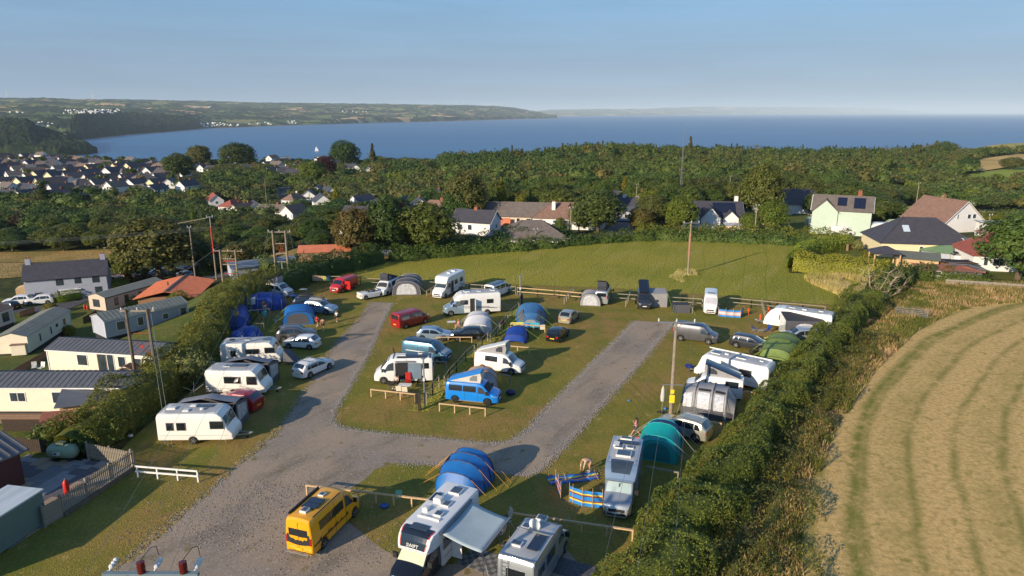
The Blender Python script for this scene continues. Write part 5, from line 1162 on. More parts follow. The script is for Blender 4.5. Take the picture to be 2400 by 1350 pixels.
    f = '.95' if sleeves == 'long' else '.55'; al = [e for q in 'lr' for e in ((('che', 'sho' + q), ('sho' + q, 'elb' + q), ('elb' + q, f'elb{q}:wri{q}:.9')) if sleeves == 'long' else (('che', 'sho' + q), ('sho' + q, f'sho{q}:elb{q}:.7')) if sleeves == 'short' else (('che', 'sho' + q),))]
    cloth('top', [('pel', 'spi'), ('spi', 'che'), ('che', 'che:nek:.8')] + al, .022, top)
    lf = '.5' if legs == 'short' else '.95'
    cloth('trousers' if legs != 'short' else 'shorts', [e for q in 'lr' for e in ((('pel', 'hip' + q), ('hip' + q, f'hip{q}:kne{q}:.6')) if legs == 'short' else (('pel', 'hip' + q), ('hip' + q, 'kne' + q), ('kne' + q, f'kne{q}:ank{q}:.9')))], .03, bottom)
    hd = Vector(J['hed']).lerp(Vector(J['top']), .45); mb = MB(); mb.ball((hd.x - .025, hd.y, hd.z + .025), .125, 10, 7, sz=1.05, sx=1.05)
    if long_hair: mb.ball((hd.x - .09, hd.y, hd.z - .16), .11, 8, 6, sz=2.0, sx=.7)
    mb.build('hair', hair or HAIRM, t, smooth=60)
    nk = Vector(J['nek']); fd = (Vector(J['top']) - nk).normalized(); fw = Vector((fd.z, 0, -fd.x)) if pose == 'bend' else Vector((1, 0, 0))
    mb = MB(); 
    for s in (-1, 1): mb.ball(tuple(hd + fw * .105 + Vector((0, s * .032, -.005))), .012, 6, 4)
    mb.build('eyes', m_plastic, t)
    BL(('nose', m_skin, t), tuple(hd + fw * .12 + Vector((0, 0, -.04))), .018, 6, 4, sz=1.3)
    mb = MB(); mb.box(*sorted((hd.x + fw.x * .09, hd.x + fw.x * .115 + .004)), -.025, .025, hd.z - .085, hd.z - .075); mb.build('mouth', M('lips', lin((150, 80, 70)), .6), t)
    for q in 'lr':
        a = Vector(J['ank' + q]); b = Vector(J['toe' + q]); BR(('shoe', shoes or m_whitep, t), a.lerp(b, -.35) + Vector((0, 0, -.025)), b + Vector((.03, 0, 0)), .10, .08)
    return t
m_wood = M('pale_timber', lin((206, 172, 128)), .7, var=.2, scale=5, bump=.2); m_greywood = M('weathered_timber', lin((150, 140, 122)), .85, var=.25, scale=4, bump=.3); m_redwood = M('treated_timber', lin((190, 140, 96)), .8, var=.2, scale=5)
def folding_chair(label, loc, rz, mat, group=None, back=.55):
    t = thing('folding_chair', label, 'chair', loc, rz, group); mb = MB(); mb.prism([(-.24, -.25, .44), (.24, -.25, .46), (.24, .25, .46), (-.24, .25, .44)], (0, 0, .03)); mb.build('seat', mat, t)
    mb = MB(); mb.prism([(-.22, -.25, .47), (-.22, .25, .47), (-.36, .25, .47 + back), (-.36, -.25, .47 + back)], (-.03, 0, 0)); mb.build('backrest', mat, t)
    for s in (-1, 1):
        TB(('leg', m_steel, t), [(-.26, s * .27, 0), (.22, s * .27, .62)], .016, 5); TB(('leg', m_steel, t), [(.26, s * .27, 0), (-.24, s * .27, .52)], .016, 5)
        BX(('armrest', m_plastic, t), -.28, .22, s * .27 - .03, s * .27 + .03, .62, .65)
    return t
def table(label, loc, rz, w=1.0, d=.6, h=.65, mat=None):
    t = thing('folding_table', label, 'table', loc, rz); BX(('table_top', mat or m_whitep, t), -w / 2, w / 2, -d / 2, d / 2, h, h + .03)
    for sx in (-1, 1):
        for sy in (-1, 1): TB(('leg', m_steel, t), [(sx * (w / 2 - .05), sy * (d / 2 - .05), 0), (sx * (w / 2 - .1), sy * (d / 2 - .08), h)], .016, 5)
    return t
def rail_barrier(label, A, B_, n, h=.75, post=m_wood, rail=m_wood, group=None, name='rail_barrier', rails=(1.0,), pw=.09):
    """low timber knee rail: posts and rails are parts"""
    A, B_ = Vector(A), Vector(B_); d = B_ - A; L = d.length; rz = math.atan2(d.y, d.x); t = thing(name, label, 'rail', A, rz, group)
    dz = B_.z - A.z
    for i in range(n):
        x = .06 + (L - .12) * i / (n - 1); z = dz * x / L; BX(('post', post, t), x - pw / 2, x + pw / 2, -pw / 2, pw / 2, z - .2, z + h - .03)
    for q, f in enumerate(rails):
        mb = MB(); z = h * f; mb.bar((0, -.075 if len(rails) > 1 else 0, z), (L, -.075 if len(rails) > 1 else 0, z + dz), .06 if len(rails) > 1 else .13, .12 if len(rails) > 1 else .09); mb.build('rail', rail, t)
    return t
# ------------------------------------------------------------------ the campsite: vans and motorhomes
POP = lambda hinge, roof, canvas, h=1.0, **k: dict(hinge=hinge, roof=roof, canvas=canvas, h=h, **k)
m_cgrey = M('canvas_grey', lin((150, 150, 150)), .8); m_cdark = M('canvas_dark', lin((54, 58, 68)), .8); m_cpale = M('canvas_pale', lin((196, 192, 182)), .8)
# yellow high roofed van
p, rz = vp('sprinter', (766, 1284), (834, 1214), -1)
t, B, o = van('yellow high roofed camper van with black mountain graphics and roof solar panels', 'sprinter', P_YELLOW, p, rz, .95, windows=((.9, 2.2), (2.25, 3.6)), side_w=(-1, 1), lower=m_plastic)
for x in (-1.5, -.9): BX(('solar_panel', m_solar, t), x - .28, x + .28, -.52, .52, 2.74, 2.78)
vent(t, -2.1, 0, 2.72, .5, .45, .14); vent(t, -.15, .05, 2.72, .4, .4, .1)
BX(('awning_case', m_plastic, t), -2.6, .6, .78, .90, 2.62, 2.76)
BX(('roof_rail', m_plastic, t), -2.5, .5, -.86, -.82, 2.66, 2.72)
mb = MB(); mb.box(-o - .30, -o - .12, -.85, .85, .42, .48); mb.bar((-o - .2, -.4, .45), (-o + .1, -.4, .45), .06); mb.bar((-o - .2, .4, .45), (-o + .1, .4, .45), .06); mb.build('rear_step', m_steel, t)
mb = MB(); rr = random.Random(4)     # mountain and tree silhouettes on the back doors
pts = [(-.82, 1.05)] + [(-.82 + i * .1025, 1.22 + .10 * abs(math.sin(i * 1.9)) + (.38 if i in (0, 1) else .28 if i in (15, 16) else 0) - (.08 if 4 < i < 12 else 0)) for i in range(17)] + [(.82, 1.05)]
low = [(-.82 + i * .1025, .98 - .12 * math.sin(math.pi * i / 16)) for i in range(16, -1, -1)]
mb.add([(-o - .016, y, z) for y, z in pts + low], [tuple(range(len(pts + low)))]); mb.build('landscape_graphic', m_plastic, t)
for zc_, a0, a1 in ((1.42, -.45, .1), (1.50, .0, .4)): mb = MB(); mb.add([(-o - .017, a0, zc_), (-o - .017, (a0 + a1) / 2, zc_ + .07), (-o - .017, a1, zc_), (-o - .017, (a0 + a1) / 2, zc_ + .03)], [(0, 1, 2, 3)]); mb.build('ridge_graphic', m_plastic, t)
mb = MB(); x = -o + .15
while x < o - 2.0:
    w = rr.uniform(.18, .34); hh = rr.uniform(.12, .38) * (1 - .3 * (x + o) / 6); y = -(1.0 + .012); mb.add([(x, y, .80), (x + w, y, .80), (x + w * .6, y, .80 + hh), (x + w * .35, y, .80 + hh * .7)], [(0, 1, 2, 3)]); x += w * .85
mb.build('mountain_graphic', m_plastic, t)
BX(('door_seam', m_plastic, t), -o - .01, -o + .03, -.01, .01, .7, 2.4)
# the black and white motorhome with its awning out
SW = Vector((-4.55, 35.1, 0)); rzs = R(-114)
t, B, o, C0 = motorhome('large white motorhome with black cab and pulled out awning at the bottom edge', SW, rzs, 7.2, 1.15, 2.95, P_WHITE, P_BLACK, 'luton', M('cream_blind', lin((206, 208, 178)), .5), wins_l=((-2.9, -2.2, 1.5, 2.0), (.0, .9, 1.5, 2.1)), wins_r=((-2, -1, 1.5, 2.0), (.2, 1.0, 1.5, 2.0)), roof=P_WHITE,
  hatches=((-2.6, .1, 2.98, .75, .7, .12), (-1.1, .25, 2.98, .55, .5, .1), (-1.2, -.35, 2.98, .45, .5, .28, m_whitep), (.0, .35, 2.98, .5, .5, .12), (.55, .0, 2.97, .12, 1.4, .10, m_whitep), (-.1, -.55, 2.98, .34, .34, .22, m_whitep)), solar=((-1.5, -.75, .9, .42),))
mb = MB(); rows = []
for i in range(7):
    x = o - 2.15 + (.92) * i / 6; W = B.sec(x)[7][0]; rows.append([(x + .02, y * W * .86, B.topz(x, y * W * .86) + .025) for y in np.linspace(-1, 1, 7)])
mb.grid(rows); mb.build('black_nose_panel', m_glass, t)
for s in (-1, 1):
    mb = MB(); rows = []
    for i in range(7): x = o - 2.1 + .85 * i / 6; W = B.sec(x)[7][0]; rows.append([(x + .022, s * W * k, B.topz(x, W * k) + .028) for k in (.84, .90)])
    mb.grid(rows); mb.build('red_pinstripe', P_BRIGHTRED, t)
B.screen('front_skylight', m_glassl, t, o - 2.35, o - 1.85, .5, .5, 4, .05)
xa, xb = o - 1.32, o - 1.26; za, zb = B.topz(xa, 0), B.topz(xb, 0); n_ = Vector((xb - xa, 0, zb - za)).normalized(); up_ = -n_
text('SWIFT', .27, m_whitep, t, frame(((xa + xb) / 2 + .06, 0, (za + zb) / 2 + .0), (0, 1, 0), up_))
BX(('doorway', m_plastic, t), -.75, -.05, 1.16, 1.19, .45, 2.3)
mb = MB(); mb.box(-.05, .0, 1.16, 1.80, .45, 2.25); dr = mb.build('open_door', m_whitep, t); BX(('door_window', m_glass, dr), .0, .012, 1.3, 1.66, 1.5, 2.0)
aw = thing('roll_out_awning', 'pale grey roll out awning over the black cabbed motorhome side', 'awning', SW, rzs)
rows = []
for i in range(13):
    x = -2.4 + 3.6 * i / 12; rows.append([(x, 1.16 + 2.55 * j / 8, 2.72 - .52 * j / 8 - .09 * math.sin(math.pi * j / 8) - .05 * math.sin(math.pi * i / 12)) for j in range(9)])
m_awn = M('awning_fabric', lin((178, 192, 194)), .7, var=.12, scale=.8, bump=.25, bscale=3)
mb = MB(); mb.grid(rows); oo = mb.build('canopy', m_awn, aw, smooth=40); md = oo.modifiers.new('Solidify', 'SOLIDIFY'); md.thickness = .012
BX(('front_bar', m_trimgrey, aw), -2.5, 1.3, 3.69, 3.79, 2.14, 2.24); BX(('case', m_trimgrey, aw), -2.5, 1.3, 1.10, 1.24, 2.68, 2.82)
for x in (-2.35, 1.15): TB(('support_leg', m_steel, aw), [(x, 3.74, 2.16), (x, 3.78, .0)], .02, 6); TB(('guy_line', m_guyw, aw), [(x, 3.74, 2.14), (x + (.6 if x > 0 else -.6), 4.7, .02)], .012, 4)
# silver motorhome seen from behind, bottom edge
t, B, o, C0 = motorhome('silver motorhome with rear ladder and white satellite dish at the bottom edge', Vector((1.45, 34.0, 0)), R(66), 6.3, 1.08, 2.75, P_SILVER, P_SILVER, 'low', wins_r=((-2.5, -1.7, 1.5, 2.0), (-1.3, -.1, 1.5, 2.1)), wins_l=((-2, -1, 1.5, 2.0),), roof=m_roofgrey,
  hatches=((-1.9, .45, 2.78, .45, .6, .12), (-.2, .6, 2.78, .5, .5, .1), (.9, .1, 2.74, .5, .6, .14)), solar=((-1.35, -.5, 1.5, .62),))
mb = MB()
for y in (-.1 + .5, .3 + .5): mb.tube([(-o - .07, y, .8), (-o - .07, y, 2.62), (-o + .1, y, 2.82)], .018, 5)
for z in np.arange(.9, 2.6, .26): mb.tube([(-o - .07, .4, z), (-o - .07, .8, z)], .014, 5)
mb.build('ladder', m_steel, t)
mb = MB(); mb.ball((-.2, .1, 3.05), .34, 12, 8, sx=.14, sy=1.0, sz=1.15); mb.tube([(0, .1, 2.78), (-.05, .1, 3.0)], .04, 6); mb.bar((-.1, .1, 2.88), (.5, -.1, 3.02), .05); mb.build('satellite_dish', m_whitep, t)
mb = MB(); mb.box(-o + .1, -o + .16, -1.0, 1.0, 2.80, 2.84); mb.box(-.6, -.52, -1.02, 1.02, 2.86, 2.90); mb.build('roof_bar', m_steel, t)
text('AUTOTRAIL', .14, m_trimgrey, t, frame((-o - .02, .0, 2.38), (0, -1, 0), (0, 0, 1))) if False else None
for s in (0, 1): mb = MB(); mb.cyl((-o - .22, -.3 + s * .05, .95), (1, .4 * s, 0), .33, .05, 16); mb.build('bike_cover', m_whitep, t)
# silver renault-like motorhome facing the camera
t, B, o, C0 = motorhome('silver motorhome facing the camera with silver windscreen blinds and roof solar panel', Vector((7.55, 42.0, 0)), R(-105.5), 6.4, 1.10, 2.85, P_PALEBLUE, P_SILVER, 'low', m_silverscreen, wins_l=((-2, -1.2, 1.5, 2.0), (-.4, .4, 1.5, 2.0)), wins_r=((-2, -1, 1.5, 2.0),), roof=m_roofgrey,
  hatches=((-2.7, -.1, 2.88, .4, .8, .10), (-1.4, .3, 2.88, .35, .5, .08), (-1.25, -.45, 2.88, .4, .6, .10), (-.3, .0, 2.88, .8, 1.0, .14)), solar=((-2.05, .1, .45, 1.5),))
BX(('roof_box', m_whitep, t), -1.9, -1.3, -.85, -.45, 2.88, 3.02); B.screen('front_skylight', m_glassl, t, o - 2.75, o - 1.75, .72, .6, 4, .03)
BX(('blind_divider', m_plastic, t), o - 1.25, o - 1.2, -.02, .02, 1.55, 2.0)
# bright blue pop top van
p, rz = vp('t5', (1069, 945), (1140, 952), -1)
t, B, o = van('bright sky blue camper van with raised blue roof and black wheels', 't5', P_BLUE, p, rz, 1.0, windows=((.35, 1.6), (1.68, 2.9)), screenmat=m_mesh, cabmat=m_mesh, pop=POP('rear', P_BLUE, m_cpale, .98), rimm=M('black_alloy', (.06, .06, .06), .3, .6), lower=P_BLUE)
BX(('side_bar', m_steel, t), -1.2, 1.1, -.98, -.93, .30, .36)
# white pop top van
p, rz = vp('t5', (1132, 871), (1197, 880), -1)
van('white camper van with raised white roof standing behind the blue one', 't5', P_WHITE, p, rz, 1.02, windows=((1.2, 2.5),), pop=POP('rear', P_WHITE, m_cgrey, 1.05, win=m_cdark), lower=P_WHITE)
# steel blue van
p, rz = vp('t5', (957, 843), (1029, 853), -1)
t, B, o = van('steel blue panel van with dark roof and white chevrons on its bonnet', 't5', P_STEEL, p, rz, 1.06, windows=(), roof=P_NAVY, lower=P_STEEL)
for k in range(5):
    B.screen('bonnet_stripe', m_whitep, t, o - .62, o - .24, .9, .9, 3, .02, -.86 + k * .36, -.86 + k * .36 + .17)
BX(('side_flash', m_whitep, t), -1.9, .2, -.985, -.965, 1.02, 1.10)
# white high top van, side door open
p, rz = vp('ducato', (990, 899), (898, 901), 1)
t, B, o = van('white and silver high roof camper van with its side door open', 'ducato', P_WHITE, p, rz, 1.0, windows=((.35, 1.0), (1.15, 2.25)), lower=P_PALEBLUE, roof=P_DARK)
BX(('door_opening', m_plastic, t), -.45, .75, .99, 1.035, .5, 2.15); BX(('sliding_door', P_PALEBLUE, t), -1.75, -.5, 1.06, 1.10, .55, 2.1); BX(('awning_case', m_trimgrey, t), -1.1, .7, .99, 1.12, 2.22, 2.36)
vent(t, .2, .1, 2.66, .9, .7, .06, m_whitep); vent(t, -1.6, -.2, 2.66, .4, .4, .1)
# red panel van near the track, red van with open door by the meadow
p, rz = vp('t5', (957, 770), (993, 760), -1)
van('dark red passenger van seen from behind on the grass right of the track', 't5', P_RED, p, rz, 1.0, windows=((.4, 1.7), (1.8, 3.0)), lower=P_RED)
t, B, o = van('red van with its side door open parked by the towels on the far rail', 't5', P_BRIGHTRED, at(806, 680), R(-112), 1.0, windows=(), lower=m_plastic)
BX(('door_opening', m_plastic, t), -.1, 1.0, .95, .985, .5, 1.7); BX(('open_door', P_BRIGHTRED, t), 1.0, 1.05, .97, 1.9, .5, 1.75)
p, rz = vp('t5', (616, 694), (661, 699), -1)
t, B, o = van('white camper van with dark raised roof beside the left hedge', 't5', P_WHITE, p, rz, 1.0, windows=((1.6, 2.9),), pop=POP('rear', P_DARK, m_cgrey, .95), lower=P_WHITE)
TB(('bike_rack', m_steel, t), [(-o - .1, -.5, .8), (-o - .3, -.5, 1.9), (-o - .3, .5, 1.9), (-o - .1, .5, .8)], .025, 5)
van('white camper van with black raised roof beside the long grey awning', 't5', P_WHITE, at(908, 686), R(-108), 1.0, windows=((1.2, 2.6),), pop=POP('rear', P_DARK, m_cdark, 1.0), screenmat=m_mesh, lower=P_WHITE)
van('white van with dark roof seen from behind beyond the white motorhome', 't5', P_WHITE, at(1168, 691), R(58), 1.0, windows=((.4, 1.5), (1.7, 2.9)), roof=P_DARK, lower=P_WHITE)
t, B, o = van('silver grey van with tall black raised roof seen from behind by the rail', 't5', P_SILVER, at(1415, 705), R(74), 1.0, windows=((.4, 1.5), (1.7, 2.9)), pop=POP('front', P_BLACK, m_cdark, 1.25), lower=P_SILVER)
t, B, o = van('dark grey camper van with black raised roof facing the camera', 't5', P_DARK, at(1508, 716), R(-97), 1.0, windows=((.4, 1.6), (1.7, 3.0)), pop=POP('front', P_BLACK, m_cdark, 1.0), lower=P_DARK)
t, B, o = van('white high roof van with silver screen cover beside the blue windbreak', 'ducato', P_WHITE, at(1664, 726), R(-106), .92, windows=((.6, 1.8),), screenmat=M('screen_cover', lin((186, 184, 190)), .5), lower=m_trimgrey)
BX(('skylight', m_solar, t), .3, .8, -.5, .5, 2.67, 2.71)
p, rz = vp('t5', (1598, 800), (1656, 808), -1)
van('metallic grey van with dark blue roof beside the end of the right track', 't5', P_GREY, p, rz, 1.03, windows=(), roof=P_NAVY, lower=P_DARK)
p, rz = wp((1732, 941), (1612, 925), 1, (.95, 3.97), 4.9, .95)
t, B, o = van('white camper van with long dark raised roof behind the big grey awning', 't5', P_WHITE, at(1672, 925), rz, 1.05, windows=((.4, 1.5),), pop=POP('rear', P_NAVY, m_cgrey, 1.0, win=m_cdark), lower=P_WHITE)
# far motorhomes
t, B, o, C0 = motorhome('white coachbuilt motorhome facing the camera beside the far rail', at(1050, 688), R(-112), 6.8, 1.12, 2.95, P_WHITE, P_WHITE, 'luton', m_glassl, wins_l=((-2.6, -1.8, 1.5, 2.1), (-.9, -.1, 1.5, 2.1)), twin=True, hatches=((-2, 0, 2.98, .6, .6, .12), (-.5, 0, 2.98, .5, .5, .1)), roof=P_WHITE)
BX(('door_opening', m_plastic, t), .4, 1.0, 1.13, 1.16, .5, 2.2)
a_, b_ = at(1128, 740), at(1053, 744); rz = math.atan2(b_.y - a_.y, b_.x - a_.x)
t, B, o, C0 = motorhome('long white motorhome with grey cab standing side on to the camera', at(1105, 734), rz, 7.4, 1.14, 2.95, P_WHITE, P_PALEBLUE, 'low', m_glassl, wins_l=((-2.7, -1.9, 1.6, 2.1), (.6, 1.5, 1.55, 2.1)), hatches=((-2.8, 0, 2.98, .6, .6, .12), (-1, .2, 2.98, .5, .5, .1), (.6, 0, 2.96, .8, .7, .12)), roof=m_roofgrey)
BX(('doorway', m_plastic, t), -.3, .3, 1.14, 1.165, .5, 2.3); BX(('open_door', m_whitep, t), -.38, -.34, 1.16, 1.7, .5, 2.2)
for k in range(3): mb = MB(); mb.add([(-3.2 + k * .5, 1.153, .85 + k * .12), (1.0, 1.153, 1.15 + k * .07), (1.2, 1.153, 1.19 + k * .07), (-3.2 + k * .5, 1.153, .92 + k * .12)], [(0, 1, 2, 3)]); mb.build('side_graphic', m_trimgrey, t)
# ------------------------------------------------------------------ touring caravans
def cara(label, rear, front, **k):
    """rear and front: ground pixels under the two near corners; its right side is seen"""
    a, b = at(*rear), at(*front); d = (b - a).normalized(); rz = math.atan2(d.y, d.x); side = k.pop('side', -1); L = k.pop('L', (b - a).length); n = Vector((-d.y, d.x, 0)) * (1.12 if side < 0 else -1.12)
    return caravan(label, (a + b) / 2 + n, rz, L=L, **k)
t, B, o = cara('cream white touring caravan nearest the camera on the left grass', (372, 1043), (545, 1041), H=2.6, wins_r=((-2.1, -1.6, 1.25, 1.85), (-1.3, -.65, 1.25, 1.85), (1.3, 2.35, 1.35, 1.95)), paint_=P_CREAM)
for h in ((-2.0, -.1, 2.62, .7, .45, .12), (-.7, -.5, 2.62, .5, .4, .1), (-.5, .45, 2.62, .5, .4, .08)): vent(t, *h, m_whitep)
BX(('open_skylight', m_glass, t), -.2, 1.1, .1, .55, 2.62, 2.70); BL(('aerial_dome', m_whitep, t), (.5, -.35, 2.72), .2, 8, 5, sz=.5)
t, B, o = cara('cream touring caravan second from the camera with a grey pointed awning behind', (484, 928), (620, 930), H=2.5, wins_r=((-.9, .6, 1.3, 1.9), (1.2, 2.1, 1.2, 1.95)), paint_=P_CREAM)
vent(t, -1.0, 0, 2.52, .6, .5, .1); BX(('open_skylight', m_glass, t), -.6, .8, -.1, .4, 2.54, 2.64)
t, B, o = cara('cream touring caravan third from the camera in front of the blue tents', (519, 861), (658, 856), H=2.5, wins_r=((-1.9, -1.45, 1.15, 1.75), (-.4, .9, 1.35, 1.85), (1.5, 2.5, 1.4, 1.95)), paint_=P_CREAM)
vent(t, -2.0, 0, 2.52, .4, .4, .1, m_plastic); vent(t, -.4, 0, 2.52, .5, .4, .08); BX(('skylight', m_glass, t), 1.2, 2.0, -.4, .4, 2.53, 2.58)
mb = MB(); 
t2 = thing('tow_cover', 'dark grey cover hanging over the drawbar of the third caravan', 'cover', at(688, 852)); mb = MB(); mb.add([(-.9, -.3, 1.6), (-.5, .5, 1.5), (.9, .3, .15), (.5, -.6, .1), (-.9, -.5, .2)], [(0, 1, 2, 3), (0, 3, 4)]); mb.build('sheet', m_tdgrey, t2)
t, B, o = cara('white touring caravan with black porch awning at the far right corner', (1930, 788), (1802, 768), side=1, H=2.6, nose='round', wins_l=((1.2, 2.0, 1.2, 1.8),), L=7.6)
for h in ((.8, 0, 2.62, .7, .6, .08), (-.6, .2, 2.62, .5, .5, .12), (-2.4, 0, 2.62, .5, .4, .1)): vent(t, *h)
t, B, o = cara('long white touring caravan with two roof skylights beside the right hedge', (1787, 922), (1634, 885), side=1, H=2.6, wins_l=((-2.0, -.9, 1.3, 1.9), (1.0, 1.9, 1.4, 1.95)), L=7.2, hitch_cover=m_tnavy)
for h in ((1.8, .1, 2.62, .95, .8, .08), (.8, 0, 2.62, .35, .3, .16), (-.7, .1, 2.62, .95, .6, .10), (-2.5, -.2, 2.62, .35, .35, .1)): vent(t, *h)
BX(('awning_rail', m_whitep, t), -3.2, 3.0, -1.13, -1.04, 2.58, 2.68)
# ------------------------------------------------------------------ cars on the camp
def C_(kind, rear, front, side, label, paint_, **k): p, rz = cp(kind, rear, front, side); return car(label, kind, paint_, p, rz, **k)
C_('suv', (720, 735), (765, 739), -1, 'pale silver blue car with a silver roof box behind the small blue tent', P_PALEBLUE, box=m_trimgrey)
C_('estate', (702, 724), (748, 722), -1, 'dark blue estate car with a black roof box', P_NAVY, box=m_plastic, rails=True)
C_('suv', (667, 803), (722, 799), -1, 'mushroom grey car with roof rails left of the white hatchback', P_GREY, rails=True)
C_('hatch', (724, 821), (677, 818), 1, 'small white hatchback in front of the grey car near the third caravan', P_WHITE)
car('white estate car with roof bars seen from behind on the track edge', 'estate', P_WHITE, at(737, 872), R(62), rails='bars')
car('white open topped car at the far end of the left track', 'hatch', P_WHITE, at(872, 697), R(38), soft=True)
C_('hatch', (990, 799), (1040, 800), -1, 'silver hatchback right of the track with the black car nose to nose', P_PALEBLUE)
C_('hatch', (1119, 799), (1074, 800), 1, 'black small car nose to nose with the silver hatchback', P_BLACK)
car('pale hatchback seen from behind right of the pale blue tent', 'hatch', P_SAGE, at(1334, 751), R(66))
car('black hatchback seen from behind below the pale one', 'hatch', P_BLACK, at(1308, 793), R(66))
C_('estate', (1725, 816), (1782, 826), -1, 'dark grey car with silver trim beside the green tent', P_DARK)
car('silver car half hidden between the black awning and the green tent', 'suv', P_SILVER, at(1872, 800), R(176))
p = at(1600, 1016); car('silver car with dark roof parked beside the teal tent', 'suv', P_SAGE, p, math.atan2(at(1562, 1016).y - at(1634, 1037).y, at(1562, 1016).x - at(1634, 1037).x), rails=True)
car('dark red car tucked behind the awning of the nearest caravan', 'suv', P_RED, at(558, 955), R(163), rails=True)
# ------------------------------------------------------------------ tents and awnings
tent('large royal blue tunnel tent with white window highest in the left row', at(566, 724), at(672, 718), [(0, 1.0, .4), (.06, 1.7, 1.6), (.42, 1.9, 2.15), (.72, 1.8, 2.05), (.92, 1.6, 1.6), (1, .8, .3)], m_tblue, wins=((.18, .36, .86, .66, m_clear),), guys=m_guyw)
tent('blue tunnel tent bent away from the camera on the left', at(553, 775), at(558, 736), [(0, 1.1, .5), (.1, 1.4, 1.55), (.5, 1.6, 1.85), (.9, 1.4, 1.6), (1, .8, .4)], m_tblue, guys=m_guy)
tent('shiny blue tunnel tent just behind the third caravan', at(535, 806), at(620, 797), [(0, .9, .3), (.12, 1.5, 1.25), (.45, 1.7, 1.85), (.75, 1.6, 1.8), (.86, 1.5, 1.5), (1, 1.1, .3)], m_tblue, guys=m_guyw)
t = tent('bright blue tent with a big mesh front beside the silver blue car', at(699, 762), at(704, 734), [(0, 1.85, 1.75), (.5, 1.95, 2.0), (1, 1.6, 1.3)], m_tblue2, ends=(m_tdgrey, None), guys=m_guy, e=.6)
tent('long grey inflatable awning with clear front windows beside the white van', at(953, 692), at(962, 668), [(0, 2.0, 2.0), (.25, 2.1, 2.2), (.6, 2.0, 2.15), (1, 1.8, 1.8)], m_tdgrey, polemat=m_tgrey, ends=(m_clear, None), wins=((.5, .8, .1, .32, m_clear),), guys=m_guyw)
tent('grey half dome awning with clear window on the left of the silver van', at(1383, 717), at(1386, 702), [(0, 1.4, 1.7), (.5, 1.4, 1.9), (1, 1.1, 1.3)], m_tgrey, ends=(m_clear, None), guys=m_guyw, nguy=False)
def boxawn(label, loc, rz, w, d, h1, h2, mat, side=None, roofm=None, front=m_clear, name='drive_away_awning'):
    t = thing(name, label, 'awning', loc, rz); mb = MB(); w2, d2 = w / 2, d / 2
    mb.add([(-w2, -d2, h1), (w2, -d2, h1), (w2, d2, h2), (-w2, d2, h2)], [(0, 1, 2, 3)]); mb.build('roof', roofm or mat, t)
    mb = MB(); mb.add([(-w2, -d2, 0), (w2, -d2, 0), (w2, -d2, h1), (-w2, -d2, h1)], [(0, 1, 2, 3)]); mb.build('front_wall', front, t)
    for s in (-1, 1): mb = MB(); mb.add([(s * w2, -d2, 0), (s * w2, d2, 0), (s * w2, d2, h2), (s * w2, -d2, h1)], [(0, 1, 2, 3)]); mb.build('side_wall', side or mat, t)
    mb = MB(); mb.add([(-w2, d2, 0), (w2, d2, 0), (w2, d2, h2), (-w2, d2, h2)], [(0, 1, 2, 3)]); mb.build('back_wall', mat, t)
    for x in (-w2, w2): TB(('frame_pole', m_tdgrey, t), [(x, -d2 - .02, 0), (x, -d2 - .02, h1)], .035, 6); TB(('guy_line', m_guy, t), [(x, -d2, h1), (x * 1.5, -d2 - 1.2, .02)], .012, 4)
    return t
boxawn('square pale grey awning on the right of the dark grey camper van', at(1540, 714), R(-3), 2.3, 2.4, 1.85, 2.05, m_tgrey, m_tdgrey, front=m_tgrey)
boxawn('low grey windbreak enclosure with camping kitchen by the rail', at(1595, 730), R(-2), 2.1, 1.5, 1.1, 1.1, m_tgrey, m_mesh, m_mesh, m_tdgrey, name='windbreak_kitchen')
pa = boxawn('black porch awning with round door opening on the far right caravan', at(1876, 782), R(-4), 4.4, 2.3, 1.9, 2.4, m_tdgrey, m_clear, M('awning_black', lin((52, 52, 56)), .7), m_tdgrey, name='porch_awning')
mb = MB(); mb.add([(x, -1.18, z) for x, z in arch(1.35, 1.6)], [tuple(range(13))]); mb.build('round_doorway', m_clear, pa)
tent('large grey inflatable awning with three clear windows beside the silver car', at(1602, 953), at(1722, 972), [(0, 1.5, 2.0), (.25, 1.75, 2.35), (.58, 1.85, 2.4), (.84, 1.7, 2.25), (1, 1.2, 1.3)], m_tgrey, polemat=m_tdgrey, wins=((.03, .20, .91, .68, m_clear), (.30, .53, .91, .66, m_clear), (.62, .80, .91, .66, m_clear), (.30, .53, .63, .58, m_plastic), (.62, .80, .63, .58, m_plastic)), skirt=m_tdgrey, guys=m_guyw, e=.5)
tent('olive green tunnel tent beside the right hedge', at(1815, 858), at(1842, 812), [(0, 1.5, 1.0), (.08, 1.75, 1.7), (.42, 1.9, 2.15), (.72, 1.9, 2.15), (.94, 1.7, 1.8), (1, 1.4, 1.0)], m_tgreen, polemat=M('dark_green_pole', lin((44, 60, 34)), .5), guys=m_guy)
tent('teal and navy dome tent in front of the silver car', at(1538, 1082), at(1556, 1030), [(0, 1.45, 1.75), (.12, 1.55, 1.9), (.5, 1.6, 2.3), (.85, 1.5, 2.0), (1, 1.1, 1.0)], [m_tteal, m_tnavy], seg_mats=[0, 0, 1, 1][:1] + [0, 1, 1], polemat=m_tteal, ends=(M('teal_door', lin((8, 112, 118)), .6), None), guys=m_guyw)
tent('large bright blue tunnel tent behind the black cabbed motorhome', at(1060, 1165), at(1112, 1108), [(0, 1.3, .5), (.16, 1.6, 1.5), (.42, 1.8, 1.95), (.68, 1.85, 2.1), (.92, 1.7, 2.1), (1, 1.45, 1.6)], m_tblue2, wins=((.45, .66, .06, .28, m_tnavy),), guys=m_peg)
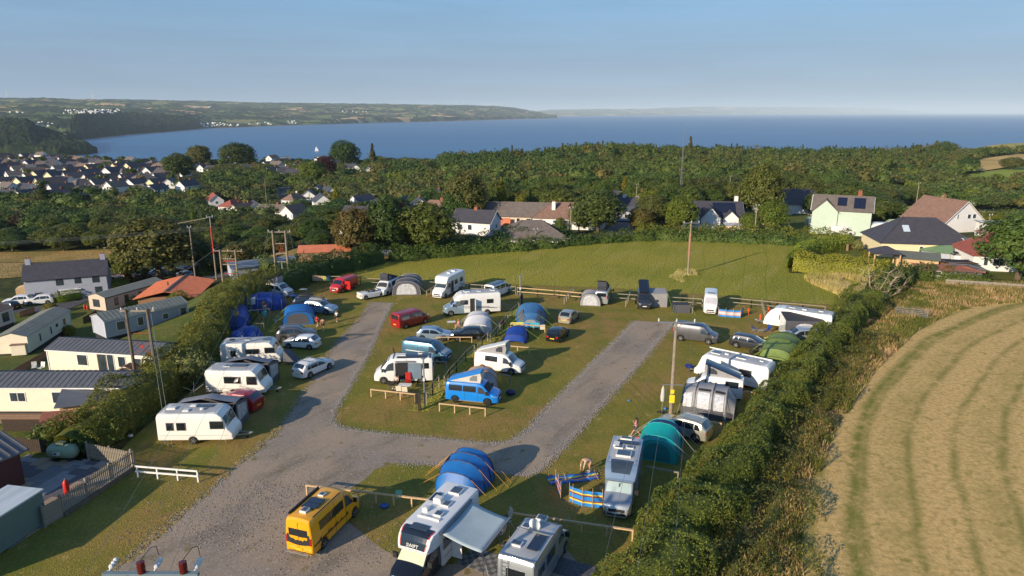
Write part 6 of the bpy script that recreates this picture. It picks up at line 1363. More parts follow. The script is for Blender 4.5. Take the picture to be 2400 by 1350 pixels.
tent('pale blue and grey octagonal tent beside the middle rail', at(1243, 769), at(1246, 738), [(0, 1.1, 1.2), (.12, 1.6, 1.7), (.5, 1.9, 2.4), (.88, 1.6, 1.6), (1, 1.1, .9)], m_tair, wins=((.02, .3, .16, .36, m_tdgrey), (.02, .3, .84, .64, m_tdgrey)), ends=(m_tgrey, None), polemat=m_tair, guys=m_guy, name='octagonal_tent')
tent('small royal blue dome tent below the octagonal tent', at(1205, 806), at(1217, 779), [(0, 1.2, .3), (.12, 1.3, .95), (.5, 1.35, 1.4), (.9, 1.1, 1.0), (1, .7, .3)], m_tblue, guys=m_guy, name='dome_tent')
tent('pale grey igloo awning behind the black small car', at(1118, 784), at(1124, 752), [(0, 1.6, 1.3), (.3, 1.75, 1.95), (.62, 1.6, 1.9), (.85, 1.3, 1.4), (1, .9, .6)], m_twhite, polemat=m_tgrey, guys=m_guyw, name='igloo_awning')
tent('grey dome awning with orange edge behind the bright blue van', at(1127, 925), at(1129, 893), [(0, 1.3, 1.2), (.3, 1.6, 1.95), (.7, 1.6, 1.95), (1, 1.2, 1.2)], m_tgrey, polemat=M('orange_edge', lin((200, 130, 50)), .6), guys=m_guyw, name='dome_awning', nguy=False)
def lean(label, a, b, depth, h1, h2, mat, name='caravan_awning', win=True):
    """pitched caravan awning standing against the far side of a caravan, ridge in the middle"""
    a, b = Vector(a), Vector(b); L = (b - a).length; rz = math.atan2(b.y - a.y, b.x - a.x); t = thing(name, label, 'awning', (a + b) / 2, rz); w = L / 2
    rows = []
    for i in range(9):
        x = -w + L * i / 8; pk = h1 + (.42 * (1 - abs(x) / w)); rows.append([(x, 0, pk), (x, depth * .5, pk - .12), (x, depth, h2 + .10 * (1 - abs(x) / w))])
    mb = MB(); mb.grid(rows); mb.build('roof', mat, t, smooth=30)
    mb = MB(); mb.add([(-w, depth, 0), (w, depth, 0), (w, depth, h2), (-w, depth, h2)], [(0, 1, 2, 3)]); mb.build('front_wall', m_tdgrey, t)
    for s in (-1, 1):
        mb = MB(); mb.add([(s * w, 0, 0), (s * w, depth, 0), (s * w, depth, h2), (s * w, 0, h1)], [(0, 1, 2, 3)]); mb.build('end_wall', m_tdgrey, t)
        if win: mb = MB(); mb.add([(s * (w + .015), .3, .7), (s * (w + .015), depth - .3, .7), (s * (w + .015), depth - .35, h2 - .2), (s * (w + .015), .3, h1 - .35)], [(0, 1, 2, 3)]); mb.build('window', m_clear, t)
    return t
def behind(p, q, off): a, b = at(*p), at(*q); d = (b - a).normalized(); n = Vector((-d.y, d.x, 0)) * off; return a + n, b + n
a, b = behind((395, 1043), (535, 1041), 2.27); lean('pale grey pitched awning behind the nearest caravan', a, b, 2.6, 2.55, 1.9, m_tgrey)
a, b = behind((505, 928), (612, 930), 2.27); lean('grey pointed awning behind the second caravan', a, b, 2.4, 2.45, 1.9, M('awning_mid_grey', lin((128, 130, 136)), .7, bump=.3, bscale=3))
# ------------------------------------------------------------------ people
cl = lambda n, c: M('cloth_' + n, lin(c), .85)
person('person in dark top and pale shorts standing at the blue tent door', at(621, 733), R(-80), cl('dark_green', (52, 62, 46)), cl('stone', (190, 180, 160)), pose='stand')
person('child in red top and shorts walking on the grass by the small blue tent', at(744, 765), R(75), cl('red', (190, 40, 46)), cl('red2', (200, 60, 60)), pose='walk', h=1.4)
person('person in olive vest and black shorts walking away', at(758, 776), R(85), cl('olive', (130, 112, 90)), cl('black', (24, 24, 26)), pose='walk', sleeves='none', h=1.72)
person('child in white shirt and dark shorts walking away near the track', at(790, 754), R(85), cl('white', (226, 226, 226)), cl('black', (24, 24, 26)), HAIRL, pose='walk', h=1.4)
person('woman in pink top and grey shorts striding beside the teal tent', at(1490, 1024), R(170), cl('pink', (206, 130, 160)), cl('grey', (82, 78, 80)), HAIRM, 'stride', 1.68, True)
person('person in beige top bending over a windbreak on the grass', at(1382, 1106), R(205), cl('beige', (190, 172, 150)), cl('beige2', (176, 150, 124)), HAIRL, 'bend', 1.75, sleeves='long')
folding_chair('chair the seated person in pink is using by the pale awning', at(1075, 771), R(200), cl('chair_grey', (110, 112, 116)))
person('seated person in pink beside the pale igloo awning', at(1075, 771) + Vector((0, 0, 0)), R(200), cl('pink2', (226, 130, 146)), cl('pink3', (220, 150, 150)), HAIRL, 'sit', 1.65)
folding_chair('dark chair the seated person beside the open camper van is using', at(930, 907), R(250), m_plastic)
person('seated person in brown and white beside the open camper van', at(930, 907), R(250), cl('brownwhite', (196, 180, 172)), cl('brown', (112, 70, 50)), HAIRM, 'sit', 1.7)
# ------------------------------------------------------------------ park homes, houses
def ribbed(name, base, rough=.55): return M(name, lin(base), rough, var=.18, scale=1.2)
m_rgreen = ribbed('roof_grey_green', (122, 126, 118)); m_rgrey = ribbed('roof_charcoal', (100, 102, 106)); m_rbrown = ribbed('roof_brown', (104, 86, 74)); m_rorange = ribbed('roof_orange', (204, 122, 86)); m_slate = M('slate', lin((72, 70, 76)), .6, var=.25, scale=1.5, bump=.3, bscale=9); m_slatew = M('purple_slate', lin((90, 80, 78)), .7, var=.3, scale=1.5, bump=.3, bscale=9)
m_tile = M('brown_tile', lin((138, 108, 92)), .8, var=.25, scale=1.5, bump=.3, bscale=7); m_redtile = M('red_tile', lin((150, 82, 68)), .8, var=.2, scale=1.5, bump=.3, bscale=7); m_tilegrey = M('grey_tile', lin((116, 106, 98)), .85, var=.25, scale=1.2, bump=.3, bscale=7)
m_wcream = M('cladding_cream', lin((234, 222, 198)), .6, var=.06); m_wwhite = M('white_render', lin((226, 224, 220)), .8, var=.06); m_wgrey = M('grey_render', lin((168, 172, 184)), .85, var=.1); m_wyel = M('pale_yellow_render', lin((226, 212, 170)), .8, var=.06); m_wmint = M('mint_render', lin((184, 200, 182)), .8, var=.06); m_wpink = M('peach_render', lin((222, 196, 170)), .8, var=.08); m_wstone = M('brown_stone', lin((140, 116, 88)), .9, var=.3, scale=3)
m_brick = M('chimney_brick', lin((150, 92, 66)), .85, var=.3, scale=5); m_upvc = M('white_frame', lin((232, 232, 230)), .4); m_fasc = m_upvc; m_cedar = M('stained_timber', lin((146, 108, 78)), .75, var=.25, scale=6, stretch=(1, 1, 6)); m_darkwood = M('dark_timber', lin((64, 50, 40)), .85, var=.3, scale=5); m_maroon = M('maroon_cladding', lin((84, 44, 38)), .7, var=.12)
def gable(mb, x0, x1, w, z0, z1, ov=0.0, th=.10):
    """two roof slopes with thickness; ridge along x"""
    for s in (-1, 1):
        a = [(x0 - ov, 0, z1), (x1 + ov, 0, z1), (x1 + ov, s * (w + ov), z0 - ov * (z1 - z0) / w), (x0 - ov, s * (w + ov), z0 - ov * (z1 - z0) / w)]
        n = Vector((0, s * (z1 - z0), w)).normalized() * th; mb.prism(a, n)
def windows(t, specs, L, W):
    """specs: (side, centre, z0, w, h[, frame, kind]); sides: +y -y +x -x as 'f' 'b' 'r' 'l' (f = -y)"""
    for sp in specs:
        sd, c, z, w, h = sp[:5]; fr = sp[5] if len(sp) > 5 and sp[5] else m_upvc; kd = sp[6] if len(sp) > 6 else 'window'; e = .04; b = .07
        def bx(m, g, d0, d1, zz0, zz1, hw):
            if sd == 'f': m.box(c - hw, c + hw, -W - d1, -W - d0, zz0, zz1)
            if sd == 'b': m.box(c - hw, c + hw, W + d0, W + d1, zz0, zz1)
            if sd == 'r': m.box(L + d0, L + d1, c - hw, c + hw, zz0, zz1)
            if sd == 'l': m.box(-L - d1, -L - d0, c - hw, c + hw, zz0, zz1)
        mb = MB(); bx(mb, 0, -.02, e, z, z + h, w / 2); o = mb.build(kd, fr, t)
        n = 2 if w > 1.3 else 1; cw = (w - b * (n + 1)) / n; c0 = c
        for k in range(n):
            c = c0 - w / 2 + b + cw / 2 + k * (cw + b); mb = MB(); bx(mb, 0, e, e + .012, z + b, z + h - b, cw / 2); mb.build('pane', m_glassl, o)
def parkhome(label, loc, rz, L, W, wall, roof, wins, zb=.6, h=2.25, rise=.55, corner=m_upvc, extra=None, seams=True, rib=.48):
    """static caravan: long axis x, gable roof with low pitch made of ribbed sheets"""
    t = thing('park_home', label, 'static caravan', loc, rz); l, w = L / 2, W / 2
    mb = MB(); mb.prism([(-l, -w, zb), (-l, w, zb), (-l, w, zb + h), (-l, 0, zb + h + rise), (-l, -w, zb + h)], (L, 0, 0)); mb.build('walls', wall, t)
    BX(('skirting', m_plastic, t), -l + .1, l - .1, -w + .1, w - .1, -1.2, zb)
    mb = MB(); z0, z1 = zb + h + .02, zb + h + rise + .04; gable(mb, -l, l, w, z0, z1, .14, .05); ro = mb.build('roof', roof, t)
    n = int(L / rib); 
    for s in (-1, 1):
        mb = MB()
        for i in range(n + 1):
            x = -l - .1 + (L + .2) * i / n; k = (z1 - z0) / w; mb.bar((x, s * .03, z1 + .055), (x, s * (w + .13), z0 - .13 * k + .055), .11, .055)
        tag(mb.build('roof_ribs', roof, t), kind='stuff')
    mb = MB()
    for s in (-1, 1): mb.box(-l - .14, l + .14, s * (w + .10) - .03, s * (w + .10) + .03, zb + h - .14, zb + h)
    mb.build('gutter', corner, t)
    for x in (-l, l):
        for y in (-w, w): BX(('corner_trim', corner, t), x - .05, x + .05, y - .05, y + .05, zb, zb + h)
    mb = MB(); zz = zb + .25
    while zz < zb + h - .1:   # lap joints of the cladding, standing proud
        for s in (-1, 1): mb.box(-l + .06, l - .06, *sorted((s * w, s * (w + .012))), zz, zz + .012)
        for s in (-1, 1): mb.box(*sorted((s * l, s * (l + .012))), -w + .06, w - .06, zz, zz + .012)
        zz += .2
    tag(mb.build('cladding_laps', wall, t), kind='stuff')
    windows(t, wins, l, w); return t
def ph(label, a, b, W, **k):
    """a, b: ground pixels under the ends of the long wall that faces the camera"""
    a, b = at(*a), at(*b); d = (b - a).normalized(); n = Vector((-d.y, d.x, 0)) * W / 2; rz = math.atan2(d.y, d.x); c = (a + b) / 2 + n; c.z = (a.z + b.z) / 2
    return parkhome(label, c, rz, k.pop('L', (b - a).length), W, **k)
ph('cream park home with charcoal roof and wooden porch shed nearest the camera', (-60, 985), (292, 973), 3.8, wall=m_wcream, roof=m_rgrey, wins=(('f', 2.6, .75, 1.0, 2.0, None, 'door'), ('f', 1.2, 1.35, 1.3, 1.1), ('f', -2.4, 1.5, 1.4, .9), ('f', 5.9, 1.35, .75, 1.0), ('r', .3, 1.2, .8, 1.2)))
ph('cream park home with grey ribbed roof and decking behind the twin poles', (122, 890), (366, 888), 3.8, wall=m_wcream, roof=m_rgrey, wins=(('f', -2.0, 1.35, 1.2, 1.2), ('f', .2, .75, 1.0, 2.0, m_wstone, 'door'), ('f', 1.15, .75, .8, 2.0, None, 'door'), ('f', 2.4, 1.4, .9, 1.2), ('f', 4.2, 1.4, .8, 1.1), ('f', 5.4, 1.35, 1.0, 1.2)))
def phe(label, near, along, L, W, **k):
    """corner: ground pixel of the near corner between the end wall and the long right wall; along: pixel farther along the long right wall"""
    a, b = at(*near), at(*along); d = (b - a); d.z = 0; d.normalize(); n = Vector((-d.y, d.x, 0)) * W / 2; rz = math.atan2(d.y, d.x); c = a + d * L / 2 + n; c.z = (a.z + float(terr(c.x, c.y))) / 2
    return parkhome(label, c, rz, L, W, **k)
phe('pale blue-grey park home with white end wall and grey-green roof', (252, 806), (370, 760), 10.5, 3.7, wall=m_wgrey, roof=m_rgreen, wins=(('f', -3.4, 1.2, 1.1, 1.2), ('f', -1.0, 1.2, .8, 1.2), ('f', 2.2, 1.3, .8, .8), ('f', 4.6, 1.1, .9, 1.3), ('r', 0, 1, 1, 1)))
phe('long cream park home with dark green ribbed roof and small shed at its end', (70, 832), (196, 765), 12.5, 3.9, wall=m_wcream, roof=m_rgreen, wins=(('f', -3.0, 1.1, .5, 1.2), ('f', .1, 1.1, .5, 1.2), ('f', 1.9, 1.6, .8, .6), ('f', 4.2, 1.2, .9, 1.1)))
phe('beige park home with dark corner trims behind the clipped hedge', (252, 737), (373, 700), 12.0, 3.9, wall=M('cladding_beige', lin((196, 182, 164)), .6, var=.06), roof=m_rgreen, corner=m_darkwood, wins=(('f', -4.0, 1.1, .7, 1.3, m_darkwood), ('f', -2.0, 1.1, .8, 1.3, m_darkwood), ('f', .8, 1.3, .7, 1.0, m_darkwood), ('f', 5, 1.1, 1.2, 1.2, m_darkwood), ('l', .2, 1.1, 1.5, 1.3, m_darkwood)))
phe('brownish park home cut by the left edge of the picture', (-70, 800), (50, 762), 8, 3.8, wall=M('cladding_stone', lin((190, 186, 180)), .6, var=.06), roof=m_rbrown, wins=(('f', 2.6, 1.1, 1.2, 1.4, m_darkwood),))
# orange ribbed roof building
a, b = at(392, 722), at(448, 682); d = b - a; t = thing('orange_roofed_building', 'low building with bright orange ribbed roof beside the left hedge', 'building', a, math.atan2(d.y, d.x)); t.location.z -= .1
BX(('walls', m_cedar, t), .3, 11.3, -4.4, 4.4, -1, 1.9)
for s in (-1, 1):
    mb = MB(); mb.prism([(-.3, 0, 2.9), (11.8, 0, 2.9), (11.8, s * 5.0, 1.8), (-.3, s * 5.0, 1.8)], (0, 0, .06)); mb.build('roof', m_rorange, t)
    for i in range(28): x = -.2 + i * .44; BR(('roof_rib', m_rorange, t), (x, s * .1, 2.95), (x, s * 5.0, 1.88), .10, .05)
BR(('ridge_cap', m_rgrey, t), (-.3, 0, 3.0), (11.8, 0, 3.0), .35, .06); TB(('flue', m_plastic, t), [(5, 1, 2.6), (5, 1, 3.4)], .1, 8)
# grey long roof by the hedge
t = thing('grey_roofed_shed', 'long shed with pale grey sheet roof behind the tall pole frame', 'building', at(545, 655), R(30)); BX(('walls', m_wgrey, t), 0, 11, 0, 5, 0, 1.9); mb = MB(); gable(mb, 0, 11, 2.7, 1.95, 2.6, .2, .05); o = mb.build('roof', M('sheet_roof', lin((128, 134, 142)), .4, .3), t); o.location.y = 2.5
t = thing('tiled_barn', 'long low barn with orange tiled roof behind the curving hedge', 'building', at(700, 610), R(8)); BX(('walls', m_wstone, t), 0, 9, 0, 4, 0, 1.4); mb = MB(); gable(mb, 0, 9, 2, 1.4, 2.3, .2, .06); o = mb.build('roof', m_rorange, t); o.location.y = 2
def house(label, loc, rz, L=10, W=7.5, eave=2.6, rise=2.6, wall=None, roof=None, wins=(), chim=(), typ='gable', wing=None, solar=(), cat='house', group=None, name='house', fascia=True, base=-2.0, wingspec=None, chimmat=None):
    t = thing(name, label, cat, loc, rz, group); l, w = L / 2, W / 2; wall = wall or m_wwhite; roof = roof or m_slate
    mb = MB()
    if typ == 'gable': mb.prism([(-l, -w, base), (-l, w, base), (-l, w, eave), (-l, 0, eave + rise), (-l, -w, eave)], (L, 0, 0))
    else: mb.box(-l, l, -w, w, base, eave)
    mb.build('walls', wall, t); mb = MB()
    if typ == 'gable': gable(mb, -l, l, w, eave + .02, eave + rise + .02, .3, .12)
    else:
        ov = .35; r = max(l - w * .92, .05); z0 = eave - .1; z1 = eave + rise; A = [(-l - ov, -w - ov, z0), (l + ov, -w - ov, z0), (l + ov, w + ov, z0), (-l - ov, w + ov, z0)]; Bq = [(-r, 0, z1), (r, 0, z1)]
        mb.add(A + Bq, [(0, 1, 5, 4), (1, 2, 5), (2, 3, 4, 5), (3, 0, 4), (3, 2, 1, 0)])
    ro = mb.build('roof', roof, t)
    if typ == 'gable' and fascia:
        for x in (-l - .31, l + .31):
            for s in (-1, 1): BR(('bargeboard', m_fasc, t), (x, 0, eave + rise - .02), (x, s * (w + .3), eave - .3 * rise / w - .02), .05, .2, up=(1, 0, 0))
    if typ != 'gable':
        mb = MB(); r = max(l - w * .92, .05)
        for s in (-1, 1):
            for q in (-1, 1): BR(('ridge_tiles', roof, ro), (q * r, 0, eave + rise + .03), (q * (l + .35), s * (w + .35), eave - .06), .2, .08)
    for x, y, hgt in chim:
        zt = eave + rise; mb = MB(); mb.box(x - .4, x + .4, y - .35, y + .35, zt - 1.2 - abs(y), zt + hgt); c = mb.build('chimney', chimmat or wall, ro)
        for k in (-.2, .2): mb = MB(); mb.tube([(x + k, y, zt + hgt), (x + k, y, zt + hgt + .35)], .11, 7); o = mb.build('chimney_pot', m_brick, c); o.parent = t
    for s, x0, x1, f0, f1 in solar:   # on a slope: side, x range, fraction up the slope
        mb = MB(); pt = lambda x, f: (x, s * w * (1 - f), eave + rise * f + .2); mb.prism([pt(x0, f0), pt(x1, f0), pt(x1, f1), pt(x0, f1)], (0, s * .05, .06)); mb.build('solar_panel', m_solar, t)
    windows(t, wins, l, w)
    if wingspec:   # cross gable towards the front (-y)
        for xc, ww, dd, we, wr_ in wingspec:
            mb = MB(); mb.prism([(xc - ww / 2, -w - dd, base), (xc + ww / 2, -w - dd, base), (xc + ww / 2, -w - dd, we), (xc, -w - dd, we + wr_), (xc - ww / 2, -w - dd, we)], (0, w + dd, 0)); mb.build('front_wing', wall, t)
            mb = MB(); k = wr_ / (ww / 2)
            for s in (-1, 1): mb.prism([(xc, -w - dd - .3, we + wr_ + .02), (xc, 0, we + wr_ + .02), (xc + s * (ww / 2 + .3), 0, we - .3 * k), (xc + s * (ww / 2 + .3), -w - dd - .3, we - .3 * k)], (0, 0, .12))
            mb.build('wing_roof', roof, t)
    return t
RZ = lambda a, b: math.atan2(at(*b).y - at(*a).y, at(*b).x - at(*a).x)
# farmhouse on the left
a, b = at(78, 708), at(232, 694); d = (b - a).normalized(); rz = math.atan2(d.y, d.x); c = a + d * 5.4 + Vector((-d.y, d.x, 0)) * 3.0
house('grey rendered farmhouse with long dark slate roof and two end chimneys', c, rz, 12.6, 6.0, 4.0, 2.3, m_wgrey, m_slate, (('f', -1, .4, 1.1, 1.4, m_plastic), ('f', -1, 2.6, 1.1, 1.2, m_plastic), ('f', 1.8, 2.7, 1.0, 1.2, m_plastic), ('f', 4.6, 2.6, 1.1, 1.2, m_plastic), ('f', 4.8, .4, 1.1, 1.4, m_plastic), ('f', -4.4, .3, 1.1, 1.3, m_plastic)), ((-5.8, 0, .9), (5.8, 0, .9)), fascia=False)
t = thing('lean_to_porch', 'brown timber lean-to against the farmhouse gable', 'porch', at(40, 702), rz); mb = MB(); mb.prism([(0, 0, 0), (2.2, 0, 0), (2.2, 0, 2.4), (0, 0, 1.9)], (0, 2.5, 0)); mb.build('walls', m_wood, t)
t = thing('marquee', 'white striped covered stall in front of the farmhouse', 'tent', at(168, 700), rz); BX(('walls', m_twhite, t), -1.6, 1.4, 0, 2, 0, 1.7); mb = MB(); gable(mb, -1.7, 1.6, 1.1, 1.7, 2.3, .1, .04); o = mb.build('roof', m_twhite, t); o.location.y = 1
# houses beyond the meadow
def H(label, foot, rot, **k): p = at(*foot); return house(label, p, R(rot), **k)
H('white cottage with slate roof and red ridge left of the bungalows', (1117, 545), -22, L=9, W=6, eave=2.8, rise=2.2, wins=(('f', -2.6, 1, 1.2, 1.2), ('f', -.2, 1, 1.0, 1.2), ('r', .5, 1.2, .8, 1)), roof=m_slate, chim=((0, 0, .6),), chimmat=m_brick)
H('hipped grey tiled bungalow roof half sunk behind the hedge', (1245, 568), 5, L=13, W=10, eave=1.6, rise=3.0, typ='hip', roof=m_tilegrey)
H('peach walled bungalow with lichened grey roof and red garage door', (1215, 527), -10, L=17, W=8, eave=2.7, rise=2.8, wall=m_wpink, roof=m_tilegrey, wins=(('f', -6.2, .3, 2.6, 2.1, None), ('f', -2.6, .9, 2.0, 1.4), ('f', .6, .3, .9, 2.0, None, 'door'), ('f', 3.6, .9, 2.2, 1.4)), wingspec=((6.5, 4.5, 1.5, 2.5, 1.6),))
t = thing('garage_door', 'salmon pink garage door of the peach bungalow', 'garage door', at(1184, 531), R(-10)); BX(('panel', m_rorange, t), -1.3, 1.3, -.30, -.2, .0, 2.1)
H('white bungalow with wide brown hipped roof and white chimney', (1335, 533), -12, L=16, W=9, eave=2.7, rise=3.2, typ='hip', roof=m_tile, wins=(('f', -6, .9, 2.0, 1.3), ('f', -2.5, .9, 1.6, 1.4), ('f', .2, .3, 1.8, 2.1, None, 'door'), ('f', 4, .9, 1.8, 1.4)), chim=((-3.5, -2, .3),), chimmat=m_wwhite)
H('white modern house with two dark gabled wings and black solar panels', (1660, 530), -8, L=14, W=7, eave=3.0, rise=2.8, roof=m_slate, solar=((-1, .5, 5.5, .15, .85),), wins=(('f', 0, .8, .7, 1.9), ('f', 5.5, .8, 1.6, 1.6)), wingspec=((-5, 4.6, 2.5, 2.8, 2.4), (-.5, 4.2, 3.0, 2.8, 2.4), (4.2, 3.4, 1.2, 2.6, 1.6)), chim=((6, 1, 1.2),))
H('big hipped slate house with orange ridge tiles behind the round tree', (1855, 498), -10, L=19, W=12, eave=3.0, rise=3.6, typ='hip', roof=m_slatew, wins=(('f', -7, .6, 1.4, 1.8), ('f', 4, .4, 2.2, 2.1)))
H('small steep grey barn behind the slate house', (1945, 478), 40, L=9, W=6, eave=2.6, rise=2.8, wall=m_wstone, roof=m_rgrey, chim=((-4, 0, .8),), chimmat=m_brick)
a, b = at(1938, 548), at(2040, 553)
t = house('mint green two storey house with solar panels and white trims', (a + b) / 2 + Vector((0, 4.2, 0)), RZ((1938, 548), (2040, 553)) + R(-8), 11.5, 8.5, 5.2, 2.7, m_wmint, m_tilegrey, (('f', -4.1, 1.2, 2.6, 1.6, M('green_frame', lin((70, 120, 70)), .6)), ('r', -2, 3.4, 1.0, 1.2), ('r', 1.5, 3.4, 1.0, 1.2), ('r', -2, .6, 1.4, 1.8)), ((3.2, 1.5, 1.0),), solar=((-1, -1.0, .8, .25, .8), (-1, 2.2, 4.4, .12, .82)), chimmat=m_brick, wingspec=((-3.2, 5.0, .4, 4.9, 2.4),))
H('white house with steep brown tiled roof and big white gable', (2205, 537), -76, L=11.5, W=11, eave=2.4, rise=4.6, roof=m_tile, wins=(('r', 1.0, 3.2, .9, 1.0), ('r', 2.4, 3.2, .9, 1.0), ('r', -2, 3.2, .4, 1.1), ('f', 0, 1, 1.4, 1.2)), chim=((-.5, 0, .7),), chimmat=m_wstone)
H('pale yellow bungalow with wide black slate hipped roof', (2142, 592), -10, L=15.5, W=11, eave=2.7, rise=4.0, typ='hip', wall=m_wyel, roof=m_slate, wins=(('f', -1.0, .9, .7, 1.3), ('f', 2.2, .3, 1.6, 1.7, None, 'door'), ('f', 5.2, .9, 1.6, 1.3)))
t = thing('skylight', 'white roof window in the black slate bungalow roof', 'skylight', at(2142, 592), R(-10)); mb = MB(); mb.prism([(-3.6, -3.6, 4.45), (-2.5, -3.6, 4.45), (-2.5, -2.3, 5.4), (-3.6, -2.3, 5.4)], (0, -.1, .12)); mb.build('glazing', M('pale_glass', lin((190, 205, 215)), .2), t)
H('white bungalow with red tiled roof at the right edge', (2365, 625), -12, L=15, W=9, eave=2.6, rise=3.2, typ='hip', roof=m_redtile, wins=(('f', -5.6, .9, .7, 1.4), ('f', -3.6, .9, 1.8, 1.3), ('f', .2, .9, .9, 1.4), ('f', 3, .9, 1.6, 1.4)))
H('white flat roofed modern house behind the red roofed bungalow', (2385, 560), -8, L=13, W=8, eave=3.2, rise=.35, typ='hip', roof=m_rgrey, wins=(('f', -3.5, 1.2, 3.2, 1.6),))
H('brown tiled pyramid roof peeping over the red roof', (2395, 590), -8, L=12, W=10, eave=3.0, rise=3.0, typ='hip', roof=m_tile)
H('white lean-to building with grey sloping roof left of the red bungalow', (2312, 610), -14, L=8, W=6, eave=2.8, rise=1.0, roof=m_rgrey)
def shed(label, foot, rot, L, W, h, rise, wall, roof, cat='shed', typ='gable', wins=()): p = at(*foot); return house(label, p, R(rot), L, W, h, rise, wall, roof, wins, (), typ, cat=cat, name='shed', fascia=False, base=-.6)
shed('flat white shed with black felt roof', (2262, 616), -12, 4.6, 2.4, 1.7, .2, m_wwhite, m_plastic, typ='hip')
shed('timber shed with black roof beside the white flat shed', (2240, 632), -10, 4.5, 2.6, 1.5, .2, m_cedar, m_plastic, typ='hip')
shed('dark shed with rusty red flat roof by the stone wall', (2215, 654), -14, 8.2, 4.4, 1.9, .35, m_rgrey, M('rusty_roof', lin((160, 96, 72)), .8, var=.3, scale=1), typ='hip', wins=(('f', -2.2, .9, 1.6, .8),))
shed('grey green outbuilding attached right of the rusty roofed shed', (2266, 652), -14, 3.4, 4.0, 1.9, .25, M('sage_boards', lin((120, 122, 104)), .8), m_rgrey, typ='hip')
shed('timber summer house with slatted front and dark felt roof', (2146, 622), -26, 6.2, 3.6, 1.5, .8, m_wood, M('felt_roof', lin((92, 98, 92)), .9))
shed('green roofed carport behind the black slate bungalow', (2120, 548), -6, 6.5, 4.2, 2.2, .8, m_wwhite, M('green_sheet', lin((160, 186, 156)), .6))
shed('green sheet roofed lean-to on the right of the yellow bungalow', (2195, 606), -40, 4.5, 4.0, 1.6, .9, m_wgrey, M('green_sheet2', lin((110, 136, 100)), .6))
shed('orange timber shed in the garden behind the meadow', (1797, 525), -18, 4.5, 3.0, 2.0, .6, m_wood, m_cedar)
shed('small pink-grey hut right of the modern white house', (1722, 540), -10, 4.0, 2.6, 1.4, .3, m_wpink, m_wgrey, typ='hip')
t = thing('greenhouse', 'glass greenhouse beside the mint green house', 'greenhouse', at(1912, 532), R(-8)); mb = MB(); mb.prism([(-2, -1.3, 0), (-2, 1.3, 0), (-2, 1.3, 1.6), (-2, 0, 2.4), (-2, -1.3, 1.6)], (4, 0, 0)); mb.build('glazing', M('greenhouse_glass', lin((150, 170, 160)), .15), t)
for x in (-2, -1, 0, 1, 2): mb = MB(); pts = [(x, -1.33, 0), (x, -1.33, 1.6), (x, 0, 2.43), (x, 1.33, 1.6), (x, 1.33, 0)]; mb.tube(pts, .04, 4); mb.build('glazing_bar', m_upvc, t)
t = thing('pergola', 'timber gazebo with black pyramid roof in the bungalow garden', 'gazebo', at(2070, 620), R(-12))
for x in (-2, 2):
    for y in (-1.6, 1.6): BX(('post', m_wood, t), x - .1, x + .1, y - .1, y + .1, 0, 2.2)
mb = MB(); mb.add([(-2.5, -2.1, 2.2), (2.5, -2.1, 2.2), (2.5, 2.1, 2.2), (-2.5, 2.1, 2.2), (-.3, 0, 3.3), (.3, 0, 3.3)], [(0, 1, 5, 4), (1, 2, 5), (2, 3, 4, 5), (3, 0, 4), (3, 2, 1, 0)]); mb.build('roof', m_slate, t)
for y in (-1.6, 1.6): BX(('beam', m_wood, t), -2.1, 2.1, y - .06, y + .06, 2.02, 2.2)
t = thing('balcony', 'white balustraded balcony of the mint green house', 'balcony', at(1925, 540), R(-6)); BX(('deck', m_upvc, t), -2.2, 1.6, -1, 1.5, 1.2, 1.35)
for i in range(13): BX(('baluster', m_upvc, t), -2.2 + i * .31, -2.12 + i * .31, -1, -.94, 1.35, 2.2)
BX(('handrail', m_upvc, t), -2.25, 1.65, -1.03, -.91, 2.2, 2.28)
t = thing('garden_wall', 'crumbling brown stone wall along the bungalow garden', 'wall', at(1985, 588), R(48))
for i in range(14): 
    for k in range(3): BX(('stone', m_wstone, t), i * .75, i * .75 + .71, -.2 + random.uniform(-.04, .04), .2, k * .42, k * .42 + .38 + random.uniform(-.03, .02))
t = thing('stone_wall', 'low grey stone wall below the rusty roofed shed', 'wall', at(2215, 664), RZ((2215, 664), (2420, 678)))
for i in range(34):
    for k in range(2): BX(('stone', m_greywood, t), i * .62, i * .62 + .58, -.2 + random.uniform(-.05, .05), .2, k * .38, k * .38 + .34 + random.uniform(-.05, .02))
# middle distance houses, between the trees
SPEC = {1: ('white gabled house', m_wwhite, m_slate, 'gable'), 3: ('house with maroon tiled roof', m_wwhite, m_redtile, 'gable'), 4: ('red-brown hipped roof', m_wwhite, m_redtile, 'hip'), 5: ('long brown roofed bungalow', m_wwhite, m_tile, 'gable'), 6: ('white gabled house with long grey-brown roof', m_wwhite, m_tilegrey, 'gable'), 7: ('bungalow with brown roof and white chimney', m_wwhite, m_tile, 'gable'), 8: ('house with dark slate roof', m_wwhite, m_slate, 'gable'), 9: ('bungalow with pointed brown tile roof', m_wwhite, m_tile, 'hip'), 10: ('tall narrow white gabled house', m_wwhite, m_slate, 'gable'), 11: ('white house with twin gables and red chimney', m_wwhite, m_slate, 'gable'), 12: ('white dormered house with slate roof', m_wwhite, m_slate, 'gable'), 13: ('white house with grey roof and orange chimney', m_wwhite, m_slate, 'gable'), 14: ('bungalow with low brown roof', m_wpink, m_tile, 'hip'), 0: ('pale bungalow with dark roof', m_wwhite, m_slate, 'gable')}
